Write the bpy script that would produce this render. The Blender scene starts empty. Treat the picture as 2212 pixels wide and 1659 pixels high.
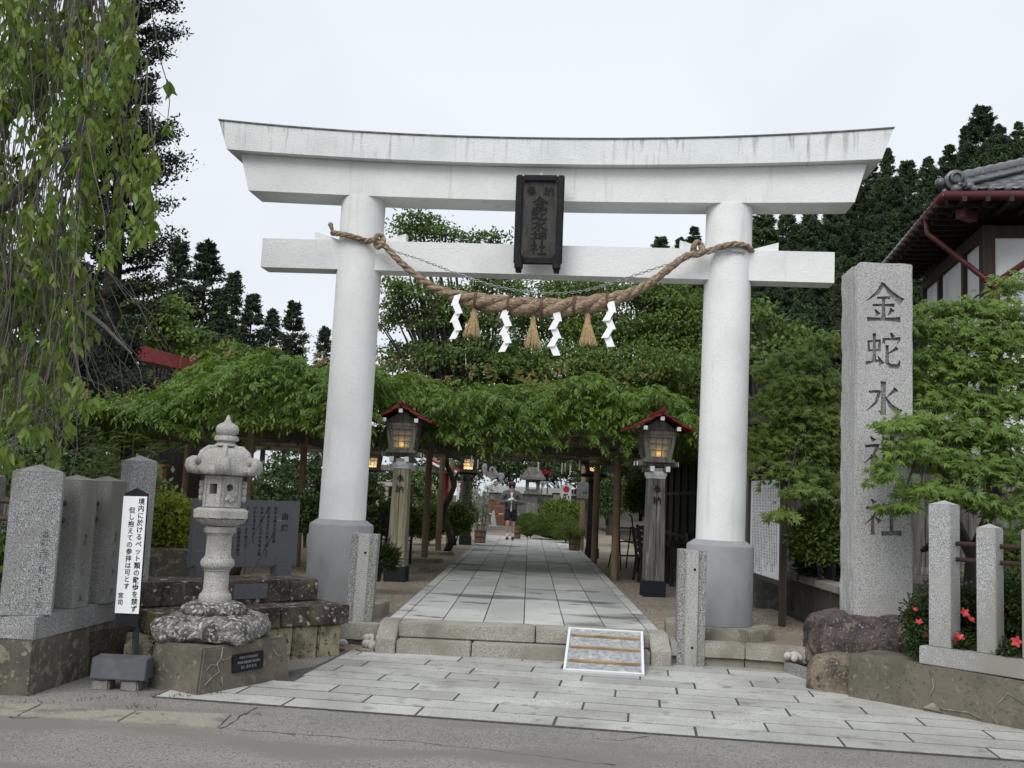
import bpy, bmesh, math, random
import numpy as np
from mathutils import Vector, Matrix, noise as mnoise
random.seed(7); RNG = np.random.default_rng(7)
R = math.radians
SC = bpy.context.scene; COL = SC.collection

# ------------------------------------------------------------------ camera
EYE = 1.55; FPX = 2180.0; PCX, PCY = 1106.0, 829.5     # measured on a 2212 x 1659 view of the photograph
def _n(v):
    v = Vector(v); v.normalize(); return v
_Y = _n((37.0, -243.5, FPX)); _r = R(2.5)
_Z = _n((math.sin(_r), math.cos(_r), -(math.sin(_r)*_Y[0] + math.cos(_r)*_Y[1]) / _Y[2]))
_X = -_Y.cross(_Z)
if _X[0] < 0: _X = -_X
cam = bpy.data.cameras.new('camera'); cam.sensor_width = 36.0; cam.lens = 36.0*FPX/2212.0
cam.clip_start = 0.1; cam.clip_end = 2000
camo = bpy.data.objects.new('camera', cam); COL.objects.link(camo)
camo.matrix_world = Matrix(((_X[0], _X[1], -_X[2], 0), (_Y[0], _Y[1], -_Y[2], 0), (_Z[0], _Z[1], -_Z[2], EYE), (0, 0, 0, 1)))
SC.camera = camo
def _ray(x, y):
    d = Vector((x-PCX, PCY-y, FPX)); return Vector((d.dot(_X), d.dot(_Y), d.dot(_Z)))
def at(x, y, Y):            # the point at distance Y that was measured at (x, y)
    d = _ray(x, y); t = Y/d[1]; return Vector((d[0]*t, Y, EYE+d[2]*t))
def gp(x, y, z=0.0):        # the point at height z that was measured at (x, y)
    d = _ray(x, y); t = (z-EYE)/d[2]; return Vector((d[0]*t, d[1]*t, z))

# ------------------------------------------------------------------ sky, sun, exposure
SUN_EL, SUN_AZ = 48.0, 205.0           # behind the camera, a little to the left
w = bpy.data.worlds.new("World"); SC.world = w; w.use_nodes = True
nt = w.node_tree; nt.nodes.clear()
sky = nt.nodes.new('ShaderNodeTexSky'); sky.sky_type = 'NISHITA'; sky.sun_disc = False
sky.sun_elevation = R(SUN_EL); sky.sun_rotation = R(SUN_AZ); sky.air_density = 1.0; sky.dust_density = 4.0; sky.ozone_density = 1.5
hs = nt.nodes.new('ShaderNodeHueSaturation'); hs.inputs['Saturation'].default_value = 0.16
tc = nt.nodes.new('ShaderNodeTexCoord'); no = nt.nodes.new('ShaderNodeTexNoise'); no.inputs['Scale'].default_value = 1.7; no.inputs['Detail'].default_value = 4
rp = nt.nodes.new('ShaderNodeMapRange'); rp.inputs[1].default_value = .35; rp.inputs[2].default_value = .65; rp.inputs[3].default_value = .84; rp.inputs[4].default_value = 1.04
mx = nt.nodes.new('ShaderNodeMix'); mx.data_type = 'RGBA'; mx.blend_type = 'MIX'; mx.inputs[0].default_value = 0.68
vm = nt.nodes.new('ShaderNodeVectorMath'); vm.operation = 'SCALE'
bg = nt.nodes.new('ShaderNodeBackground'); bg.inputs[1].default_value = 0.15
ow = nt.nodes.new('ShaderNodeOutputWorld')
nt.links.new(sky.outputs[0], hs.inputs['Color'])
nt.links.new(hs.outputs[0], mx.inputs[6]); mx.inputs[7].default_value = (5.9, 6.35, 6.85, 1)   # the even cloud sheet
nt.links.new(tc.outputs['Generated'], no.inputs['Vector']); nt.links.new(no.outputs[0], rp.inputs[0])
nt.links.new(mx.outputs[2], vm.inputs[0]); nt.links.new(rp.outputs[0], vm.inputs['Scale'])
nt.links.new(vm.outputs[0], bg.inputs[0]); nt.links.new(bg.outputs[0], ow.inputs[0])
sl = bpy.data.lights.new('sun', 'SUN'); sl.energy = 1.5; sl.angle = R(35); sl.color = (1.0, 0.97, 0.93)
so = bpy.data.objects.new('sun', sl); COL.objects.link(so)
_sd = Vector((math.sin(R(SUN_AZ))*math.cos(R(SUN_EL)), math.cos(R(SUN_AZ))*math.cos(R(SUN_EL)), math.sin(R(SUN_EL))))
so.rotation_euler = _sd.to_track_quat('Z', 'Y').to_euler(); so.location = _sd*50
SC.view_settings.view_transform = 'Standard'; SC.view_settings.look = 'None'
SC.view_settings.exposure = 0.17; SC.view_settings.gamma = 1.0
SC.cycles.max_bounces = 6; SC.cycles.diffuse_bounces = 3; SC.cycles.transparent_max_bounces = 8

# ------------------------------------------------------------------ helpers: objects
def link(name, data, parent=None):
    o = bpy.data.objects.new(name, data); COL.objects.link(o)
    if parent is not None: o.parent = parent
    return o
def tag(o, label=None, cat=None, group=None, kind=None):
    if label: o['label'] = label
    if cat: o['category'] = cat
    if group: o['group'] = group
    if kind: o['kind'] = kind
    return o
def thing(name, label, cat, loc=(0, 0, 0), rz=0.0, group=None):
    o = link(name, None); o.location = loc; o.rotation_euler = (0, 0, rz); o.empty_display_size = .2
    return tag(o, label, cat, group)
def copy_tree(o, parent=None):
    c = o.copy(); COL.objects.link(c)
    if parent is not None: c.parent = parent
    for ch in [q for q in bpy.data.objects if q.parent == o]: copy_tree(ch, c)
    return c
def wm(o):
    m = Matrix.LocRotScale(o.location, o.rotation_euler, o.scale)
    return wm(o.parent) @ m if o.parent else m

class MB:
    """collects shapes and links them as one mesh object"""
    def __init__(s): s.bm = bmesh.new()
    def add(s, vs, fs):
        v = [s.bm.verts.new(p) for p in vs]
        for f in fs:
            try: s.bm.faces.new([v[i] for i in f])
            except ValueError: pass
        return v
    def _merge(s, b2, M=None):
        if M is not None: b2.transform(M)
        me = bpy.data.meshes.new('tmp'); b2.to_mesh(me); b2.free(); s.bm.from_mesh(me); bpy.data.meshes.remove(me)
    def box(s, c, d, rz=0.0, bev=0.0, M=None):
        b = bmesh.new(); bmesh.ops.create_cube(b, size=1.0)
        for v in b.verts: v.co = Vector((v.co.x*d[0], v.co.y*d[1], v.co.z*d[2]))
        if bev: bmesh.ops.bevel(b, geom=b.edges[:], offset=bev, segments=2, affect='EDGES')
        m = Matrix.Translation(c) @ Matrix.Rotation(rz, 4, 'Z')
        s._merge(b, (M @ m) if M is not None else m); return s
    def prism(s, poly, z0, z1, bev=0.0, top=None, M=None):
        b = bmesh.new(); n = len(poly); top = top or poly
        lo = [b.verts.new((p[0], p[1], z0)) for p in poly]; hi = [b.verts.new((p[0], p[1], z1)) for p in top]
        b.faces.new(lo[::-1]); b.faces.new(hi)
        for i in range(n): b.faces.new((lo[i], lo[(i+1) % n], hi[(i+1) % n], hi[i]))
        bmesh.ops.recalc_face_normals(b, faces=b.faces[:])
        if bev: bmesh.ops.bevel(b, geom=b.edges[:], offset=bev, segments=2, affect='EDGES')
        s._merge(b, M); return s
    def lathe(s, prof, n=32, c=(0, 0, 0), ph=0.0, M=None, mod=None):
        b = bmesh.new(); rings = []
        for r, z in prof:
            ring = []
            for i in range(n):
                a = ph + 2*math.pi*i/n; q = r*(mod(a, z) if mod else 1.0)
                ring.append(b.verts.new((c[0]+q*math.cos(a), c[1]+q*math.sin(a), c[2]+z)))
            rings.append(ring)
        for A, B_ in zip(rings, rings[1:]):
            for i in range(n): b.faces.new((A[i], A[(i+1) % n], B_[(i+1) % n], B_[i]))
        b.faces.new(rings[0][::-1]); b.faces.new(rings[-1])
        s._merge(b, M); return s
    def tube(s, pts, rad, n=8, cap=True):
        pts = [Vector(p) for p in pts]; rad = rad if hasattr(rad, '__len__') else [rad]*len(pts)
        rings = []; up = None
        for i, p in enumerate(pts):
            t = (pts[min(i+1, len(pts)-1)] - pts[max(i-1, 0)]).normalized()
            if up is None: up = Vector((0, 0, 1)) if abs(t.z) < .9 else Vector((1, 0, 0))
            x = t.cross(up).normalized(); up = x.cross(t).normalized()
            rings.append([s.bm.verts.new(p + (x*math.cos(2*math.pi*k/n) + up*math.sin(2*math.pi*k/n))*rad[i]) for k in range(n)])
        for A, B_ in zip(rings, rings[1:]):
            for i in range(n): s.bm.faces.new((A[i], A[(i+1) % n], B_[(i+1) % n], B_[i]))
        if cap: s.bm.faces.new(rings[0][::-1]); s.bm.faces.new(rings[-1])
        return s
    def ball(s, c, r, sub=2, sq=(1, 1, 1)):
        b = bmesh.new(); bmesh.ops.create_icosphere(b, subdivisions=sub, radius=1)
        for v in b.verts: v.co = Vector((v.co.x*r*sq[0]+c[0], v.co.y*r*sq[1]+c[1], v.co.z*r*sq[2]+c[2]))
        s._merge(b); return s
    def rough(s, amp, freq, cuts=0, seed=0.0):
        if cuts: bmesh.ops.subdivide_edges(s.bm, edges=s.bm.edges[:], cuts=cuts, use_grid_fill=True)
        s.bm.normal_update()
        for v in s.bm.verts:
            q = v.co*freq + Vector((seed, seed*1.7, -seed))
            v.co += Vector((mnoise.noise(q), mnoise.noise(q+Vector((31, 7, 3))), mnoise.noise(q+Vector((5, 61, 17)))))*amp
        return s
    def build(s, name, m, parent=None, smooth=False, world=False, angle=None):
        me = bpy.data.meshes.new(name); bmesh.ops.recalc_face_normals(s.bm, faces=s.bm.faces[:])
        if world and parent is not None: s.bm.transform(wm(parent).inverted())
        s.bm.to_mesh(me); s.bm.free()
        if smooth:
            me.polygons.foreach_set('use_smooth', [True]*len(me.polygons))
            if angle: me.set_sharp_from_angle(angle=R(angle))
        if m: me.materials.append(m)
        return link(name, me, parent)

def np_mesh(name, verts, quads, m, parent=None, smooth=False):
    me = bpy.data.meshes.new(name); nv, nq = len(verts), len(quads)
    k = quads.shape[1]
    me.vertices.add(nv); me.loops.add(nq*k); me.polygons.add(nq)
    me.vertices.foreach_set('co', np.asarray(verts, dtype=np.float32).ravel())
    me.loops.foreach_set('vertex_index', np.asarray(quads, dtype=np.int32).ravel())
    me.polygons.foreach_set('loop_start', np.arange(0, nq*k, k, dtype=np.int32))
    if smooth: me.polygons.foreach_set('use_smooth', np.ones(nq, dtype=bool))
    me.update(calc_edges=True); me.materials.append(m)
    return link(name, me, parent)

# ------------------------------------------------------------------ helpers: materials
def c3(c):
    return (c, c, c, 1) if not hasattr(c, '__len__') else (*c, 1)
def mk(name, col, layers=(), rough=.8, bump=(), spec=.3, metal=0.0, emit=None, coords='Object'):
    """col: base colour; layers: (colour, scale, lo, hi[, detail[, stretch xyz]]) mixed over it; bump: (scale, strength, distance[, stretch])"""
    m = bpy.data.materials.new(name); m.use_nodes = True; t = m.node_tree; N = t.nodes; L = t.links
    b = N['Principled BSDF']; b.inputs['Roughness'].default_value = rough; b.inputs['Specular IOR Level'].default_value = spec
    b.inputs['Metallic'].default_value = metal
    tcn = N.new('ShaderNodeTexCoord')
    def nz(scale, det, st):
        n = N.new('ShaderNodeTexNoise'); n.inputs['Scale'].default_value = scale; n.inputs['Detail'].default_value = det
        if st:
            mp = N.new('ShaderNodeMapping'); mp.inputs['Scale'].default_value = st; L.new(tcn.outputs[coords], mp.inputs[0]); L.new(mp.outputs[0], n.inputs['Vector'])
        else: L.new(tcn.outputs[coords], n.inputs['Vector'])
        return n.outputs[0]
    prev = None
    for i, l in enumerate(layers):
        c, sc_, lo, hi = l[:4]; det = l[4] if len(l) > 4 else 3; st = l[5] if len(l) > 5 else None
        mr = N.new('ShaderNodeMapRange'); mr.inputs[1].default_value = lo; mr.inputs[2].default_value = hi; mr.clamp = True
        L.new(nz(sc_, det, st), mr.inputs[0])
        x = N.new('ShaderNodeMix'); x.data_type = 'RGBA'; L.new(mr.outputs[0], x.inputs[0])
        if prev is None: x.inputs[6].default_value = c3(col)
        else: L.new(prev, x.inputs[6])
        x.inputs[7].default_value = c3(c); prev = x.outputs[2]
    if prev is None: b.inputs['Base Color'].default_value = c3(col)
    else: L.new(prev, b.inputs['Base Color'])
    last = None
    for bb in ([bump] if bump and not hasattr(bump[0], '__len__') else bump):
        bn = N.new('ShaderNodeBump'); bn.inputs['Strength'].default_value = bb[1]; bn.inputs['Distance'].default_value = bb[2]
        L.new(nz(bb[0], 4, bb[3] if len(bb) > 3 else None), bn.inputs['Height'])
        if last: L.new(last, bn.inputs['Normal'])
        last = bn.outputs[0]
    if last: L.new(last, b.inputs['Normal'])
    if emit:
        b.inputs['Emission Color'].default_value = c3(emit[0]); b.inputs['Emission Strength'].default_value = emit[1]
    return m
def leafmat(name, c_dark, c_light, trans=.35, hue=.02, rough=.5, objvar=0.0):
    m = bpy.data.materials.new(name); m.use_nodes = True; t = m.node_tree; N = t.nodes; L = t.links
    N.remove(N['Principled BSDF']); out = N['Material Output']
    g = N.new('ShaderNodeNewGeometry'); mxn = N.new('ShaderNodeMix'); mxn.data_type = 'RGBA'
    tcn = N.new('ShaderNodeTexCoord'); nn = N.new('ShaderNodeTexNoise'); nn.inputs['Scale'].default_value = .9; nn.inputs['Detail'].default_value = 2
    L.new(tcn.outputs['Object'], nn.inputs['Vector'])
    ad = N.new('ShaderNodeMath'); ad.operation = 'MULTIPLY_ADD'; ad.inputs[1].default_value = .55; 
    sb = N.new('ShaderNodeMath'); sb.operation = 'MULTIPLY_ADD'; sb.inputs[1].default_value = 1.6; sb.inputs[2].default_value = -.55; sb.use_clamp = True
    L.new(nn.outputs[0], sb.inputs[0]); L.new(g.outputs['Random Per Island'], ad.inputs[0])
    hf = N.new('ShaderNodeMath'); hf.operation = 'MULTIPLY'; hf.inputs[1].default_value = .5; L.new(sb.outputs[0], hf.inputs[0]); L.new(hf.outputs[0], ad.inputs[2])
    if objvar:                                             # each tree of a stand its own tone
        oi = N.new('ShaderNodeObjectInfo'); ov = N.new('ShaderNodeMath'); ov.operation = 'MULTIPLY_ADD'; ov.inputs[1].default_value = objvar; L.new(oi.outputs['Random'], ov.inputs[0]); L.new(ad.outputs[0], ov.inputs[2])
        o2 = N.new('ShaderNodeMath'); o2.operation = 'SUBTRACT'; o2.inputs[1].default_value = objvar*.4; L.new(ov.outputs[0], o2.inputs[0]); ad = o2
    kq = 1.22; mxn.inputs[6].default_value = c3(tuple(q*kq for q in c_dark)); mxn.inputs[7].default_value = c3(tuple(q*kq for q in c_light)); L.new(ad.outputs[0], mxn.inputs[0])
    p = N.new('ShaderNodeBsdfPrincipled'); p.inputs['Roughness'].default_value = rough; p.inputs['Specular IOR Level'].default_value = .25
    L.new(mxn.outputs[2], p.inputs['Base Color'])
    tr = N.new('ShaderNodeBsdfTranslucent'); ms = N.new('ShaderNodeMixShader'); ms.inputs[0].default_value = trans
    gm = N.new('ShaderNodeMix'); gm.data_type = 'RGBA'; gm.blend_type = 'MULTIPLY'; gm.inputs[0].default_value = 1; gm.inputs[7].default_value = (1.25, 1.25, .5, 1)
    L.new(mxn.outputs[2], gm.inputs[6]); L.new(gm.outputs[2], tr.inputs[0])
    L.new(p.outputs[0], ms.inputs[1]); L.new(tr.outputs[0], ms.inputs[2]); L.new(ms.outputs[0], out.inputs[0])
    return m

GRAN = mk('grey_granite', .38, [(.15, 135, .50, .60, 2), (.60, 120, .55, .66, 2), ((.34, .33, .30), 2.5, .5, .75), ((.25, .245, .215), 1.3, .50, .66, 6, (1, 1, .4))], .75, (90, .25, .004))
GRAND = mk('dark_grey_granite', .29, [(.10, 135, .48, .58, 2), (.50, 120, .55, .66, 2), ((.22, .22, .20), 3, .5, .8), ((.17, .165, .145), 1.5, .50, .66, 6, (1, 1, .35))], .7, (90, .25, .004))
GRANL = mk('lantern_granite', (.40, .385, .35), [(.17, 140, .50, .62, 2), (.56, 120, .56, .68, 2), ((.27, .26, .23), 7, .5, .72, 5)], .85, (70, .45, .006))
PILST = mk('pillar_granite', (.42, .42, .41), [(.16, 130, .51, .61, 2), (.60, 110, .55, .66, 2), ((.31, .31, .30), 1.6, .5, .75, 4, (1, 1, .5))], .85, (80, .35, .006))
ROUGHPOST = mk('weathered_granite', (.30, .30, .275), [(.10, 110, .46, .58, 3), (.50, 120, .56, .68, 2), ((.20, .20, .16), 4, .5, .7, 4, (1, 1, .35))], .9, (60, .8, .012))
CONC = mk('old_concrete', (.155, .14, .11), [((.085, .078, .062), 3.0, .4, .7, 6), ((.20, .185, .145), 18, .60, .68, 4), ((.30, .285, .24), 2.2, .68, .78, 7), ((.07, .065, .05), 30, .55, .75, 4)], .95, ((25, .5, .01), (140, .3, .004)))
CONCL = mk('lichen_concrete', (.115, .106, .085), [((.065, .06, .05), 3.5, .4, .7, 6), ((.19, .175, .125), 11, .565, .62, 3), ((.22, .205, .155), 19, .60, .65, 3), ((.06, .055, .045), 40, .55, .75, 4)], .95, (60, .5, .006))
MASON = mk('lichen_masonry', (.078, .060, .052), [((.032, .026, .024), 5, .4, .65, 5), ((.15, .125, .07), 3.0, .55, .68, 5), ((.36, .36, .32), 17, .62, .66, 4), ((.34, .34, .31), 7, .63, .67, 6), ((.12, .105, .085), 30, .55, .68, 4)], .95, ((40, .7, .012), (9, .5, .03)))
MASONL = mk('pale_masonry', (.33, .29, .20), [((.14, .13, .085), 6, .45, .62, 6), ((.055, .055, .045), 22, .57, .64, 5), ((.42, .32, .12), 3.2, .62, .7, 5), ((.10, .095, .07), 2.2, .56, .7, 4)], .95, ((30, .9, .02), (120, .4, .005)))
ROCKD = mk('dark_boulder', (.088, .068, .064), [((.036, .030, .031), 3.2, .44, .58, 9), ((.20, .155, .115), 2.3, .53, .63, 9), ((.27, .23, .20), 48, .58, .68, 6), ((.03, .026, .026), 22, .57, .68, 8)], .8, ((14, .8, .03), (60, .5, .008)))
ROCKL = mk('tan_boulder', (.175, .145, .105), [((.06, .05, .042), 4, .46, .62, 9), ((.28, .24, .18), 50, .55, .66, 6), ((.05, .045, .04), 26, .56, .68, 8)], .9, ((18, .7, .02), (70, .5, .008)))
ROCKB = mk('rough_base_rock', (.19, .18, .17), [((.055, .05, .047), 14, .46, .60, 7), ((.46, .45, .43), 34, .52, .64, 5), ((.08, .075, .07), 60, .56, .66, 4)], .95, ((16, 1.0, .03), (60, .8, .012)))
WHITEP = mk('white_plaster_paint', (.755, .77, .76), [((.65, .665, .66), 2.0, .45, .75, 5), ((.66, .68, .68), 60, .58, .72, 2), ((.58, .585, .57), 7, .60, .74, 5, (1, 1, .10))], .75, ((55, .42, .012), (16, .2, .012)), spec=.25)
GREYP = mk('grey_plaster_paint', (.285, .288, .298), [((.235, .238, .248), 3, .4, .7, 5), ((.37, .38, .40), 6, .66, .72, 6, (1, 1, .2)), ((.22, .22, .215), 4, .57, .70, 6, (1, 1, .5))], .7, (45, .22, .006))
PLINTH = mk('plinth_concrete', (.26, .245, .20), [((.17, .16, .13), 5, .45, .65, 5, (1, 1, .25)), ((.34, .33, .28), 9, .55, .7, 4)], .95, (50, .4, .006))
BLACKL = mk('black_lacquer', (.012, .012, .014), [((.022, .022, .024), 20, .5, .7)], .6, (), .2)
SLATE = mk('dark_slate', (.088, .092, .098), [((.06, .062, .07), 30, .4, .65, 4, (1, 1, 6)), ((.20, .205, .21), 14, .66, .72, 4, (.35, .35, 4))], .55, (40, .3, .004, (1, 1, 6)), .4)
INK = mk('black_ink', (.012, .012, .012), (), .7)
ROPE = mk('straw_rope', (.30, .225, .155), [((.15, .105, .07), 45, .42, .62, 3, (.35, 1, 1)), ((.42, .34, .25), 60, .55, .68, 2, (.35, 1, 1))], .95, (90, .9, .01, (.25, 1, 1)))
STRAW = mk('rice_straw', (.60, .48, .28), [((.42, .31, .16), 60, .45, .6, 2)], .85)
PAPER = mk('white_paper', (.82, .83, .84), (), .8)
METAL = mk('galvanised_chain', (.32, .32, .32), (), .45, metal=.8)
ASPH = mk('asphalt', (.235, .225, .208), [((.19, .18, .166), 1.4, .4, .7, 7), ((.34, .33, .31), 95, .58, .66, 2), ((.07, .07, .066), 80, .57, .66, 2), ((.175, .166, .152), .5, .5, .60, 6, (1, 3, 1)), ((.165, .158, .146), 3.2, .64, .74, 7, (1, 2, 1))], .92, ((170, .5, .006), (40, .25, .006)))
OLDWOOD = mk('grey_weathered_wood', (.185, .172, .15), [((.09, .082, .07), 30, .42, .62, 5, (1, 1, .06)), ((.30, .29, .26), 26, .60, .70, 4, (1, 1, .10))], .9, (40, .5, .006, (1, 1, .06)))
PALEWOOD = mk('pale_bare_wood', (.33, .30, .21), [((.20, .18, .12), 34, .45, .62, 5, (1, 1, .05)), ((.42, .40, .32), 20, .58, .68, 4, (1, 1, .10)), ((.14, .13, .10), 55, .63, .68, 4, (1, 1, .12))], .9, (40, .5, .006, (1, 1, .05)))
BROWNP = mk('brown_painted_pole', (.25, .175, .115), [((.18, .125, .085), 9, .45, .7, 4, (1, 1, .2)), ((.25, .18, .12), 25, .62, .72, 4, (1, 1, .1))], .7)
DARKWOOD = mk('dark_stained_wood', (.022, .020, .019), [((.04, .035, .03), 18, .5, .7, 4, (1, 1, .08))], .65)
NAVY = mk('navy_painted_metal', (.013, .017, .026), [((.05, .05, .05), 30, .68, .75, 4)], .6)
REDP = mk('red_painted_metal', (.17, .020, .023), [((.11, .016, .018), 8, .45, .7, 4)], .45)
WHITEM = mk('white_painted_wood', (.70, .72, .72), [((.5, .5, .48), 14, .6, .75, 4)], .7)
GRAVEL = mk('gravel', (.36, .305, .235), [((.12, .095, .07), 34, .50, .60, 3), ((.56, .51, .43), 42, .55, .63, 3), ((.27, .225, .17), 1.2, .45, .65, 4)], .95, ((60, 1.0, .03), (22, .6, .03)))
SOIL = mk('soil', (.07, .058, .042), [((.035, .035, .022), 3, .4, .6, 6), ((.12, .10, .075), 24, .55, .7, 5)], .95, (30, .8, .03))
# ------------------------------------------------------------------ lettering
BR = {
'金': ['.5,.98,.07;.36,.74,.07;.06,.50,.02', '.5,.95,.05;.68,.72,.09;.97,.50,.11', '.33,.59,.05;.67,.61,.06', '.22,.40,.05;.78,.42,.06', '.5,.60,.06;.5,.08,.07', '.28,.30,.04;.37,.16,.08', '.73,.32,.08;.62,.16,.04', '.08,.04,.07;.5,.05,.06;.93,.06,.08'],
'蛇': ['.09,.74,.05;.11,.45,.06', '.08,.72,.05;.40,.76,.06;.38,.47,.06', '.10,.48,.05;.38,.50,.05', '.25,.95,.06;.25,.17,.07', '.02,.14,.06;.42,.23,.05', '.36,.33,.04;.46,.12,.09', '.70,.98,.05;.76,.86,.08', '.53,.83,.06;.50,.68,.06', '.52,.80,.05;.95,.83,.07;.87,.68,.03', '.88,.58,.07;.58,.38,.03', '.60,.64,.06;.60,.16,.07;.68,.08,.08;.90,.08,.08;.95,.25,.03'],
'水': ['.5,.98,.08;.5,.08,.09;.38,.17,.02', '.10,.68,.05;.40,.70,.07;.30,.40,.06;.04,.16,.02', '.86,.79,.08;.59,.54,.03', '.53,.60,.04;.70,.32,.08;.97,.12,.11'],
'示': ['.18,.96,.04;.28,.85,.08', '.05,.72,.05;.38,.75,.07;.25,.50,.05;.03,.30,.02', '.23,.52,.06;.23,.03,.07', '.29,.50,.03;.42,.37,.08'],
'神': ['=示', '.51,.79,.06;.53,.33,.06', '.51,.78,.05;.93,.81,.07;.91,.36,.06', '.53,.58,.05;.90,.59,.05', '.53,.37,.05;.91,.38,.05', '.72,.99,.07;.72,.0,.07'],
'社': ['=示', '.54,.60,.06;.93,.63,.07', '.73,.90,.07;.73,.10,.07', '.46,.07,.07;.99,.10,.08'],
'奉': ['.22,.85,.05;.78,.87,.06', '.28,.72,.05;.72,.74,.06', '.06,.58,.06;.94,.60,.07', '.5,.99,.07;.42,.62,.07;.04,.30,.02', '.52,.60,.04;.70,.43,.07;.98,.30,.10', '.35,.37,.05;.66,.38,.05', '.27,.21,.05;.74,.23,.06', '.5,.48,.06;.5,.0,.07'],
'納': ['.25,.98,.06;.08,.77,.06;.28,.74,.05', '.37,.83,.06;.06,.51,.05;.36,.54,.05', '.31,.62,.03;.41,.47,.08', '.22,.50,.06;.22,.02,.06', '.11,.36,.07;.03,.12,.03', '.32,.37,.03;.41,.18,.07', '.49,.70,.06;.49,.03,.07', '.48,.70,.05;.94,.73,.07;.93,.05,.07;.82,.11,.02', '.70,.98,.07;.68,.60,.06;.52,.30,.02', '.70,.62,.03;.89,.36,.08'],
}
def strokes(ch):
    out = []
    for s in BR[ch]:
        if s[0] == '=': out += strokes(s[1:])
        else: out.append([tuple(float(q) for q in p.split(',')) for p in s.split(';')])
    return out
def brush(mb, ch, cx, cz, size, y0, y1, wgt=1.0, M=None, asp=1.0, con=1.0):
    """one brush-written character in the XZ plane, from depth y0 to y1"""
    for k, st in enumerate(strokes(ch)):
        P = [Vector((p[0], p[1])) for p in st]; W = [max(.014, .055+(p[2]-.055)*con)*wgt for p in st]
        pts = []; ws = []
        for i in range(len(P)-1):
            n = 4
            for j in range(n + (i == len(P)-2)):
                t = j/n; pts.append(P[i].lerp(P[i+1], t)); ws.append(W[i]*(1-t)+W[i+1]*t)
        left, right = [], []
        for i, p in enumerate(pts):
            d = (pts[min(i+1, len(pts)-1)]-pts[max(i-1, 0)]).normalized(); q = Vector((-d.y, d.x))
            h = ws[i]*.5*(1.25 if i in (0, len(pts)-1) and ws[i] > .045 else 1.0)
            left.append(p+q*h); right.append(p-q*h)
        poly = left+right[::-1]; e = (k % 7)*0.0004
        f = lambda p, y: Vector((cx+(p.x-.5)*size*asp, y, cz+(p.y-.5)*size))
        n = len(poly); lo = [f(p, y0-e) for p in poly]; hi = [f(p, y1+e) for p in poly]; m = len(left)
        if M is not None: lo = [M @ v for v in lo]; hi = [M @ v for v in hi]
        fs = []
        for i in range(m-1):
            a, b, c, d = i, i+1, n-2-i, n-1-i
            fs.append((a, b, c, d)); fs.append((n+a, n+d, n+c, n+b))
        for i in range(n): fs.append((i, n+i, n+(i+1) % n, (i+1) % n))
        mb.add(lo+hi, fs)
def font_mesh(txt, size, M, thick=.002, bold=0.0, space=1.0, line=1.1):
    cu = bpy.data.curves.new('lettering', 'FONT'); cu.body = txt; cu.size = size; cu.extrude = thick; cu.resolution_u = 2
    cu.space_character = space; cu.space_line = line; cu.offset = bold; cu.align_x = 'CENTER'; cu.align_y = 'CENTER'
    o = bpy.data.objects.new('tmp', cu); COL.objects.link(o)
    dg = bpy.context.evaluated_depsgraph_get(); dg.update()
    me = bpy.data.meshes.new_from_object(o.evaluated_get(dg)); bpy.data.objects.remove(o); bpy.data.curves.remove(cu)
    me.transform(M); return me
# font text is laid in XY; this stands it up in XZ facing -Y
STAND = Matrix.Rotation(R(90), 4, 'X')
def column(mb, txt, x, ztop, size, y, M=None, pitch=1.08, lean=0.0, bold=.01):
    for i, ch in enumerate(txt):
        if ch in ' \u3000': continue
        m = Matrix.Translation((x+lean*i*size*pitch, y, ztop-(i+.5)*size*pitch)) @ STAND
        if M is not None: m = M @ m
        me = font_mesh(ch, size, m, .001, bold*size*4); mb.bm.from_mesh(me); bpy.data.meshes.remove(me)
def apply_bool(o, cutter):
    md = o.modifiers.new('cut', 'BOOLEAN'); md.operation = 'DIFFERENCE'; md.object = cutter; md.solver = 'EXACT'; md.use_self = True
    dg = bpy.context.evaluated_depsgraph_get(); dg.update()
    me = bpy.data.meshes.new_from_object(o.evaluated_get(dg)); o.modifiers.clear(); o.data = me
    bpy.data.objects.remove(cutter)

# ------------------------------------------------------------------ ground
def sheet(name, poly, z0, z1, m):
    mb = MB(); mb.prism([(p[0], p[1]) for p in poly], z0, z1); return tag(mb.build(name, m), kind='structure')
sheet('ground', [(-500, -300), (500, -300), (500, 900), (-500, 900)], -.6, -.05, SOIL)
sheet('road', [(-60, -25), (60, -25), (60, 6.0), (2.0, 10.3), (-3.4, 10.3), (-60, 10.3)], -.049, -.006, ASPH)
PAVE = mk('paving_granite', (.41, .405, .38), [((.52, .52, .50), 1.6, .42, .62, 4), ((.27, .262, .235), 1.1, .53, .70, 6), ((.21, .21, .20), 150, .50, .62, 2), ((.54, .54, .52), 120, .56, .68, 2), ((.20, .19, .165), 6, .58, .75, 6)], .8, (90, .3, .004))
PATHM = mk('path_granite', (.46, .46, .44), [((.54, .54, .52), 1.2, .45, .6, 4), ((.2, .2, .19), 140, .54, .64, 2), ((.14, .14, .135), .55, .57, .67, 5, (1, 2.2, 1)), ((.12, .118, .112), 2.6, .63, .70, 4, (1, 2, 1))], .75, (90, .25, .004))
STEPM = mk('step_granite', (.33, .32, .28), [((.16, .155, .13), 140, .51, .61, 2), ((.55, .54, .5), 120, .56, .66, 2), ((.22, .205, .16), 3, .45, .7, 5)], .8, (90, .35, .005))
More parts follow.
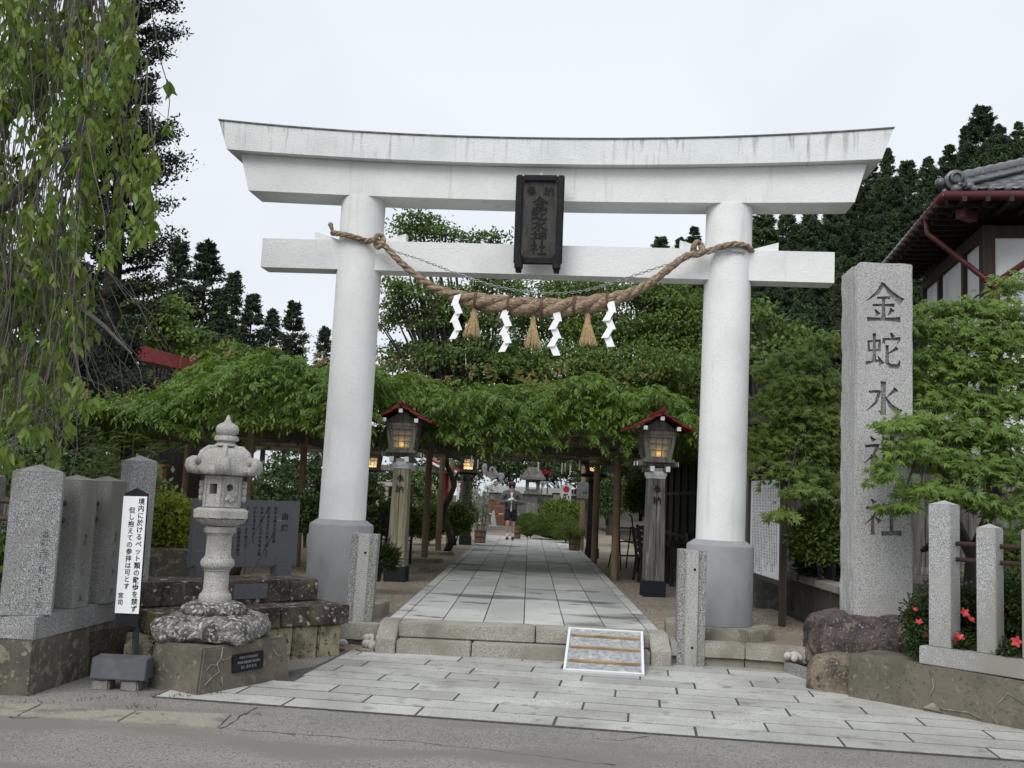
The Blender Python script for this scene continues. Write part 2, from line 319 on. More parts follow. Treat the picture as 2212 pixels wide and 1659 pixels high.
for _m in (PAVE, PATHM):                       # every slab its own tone of stone
    t = _m.node_tree; b = t.nodes['Principled BSDF']; src = b.inputs['Base Color'].links[0].from_socket
    g = t.nodes.new('ShaderNodeNewGeometry'); mr = t.nodes.new('ShaderNodeMapRange'); mr.inputs[3].default_value = .80; mr.inputs[4].default_value = 1.12
    v = t.nodes.new('ShaderNodeVectorMath'); v.operation = 'SCALE'; t.links.new(g.outputs['Random Per Island'], mr.inputs[0])
    t.links.new(src, v.inputs[0]); t.links.new(mr.outputs[0], v.inputs['Scale']); t.links.new(v.outputs[0], b.inputs['Base Color'])
MORT = mk('joint_mortar', .065, [(.11, 20, .5, .7)], .95)
E2 = R(6.4); pe1 = Vector((math.cos(E2), -math.sin(E2), 0)); pe2 = Vector((math.sin(E2), math.cos(E2), 0)); pO = Vector((-.05, 7.14, 0))
c_ = lambda a, b: tuple((pO+pe1*a+pe2*b)[:2])
sheet('paving_bed', [c_(-2.62, .0), c_(5.2, .0), c_(5.2, 3.2), c_(-1.9, 3.35), c_(-1.95, 1.6), c_(-2.62, .29)], -.02, .0045, MORT)
mb = MB(); rows = 11; rd = .292; Lr = .965
for k in range(rows):
    off = [.28, -.18, .44, .05, -.3, .2, .36, -.1, .15, -.25, .4][k]
    for j in range(-4, 7):
        a0 = max(off+j*Lr+.006, -2.6 if k == 0 else (-2.3 if k < 3 else -1.9)); a1 = min(off+(j+1)*Lr-.006, 5.2)
        if a1-a0 < .05: continue
        mid = pO+pe1*((a0+a1)/2)+pe2*((k+.5)*rd)
        mb.box((mid.x, mid.y, -.012+random.uniform(-.0015, .0015)), (a1-a0, rd-.016, .04), -E2, .004)
tag(mb.build('paving', PAVE), kind='structure')
# the worn slabs let into the road on the left
mb = MB()
for q in ([(0, 1521), (88, 1521), (38, 1546), (0, 1546)], [(92, 1523), (294, 1536), (254, 1558), (42, 1545)], [(297, 1536), (500, 1543), (471, 1571), (258, 1559)]):
    P = [gp(x, y) for x, y in q]; mb.prism([(p.x, p.y) for p in P][::-1], -.02, .004, .003)
tag(mb.build('worn_slabs', mk('worn_slab', (.27, .255, .21), [((.15, .14, .115), 4, .5, .65, 6), ((.4, .37, .3), 50, .58, .7, 3), ((.09, .09, .06), 12, .64, .72, 6)], .95, (60, .5, .008))), kind='structure')
# raised ground behind the kerb
sheet('gravel_bed', [(-1.9, 10.28), (1.3, 10.32), (1.45, 10.15), (2.75, 10.05), (3.35, 12), (3.35, 60), (-14, 60), (-14, 15), (-2.6, 13)], -.04, .19, GRAVEL)
sheet('soil_bed', [(-30, 11.5), (-2.5, 11.5), (-2.6, 13), (-14, 15), (-14, 60), (-30, 60)], -.04, .20, SOIL)
sheet('planted_terrace', [(-12, 7.45), (-3.62, 7.45), (-3.25, 8.6), (-2.5, 9.9), (-2.5, 11.6), (-12, 11.6)], -.04, .34, SOIL)
sheet('shrub_bed', [(3.0, 9.1), (4.1, 7.9), (8, 3.6), (30, 3.6), (30, 60), (3.36, 60), (3.36, 12), (2.75, 10.2)], -.04, .22, SOIL)
# the stone path
mb = MB(); PX0, PX1 = -1.235, 1.235; PZ = .27
mb.box((0, 21.2, PZ-.06), (2.72, 22.1, .1))
tag(mb.build('path_bed', MORT), kind='structure')
mb = MB()
ncol = 6; cw = (PX1-PX0)/ncol
for i in range(ncol):
    y = 10.42; first = True
    while y < 32.5:
        ln = random.uniform(1.1, 1.9) if not first else [.45, 1.1, .7, 1.3, .9, .5][i]; first = False
        y1 = min(y+ln, 33.2-.95*(PX0+cw*(i+.5)+1.2)) 
        if y1-y < .05: break
        mb.box((PX0+cw*(i+.5), (y+y1)/2, PZ-.02), (cw-.012, y1-y-.0015, .045), 0, .001); y = y1
for s in (-1, 1):
    y = 10.2
    while y < 32: mb.box((s*1.30, y+.75, PZ-.03), (.122, 1.494, .07), 0, .004); y += 1.5
tag(mb.build('path', PATHM), kind='structure')
# stepping stones beside the path
for (px_, py_, sx, sy) in ((830, 1225, .9, .55), (848, 1206, .8, .5), (868, 1190, .7, .45)):
    pass
stg = 'flat stepping stones left of the path'
for i, (x, y, sx, sy) in enumerate(((-2.05, 17.6, .75, .5), (-2.0, 20.0, .7, .55), (-1.95, 22.6, .65, .5))):
    mb = MB(); mb.prism([(sx*.5*math.cos(a)*(1+.12*math.sin(3*a+i)), sy*.5*math.sin(a)*(1+.1*math.cos(2*a+i))) for a in [k*math.pi/6 for k in range(12)]], 0, .09, .02)
    o = mb.build('stepping_stone', PLINTH, smooth=True, angle=40); o.location = (x, y, .17)
    tag(o, ('nearest', 'middle', 'farthest')[i]+' flat stepping stone in the shade left of the path', 'stone', stg)

# steps
st = thing('stone_steps', 'two shallow granite steps with sloping side blocks in front of the path', 'steps', (0, 10.0, 0))
def riser(x0, x1, y, z0, z1, d): 
    m_ = MB(); m_.box(((x0+x1)/2, y+d/2-10.0, (z0+z1)/2), (x1-x0, d, z1-z0), 0, .010); return m_
ya, yb = gp(857, 1411).y, gp(1218, 1433).y
for x0, x1 in ((-1.215, -.50), (-.488, 1.215)):
    riser(x0, x1, 9.86, -.02, .132, .36).build('lower_step', STEPM, st)
for x0, x1 in ((-1.225, .11), (.122, 1.225)):
    riser(x0, x1, 10.03, .139, PZ+.003, .38).build('upper_step', STEPM, st)
mb = MB(); mb.box((0, .26, .06), (2.40, .20, .14)); mb.build('step_core', MORT, st)
for s in (-1, 1):
    mb = MB(); x0, x1 = (1.222, 1.412)
    prof = [(-.17, -.02), (-.17, .135), (.10, PZ+.006), (.42, PZ+.006), (.42, -.02)]
    b = [(x0*s, p[0], p[1]) for p in prof]+[(x1*s, p[0], p[1]) for p in prof]; n = 5
    mb.add(b, [tuple(range(n)), tuple(range(2*n-1, n-1, -1))]+[(i, n+i, n+(i+1) % n, (i+1) % n) for i in range(n)])
    bmesh.ops.bevel(mb.bm, geom=mb.bm.edges[:], offset=.008, segments=2, affect='EDGES')
    mb.build('side_block', STEPM, st)
# kerb stones
def kerb(pts, name, label, zt, h, d, group=None):
    k = thing(name, label, 'kerb', (pts[0].x, pts[0].y, 0), 0, group)
    for a, b in zip(pts, pts[1:]):
        v = b-a; v.z = 0; L = v.length; rz = math.atan2(v.y, v.x); mid = (a+b)/2; nrm_ = Vector((-v.y, v.x, 0)).normalized()
        m_ = MB(); c = mid+nrm_*d/2; m_.box((c.x, c.y, zt-h/2), (L-.006, d, h), rz, .008); m_.build('kerb_stone', STEPM, k, world=True)
        m_ = MB(); c = mid+nrm_*(d/2+.05); m_.box((c.x, c.y, (zt-h)/2-.01), (L, d, zt-h-.004), rz, .004); m_.build('footing', PLINTH, k, world=True)
    return k
kR = kerb([Vector((1.418, 9.95, 0)), Vector((2.13, 9.93, 0)), Vector((2.72, 9.80, 0))], 'kerb', 'long granite kerb between the steps and the dark boulder', .225, .135, .24)
kerb([Vector((-1.95, 10.16, 0)), Vector((-1.418, 10.10, 0))], 'kerb', 'short granite kerb beside the steps left of the path', .235, .16, .2)
mb = MB(); p = gp(1691, 1441, .04); mb.lathe([(.026, 0), (.026, .05), (.019, .05), (.019, .01)], 16, M=Matrix.Translation((p.x, 9.96, .045)) @ Matrix.Rotation(R(90), 4, 'X'))
o = mb.build('drain_pipe', mk('pipe_plastic', (.3, .3, .29)), smooth=True, angle=40); tag(o, 'small round drain pipe end poking out under the right kerb', 'pipe')
mb = MB(); a = gp(1702, 1445); mb.box((2.56, 9.66, .04), (.05, .44, .13), R(14), .006)
tag(mb.build('edging_stone', GRAND), 'low grey edging stone holding white pebbles against the boulder', 'kerb')

# ------------------------------------------------------------------ torii
TA = R(4.8); TC = Vector((-.01, 11.06, .33)); TM = Matrix.Translation(TC) @ Matrix.Rotation(-TA, 4, 'Z') @ Matrix.Rotation(R(.42), 4, 'Y')
def tp(u, v, z): return TM @ Vector((u, v, z-.33))
to = thing('torii_gate', 'large white painted torii gate with grey pillar bases at the head of the steps', 'torii gate', TC, -TA)
to.rotation_euler = (0, R(.42), -TA)
KAS = mk('stained_white_paint', (.72, .745, .745), [((.62, .65, .65), 2.5, .45, .72, 6), ((.62, .64, .63), 60, .58, .72, 2)], .8, ((55, .45, .012), (16, .25, .012)), .25)
t = KAS.node_tree; b = t.nodes['Principled BSDF']; src = b.inputs['Base Color'].links[0].from_socket
def _mr(sock, lo, hi, a=0., c=1.):
    n = t.nodes.new('ShaderNodeMapRange'); n.inputs[1].default_value = lo; n.inputs[2].default_value = hi; n.inputs[3].default_value = a; n.inputs[4].default_value = c; t.links.new(sock, n.inputs[0]); return n.outputs[0]
tcn = t.nodes.new('ShaderNodeTexCoord')
def _nz(st, sc_, det):
    mp = t.nodes.new('ShaderNodeMapping'); mp.inputs['Scale'].default_value = st; t.links.new(tcn.outputs['Object'], mp.inputs[0])
    n = t.nodes.new('ShaderNodeTexNoise'); n.inputs['Scale'].default_value = sc_; n.inputs['Detail'].default_value = det; t.links.new(mp.outputs[0], n.inputs['Vector']); return n.outputs[0]
sx = t.nodes.new('ShaderNodeSeparateXYZ'); t.links.new(tcn.outputs['Object'], sx.inputs[0])
def _mul(a_, b_):
    n = t.nodes.new('ShaderNodeMath'); n.operation = 'MULTIPLY'; t.links.new(a_, n.inputs[0]); t.links.new(b_, n.inputs[1]); return n.outputs[0]
streak = _mul(_mr(_nz((1, 0, .10), 16, 3), .52, .68), _mr(_nz((1, 0, 0), 1.3, 2), .42, .58))
streak = _mul(streak, _mr(sx.outputs[2], 4.80, 5.22, .12, .95))
mxs = t.nodes.new('ShaderNodeMix'); mxs.data_type = 'RGBA'; t.links.new(streak, mxs.inputs[0]); t.links.new(src, mxs.inputs[6]); mxs.inputs[7].default_value = (.13, .125, .11, 1)
t.links.new(mxs.outputs[2], b.inputs['Base Color'])
Z0 = .33
def beam(zb, zt, ub, ut, v0, v1, m, name, bev=.012, n=36):
    """a beam curved in elevation; zb/zt give the underside and the top at u, ub/ut the half lengths below and above"""
    mb = MB(); vs = []
    for i in range(n+1):
        s = -1+2*i/n
        for v in (v0, v1):
            vs.append((s*ub, v, zb(s*ub)-Z0)); vs.append((s*ut, v, zt(s*ut)-Z0))
    fs = []
    for i in range(n):
        o = i*4; p = o+4
        fs += [(o, p, p+1, o+1), (o+2, o+3, p+3, p+2), (o+1, p+1, p+3, o+3), (o, o+2, p+2, p)]
    fs += [(0, 1, 3, 2), (n*4, n*4+2, n*4+3, n*4+1)]
    mb.add(vs, fs)
    ed = [e for e in mb.bm.edges if e.calc_face_angle(0) > .6]; bmesh.ops.bevel(mb.bm, geom=ed, offset=bev, segments=2, affect='EDGES')
    return mb.build(name, m, to, smooth=True, angle=35)
kb = lambda u: 5.175 + .115*(abs(u)/3.6)**2.0
kt = lambda u: 5.455 + .165*(abs(u)/3.7)**2.1
beam(kb, kt, 3.60, 3.715, -.34, .34, KAS, 'top_beam')
beam(lambda u: kt(u)+.003, lambda u: kt(u)+.018, 3.722, 3.728, -.352, .352, mk('weathered_capping', (.12, .12, .11), [((.25, .25, .24), 12, .5, .7)], .9), 'capping', .003)
beam(lambda u: 4.795+.055*(abs(u)/3.4)**2, lambda u: kb(u)-.003, 3.35, 3.475, -.225, .225, WHITEP, 'second_beam')
beam(lambda u: 3.985, lambda u: 4.32, 3.17, 3.17, -.135, .135, WHITEP, 'tie_beam')
for s in (-1, 1):
    mb = MB(); mb.lathe([(.258, .84), (.254, 2.2), (.25, 4.47), (.246, 4.49)], 64, (s*2.06, 0, 0))
    pil = mb.build('pillar', WHITEP, to, smooth=True, angle=40)
    mb = MB(); mb.lathe([(.352, .0), (.352, .80), (.345, .815), (.275, .862), (.262, .868)], 64, (s*2.06, 0, 0)); mb.build('pillar_base', GREYP, pil, smooth=True, angle=30)
    mb = MB(); pr = .56; mb.prism([(s*2.06+pr*math.cos(R(22.5+45*k))*1.06, pr*math.sin(R(22.5+45*k))*1.06) for k in range(8)], -.17, -.003, .012)
    mb.build('footing', PLINTH, pil, smooth=True, angle=30)
    for q in (-1, 1):
        mb = MB(); x0, x1 = s*2.06+q*.24, s*2.06+q*.53
        vs = [(x0, -.06, 3.993), (x1, -.06, 3.993), (x1, -.06, 4.10), (x0, -.06, 4.015)]; vs += [(v[0], .06, v[2]) for v in vs]
        mb.add(vs, [(0, 1, 2, 3), (7, 6, 5, 4), (0, 4, 5, 1), (1, 5, 6, 2), (2, 6, 7, 3), (3, 7, 4, 0)]); mb.build('wedge', WHITEP, to)

# name plaque
pq = thing('name_plaque', 'black framed wooden plaque with brush lettering hung at the middle of the torii', 'plaque', tp(0, -.35, 4.05), -TA)
PT = Matrix.Rotation(R(4.5), 4, 'X')
PANEL = mk('plaque_panel', (.062, .060, .055), [((.04, .038, .036), 24, .4, .6, 5, (1, 1, .2)), ((.10, .098, .092), 30, .62, .72, 5, (1, 1, .3))], .8)
mb = MB(); mb.box((0, .012, .485), (.40, .02, .84), M=PT); mb.build('panel', PANEL, pq)
mb = MB()
for s in (-1, 1): mb.box((s*.225, 0, .485), (.075, .065, .97), 0, .012, M=PT)
mb.box((0, 0, .935), (.375, .065, .07), 0, .012, M=PT); mb.box((0, 0, .035), (.375, .065, .07), 0, .012, M=PT)
mb.build('frame', BLACKL, pq)
for s in (-1, 1): mb = MB(); mb.box((s*.205, -.012, .02), (.085, .13, .16), 0, .012, M=PT); mb.box((s*.205, .0, -.075), (.06, .09, .035), 0, .006, M=PT); mb.build('foot', BLACKL, pq)
mb = MB()
brush(mb, '奉', -.095, .80, .105, -.004, .001, 1.3, PT); brush(mb, '納', .095, .80, .105, -.004, .001, 1.3, PT)
for i, ch in enumerate('金蛇水神社'): brush(mb, ch, 0, .672-.124*i, .138, -.004, .001, 1.55, PT, 1.28)
mb.build('lettering', mk('plaque_lettering', .007, (), .4), pq)
mb = MB(); mb.box((0, .22, 1.0), (.03, .40, .03), 0, .004); mb.box((0, .02, 1.0), (.04, .03, .05), 0, .004); mb.build('hanger', METAL, pq)

# ------------------------------------------------------------------ straw rope
rp_ = []
for th in np.linspace(195, 300, 12):
    k = (th-195)/105.0; rp_.append((-2.06+.295*math.cos(R(th)), .295*math.sin(R(th)), 4.43-.13*k))
rp_ += [(-1.73, -.30, 4.270), (-1.444, -.31, 4.013), (-1.122, -.31, 3.787), (-.809, -.32, 3.675), (-.501, -.33, 3.621), (-.145, -.33, 3.588), (.207, -.33, 3.580), (.554, -.33, 3.622), (.899, -.32, 3.705), (1.191, -.31, 3.848), (1.431, -.31, 4.035), (1.624, -.30, 4.186)]
for th in np.linspace(238, 352, 13): rp_.append((2.06+.295*math.cos(R(th)), .295*math.sin(R(th)), 4.27+.06*math.sin(R(th-238)*1.55)))
def spline(P, n):
    P = [Vector(p) for p in P]; out = []
    for i in range(len(P)-1):
        p0, p1, p2, p3 = P[max(i-1, 0)], P[i], P[i+1], P[min(i+2, len(P)-1)]
        for j in range(n):
            t_ = j/n; out.append(.5*((2*p1)+(p2-p0)*t_+(2*p0-5*p1+4*p2-p3)*t_*t_+(3*p1-p0-3*p2+p3)*t_**3))
    return out+[P[-1]]
path = spline(rp_, 14)
ro = thing('sacred_rope', 'thick twisted brown straw rope slung between the two torii pillars', 'rope', TC, -TA)
ss = [0.0]
for a, b in zip(path, path[1:]): ss.append(ss[-1]+(b-a).length)
def rrad(u): return .030+.058*math.exp(-((u-.05)/.95)**4) + .012*math.exp(-((u-.1)/1.7)**4)
rad = [rrad(p.x) for p in path]; ph = [0.0]
for i in range(1, len(path)): ph.append(ph[-1]+(ss[i]-ss[i-1])*2*math.pi/(8.2*rad[i]))
frames = []; up = Vector((0, 0, 1))
for i, p in enumerate(path):
    t_ = (path[min(i+1, len(path)-1)]-path[max(i-1, 0)]).normalized(); x = t_.cross(up).normalized(); up2 = x.cross(t_).normalized(); frames.append((x, up2))
for k in range(3):
    mb = MB(); P = []; W = []
    for i, p in enumerate(path):
        a = ph[i]+k*2*math.pi/3; x, u2 = frames[i]
        P.append(p+Vector((0, 0, -Z0))+(x*math.cos(a)+u2*math.sin(a))*rad[i]*.50); W.append(rad[i]*.60*(1+.05*math.sin(i*1.7+k)))
    mb.tube(P, W, 10); mb.build('strand', ROPE, ro, smooth=True)
for (u, v, z, r_) in ((-1.745, -.285, 4.285, .062), (1.735, -.285, 4.265, .066)):
    mb = MB()
    for k in range(4):
        a0 = k*.9; mb.tube([(u+r_*.75*math.cos(a)*(.6+.2*k), v-.02+.03*math.sin(a*2), z-Z0+r_*1.2*math.sin(a)) for a in np.linspace(a0, a0+5.5, 16)], .021, 8)
    mb.build('knot', ROPE, ro, smooth=True)
mb = MB(); mb.tube([(-2.34, -.05, 4.10), (-2.36, -.06, 4.14), (-2.375, -.07, 4.185)], [.018, .02, .026], 8); mb.ball((-2.38, -.07, 4.20), .03, 2); mb.build('loose_end', ROPE, ro, smooth=True)
BIND = mk('dark_cord', (.14, .085, .05), (), .9)
for u in (-.62, -.26, .10, .46, .80):
    mb = MB()
    i = min(range(len(path)), key=lambda q: abs(path[q].x-u)); p = path[i]-Vector((0, 0, Z0)); r_ = rad[i]*1.07
    for dx in (-.008, .008): mb.tube([p+Vector((dx+.02*math.cos(a), r_*math.cos(a), r_*math.sin(a))) for a in np.linspace(0, 2*math.pi, 22)], .008, 6)
    mb.build('binding', BIND, ro, smooth=True)
def rope_bottom(u):
    i = min(range(len(path)), key=lambda q: abs(path[q].x-u)); return path[i].z-rad[i]
# tassels
for i, (u, ln, lean) in enumerate(((-.66, .34, -.10), (-.02, .36, .02), (.56, .36, .07))):
    zt = rope_bottom(u)+.02; tl = ('leftmost', 'middle', 'rightmost')[i]
    ta = thing('straw_tassel', tl+' pale straw tassel hanging under the twisted rope', 'tassel', tp(u, -.33, zt), -TA, 'straw tassels on the rope')
    mb = MB()
    for k in range(170):
        a = random.uniform(0, 6.28); q = math.sqrt(random.random()); wv = .10*q; l2 = ln*random.uniform(.90, 1.03); bx = lean*l2*.8
        mb.tube([(.022*q*math.cos(a), .022*q*math.sin(a), 0), (.03*q*math.cos(a)+bx*.3, .03*q*math.sin(a), -.35*l2), (wv*math.cos(a)+bx, wv*.8*math.sin(a), -l2)], [.0045, .005, .004], 3, False)
    mb.build('straw', STRAW, ta)
    mb = MB(); mb.tube([(.028*math.cos(a), .028*math.sin(a), -.015+.002*a) for a in np.linspace(0, 12.5, 30)], .007, 6); mb.build('tie', mk('tie_cord', (.2, .13, .08)), ta)
# paper streamers
for i, (u, mir) in enumerate(((-.845, 1), (-.305, 1), (.225, -1), (.80, -1))):
    zt = rope_bottom(u)+.05; mb = MB(); w_ = .076; x, z = 0.0, 0.0
    for k in range(5):
        dx = (-.050 if k % 2 == 0 else .058)*mir; h = .115; y = -.012*(k % 2)-.002*k
        if k == 0: dx = -.03*mir
        vs = [(x-w_/2, y, z), (x+w_/2, y, z+(.010 if k else .02)), (x+dx+w_/2, y-.02, z-h+.008), (x+dx-w_/2, y-.02, z-h)]
        vs += [(v[0], v[1]+.0025, v[2]) for v in vs]
        mb.add(vs, [(0, 1, 2, 3), (7, 6, 5, 4), (0, 4, 5, 1), (1, 5, 6, 2), (2, 6, 7, 3), (3, 7, 4, 0)])
        x += dx*.62; z -= h*.80
    nm = ('white zigzag paper streamer at the left end of the row', 'white zigzag paper streamer between the leftmost and middle tassels', 'white zigzag paper streamer between the middle and rightmost tassels', 'white zigzag paper streamer at the right end of the row')[i]
    o = mb.build('paper_streamer', PAPER); o.location = tp(u, -.40, zt); o.rotation_euler = (0, 0, -TA+random.uniform(-.25, .25)); tag(o, nm, 'paper streamer', 'paper streamers on the rope')
# chain
cp = spline([(-1.80, -.27, 4.25), (-1.3, -.30, 4.10), (-.8, -.32, 3.92), (-.4, -.33, 3.80), (.0, -.33, 3.745), (.3, -.33, 3.745), (.6, -.33, 3.79), (1.0, -.32, 3.93), (1.4, -.30, 4.08), (1.78, -.30, 4.20), (2.0, -.30, 4.24), (2.25, -.22, 4.25)], 30)
mb = MB(); acc = 0.0; k = 0
for a, b in zip(cp, cp[1:]):
    acc += (b-a).length
    if acc > .036:
        acc = 0; k += 1; t_ = (b-a).normalized(); s1 = t_.cross(Vector((0, 1, 0))).normalized(); s2 = t_.cross(s1)
        q = s1 if k % 2 else s2
        mb.tube([b-Vector((0, 0, Z0))+t_*.024*math.cos(a_)+q*.012*math.sin(a_) for a_ in np.linspace(0, 2*math.pi, 11)], .0045, 5, False)
o = mb.build('steel_chain', METAL); o.location = TC; o.rotation_euler = (0, 0, -TA); tag(o, 'thin grey steel chain sagging above the straw rope', 'chain')
# cracks and bits on the road
mb = MB()
def rcr(P, w_=.006):
    P = [gp(x, y) for x, y in P]; Q = []
    for a, b in zip(P, P[1:]):
        n = max(2, int((b-a).length/.07))
        for i in range(n): q = a.lerp(b, i/n); Q.append(Vector((q.x+random.uniform(-.012, .012), q.y+random.uniform(-.016, .016), -.0065)))
    Q.append(P[-1]); mb.tube(Q, [w_*random.uniform(.4, 1.2) for _ in Q], 4)
rcr([(590, 1580), (700, 1588), (820, 1597), (900, 1601), (1000, 1612), (1106, 1624), (1230, 1640), (1330, 1652)], .004); rcr([(505, 1575), (560, 1577), (640, 1586)], .004); rcr([(1280, 1593), (1340, 1597), (1400, 1590)], .004)
rcr([(110, 1545), (60, 1550), (20, 1548)], .004); rcr([(480, 1572), (520, 1545), (555, 1528)], .008)
tag(mb.build('road_cracks', MORT), kind='structure')
# ------------------------------------------------------------------ left: wall, stone fence
LEAD = mk('lead_paint', .012); ENGR = mk('faded_engraving', (.055, .055, .055))
RUST = mk('rusty_brown_pipe', (.06, .04, .033), [((.10, .06, .045), 20, .5, .7)], .7)
def poly_wall(mb, path, th, z0, z1, bev=.0):
    """a wall of thickness th (to the left of the walking direction) along a plan polyline"""
    n = len(path); out = []
    for i in range(n):
        p = Vector(path[i][:2]); a = Vector(path[max(i-1, 0)][:2]); c = Vector(path[min(i+1, n-1)][:2])
        d1 = (p-a).normalized() if i else (c-p).normalized(); d2 = (c-p).normalized() if i < n-1 else d1
        nn = Vector((-d1.y-d2.y, d1.x+d2.x)); nn.normalize(); k = th/max(.3, nn.dot(Vector((-d1.y, d1.x)))); out.append(p+nn*k)
    mb.prism([tuple(p[:2]) for p in path]+[tuple(p) for p in out[::-1]], z0, z1, bev)
L0 = gp(65, 1503); L1 = gp(318, 1327, .37); L1 = Vector((L1.x, L1.y, 0))
mb = MB(); ZL = .375; poly_wall(mb, [(-9, 7.55), (L0.x-.02, L0.y), (L1.x, L1.y), (L1.x+.25, L1.y+.35)], .5, -.02, ZL)
bmesh.ops.subdivide_edges(mb.bm, edges=[e for e in mb.bm.edges if e.calc_length() > .3], cuts=12); mb.rough(.012, 4)
tag(mb.build('concrete_wall', CONCL, smooth=True, angle=40), 'mossy concrete retaining wall under the left stone fence', 'wall')
lf = thing('stone_fence', 'grey granite fence of engraved square posts on the left concrete wall', 'fence', (L0.x, L0.y+.1, ZL))
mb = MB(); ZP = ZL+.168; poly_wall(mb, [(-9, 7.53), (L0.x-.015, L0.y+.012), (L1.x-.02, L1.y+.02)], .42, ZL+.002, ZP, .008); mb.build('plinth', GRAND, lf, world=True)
def spost(x, y, s, h, rz, z0, par, m, cap=.045, label=None, text=None, tw=.05, face=-1, tx=0, tt=.5):
    mb = MB(); a = s/2
    M = Matrix.Translation((x, y, z0)) @ Matrix.Rotation(rz, 4, 'Z')
    mb.box((0, 0, h/2), (s, s, h), 0, .006, M=M); mb.add([M @ Vector(v) for v in ((-a+.004, -a+.004, h), (a-.004, -a+.004, h), (a-.004, a-.004, h), (-a+.004, a-.004, h), (0, 0, h+cap))], [(0, 1, 4), (1, 2, 4), (2, 3, 4), (3, 0, 4)])
    o = mb.build('post', m, par, world=True)
    if label: o['label'] = label
    if text:
        mb = MB(); M2 = M if face < 0 else M @ Matrix.Rotation(R(90), 4, 'Z')
        for i, (ch, sz, zz) in enumerate(text): column(mb, ch, tx, zz, sz, -a-.0005, M2, 1.08, 0, -.004)
        mb.build('inscription', ENGR, o, world=True)
    return o
tb = math.radians(-23)
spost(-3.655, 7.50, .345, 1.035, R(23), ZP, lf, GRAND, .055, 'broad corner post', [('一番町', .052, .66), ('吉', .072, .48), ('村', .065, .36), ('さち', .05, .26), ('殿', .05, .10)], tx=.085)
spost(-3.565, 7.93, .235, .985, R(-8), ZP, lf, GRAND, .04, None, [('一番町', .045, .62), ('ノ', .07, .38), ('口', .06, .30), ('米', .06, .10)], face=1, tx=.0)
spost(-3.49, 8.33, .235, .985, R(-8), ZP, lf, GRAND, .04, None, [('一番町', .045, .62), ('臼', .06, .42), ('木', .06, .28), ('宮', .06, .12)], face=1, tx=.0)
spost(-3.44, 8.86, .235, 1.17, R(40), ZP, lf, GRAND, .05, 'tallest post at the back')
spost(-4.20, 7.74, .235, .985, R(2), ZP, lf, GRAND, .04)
for z in (1.345, 1.215):
    mb = MB(); mb.tube([(-9, 7.85, z), (-4.2, 7.76, z), (-3.655, 7.52, z), (-3.565, 7.93, z), (-3.49, 8.33, z), (-3.44, 8.86, z)], .021, 10); mb.build('rail', RUST, lf, smooth=True, world=True)

# sign on a stake
sg = thing('notice_sign', 'white handwritten notice on a black stake standing in a grey metal box', 'sign', gp(256, 1475))
SGY = 7.80; pb, pt = at(274, 1325, SGY), at(293, 1072, SGY+.02)
ax = (pt-pb); Hs = ax.length; zz = ax.normalized(); yy = Vector((0.10, 1, 0)); yy = (yy-zz*yy.dot(zz)).normalized(); xx = yy.cross(zz)
SM = Matrix(((xx.x, yy.x, zz.x, pb.x), (xx.y, yy.y, zz.y, pb.y), (xx.z, yy.z, zz.z, pb.z), (0, 0, 0, 1)))
W_ = .188
mb = MB(); mb.prism([(-W_/2, -.10), (W_/2, -.10), (W_/2, Hs+.02), (0, Hs+.065), (-W_/2, Hs+.02)], 0, .024, .002, M=SM @ STAND @ Matrix.Translation((0, 0, -.028)))
mb.build('board', BLACKL, sg, world=True)
mb = MB(); mb.box((0, -.002, Hs/2), (W_+.004, .004, Hs), M=SM); pap = mb.build('paper', PAPER, sg, world=True)
mb = MB()
column(mb, '境内に於けるペット類の散歩を禁ず', .055, Hs-.015, .053, -.0045, SM, 1.025, 0, .004)
column(mb, '但し抱えての参拝は可とす', -.018, Hs-.085, .050, -.0045, SM, 1.05, 0, .004)
column(mb, '宮司', -.058, .155, .046, -.0045, SM, 1.1, 0, .004)
mb.build('lettering', INK, pap, world=True)
mb = MB(); q0 = at(262, 1440, c.y+.08) if False else at(262, 1432, 7.72); q1 = pb+Vector((0, .055, .0)); c = gp(254, 1490); q0 = Vector((c.x+.03, 7.86, .05)); q1 = pb+zz*.85+yy*.06; mb.tube([q0, q0.lerp(q1, .5), q1], .027, 4)
mb.build('stake', mk('stake_wood', (.035, .037, .042), [((.09, .09, .09), 30, .5, .7, 4, (1, 1, .1))], .7), sg, world=True)
BOXM = mk('grey_box_paint', (.085, .09, .098), [((.12, .12, .125), 8, .5, .7)], .5)
mb = MB(); c = gp(254, 1490); vs = []
prof = [(-.09, .075), (-.07, .225), (.08, .235), (.09, .075)]
mb.prism([(p[0], p[1]) for p in prof], -.205, .205, .006, M=Matrix.Translation((c.x, c.y+.06, 0)) @ Matrix(((0, 0, 1, 0), (1, 0, 0, 0), (0, 1, 0, 0), (0, 0, 0, 1)))); mb.build('box', BOXM, sg, world=True)
for dx in (-.13, .08):
    mb = MB(); mb.box((c.x+dx, c.y+.06, .03), (.13, .13, .085), 0, .012); mb.rough(.006, 9, 1); mb.build('foot_stone', GRAND, sg, world=True)
mb = MB(); c2 = gp(273, 1448); mb.box((-2.98, 8.02, .14), (.22, .2, .31), R(10), .015); mb.rough(.01, 6, 2)
tag(mb.build('tan_stone', MASONL, smooth=True, angle=40), 'small pale tan stone block behind the notice stake', 'stone')

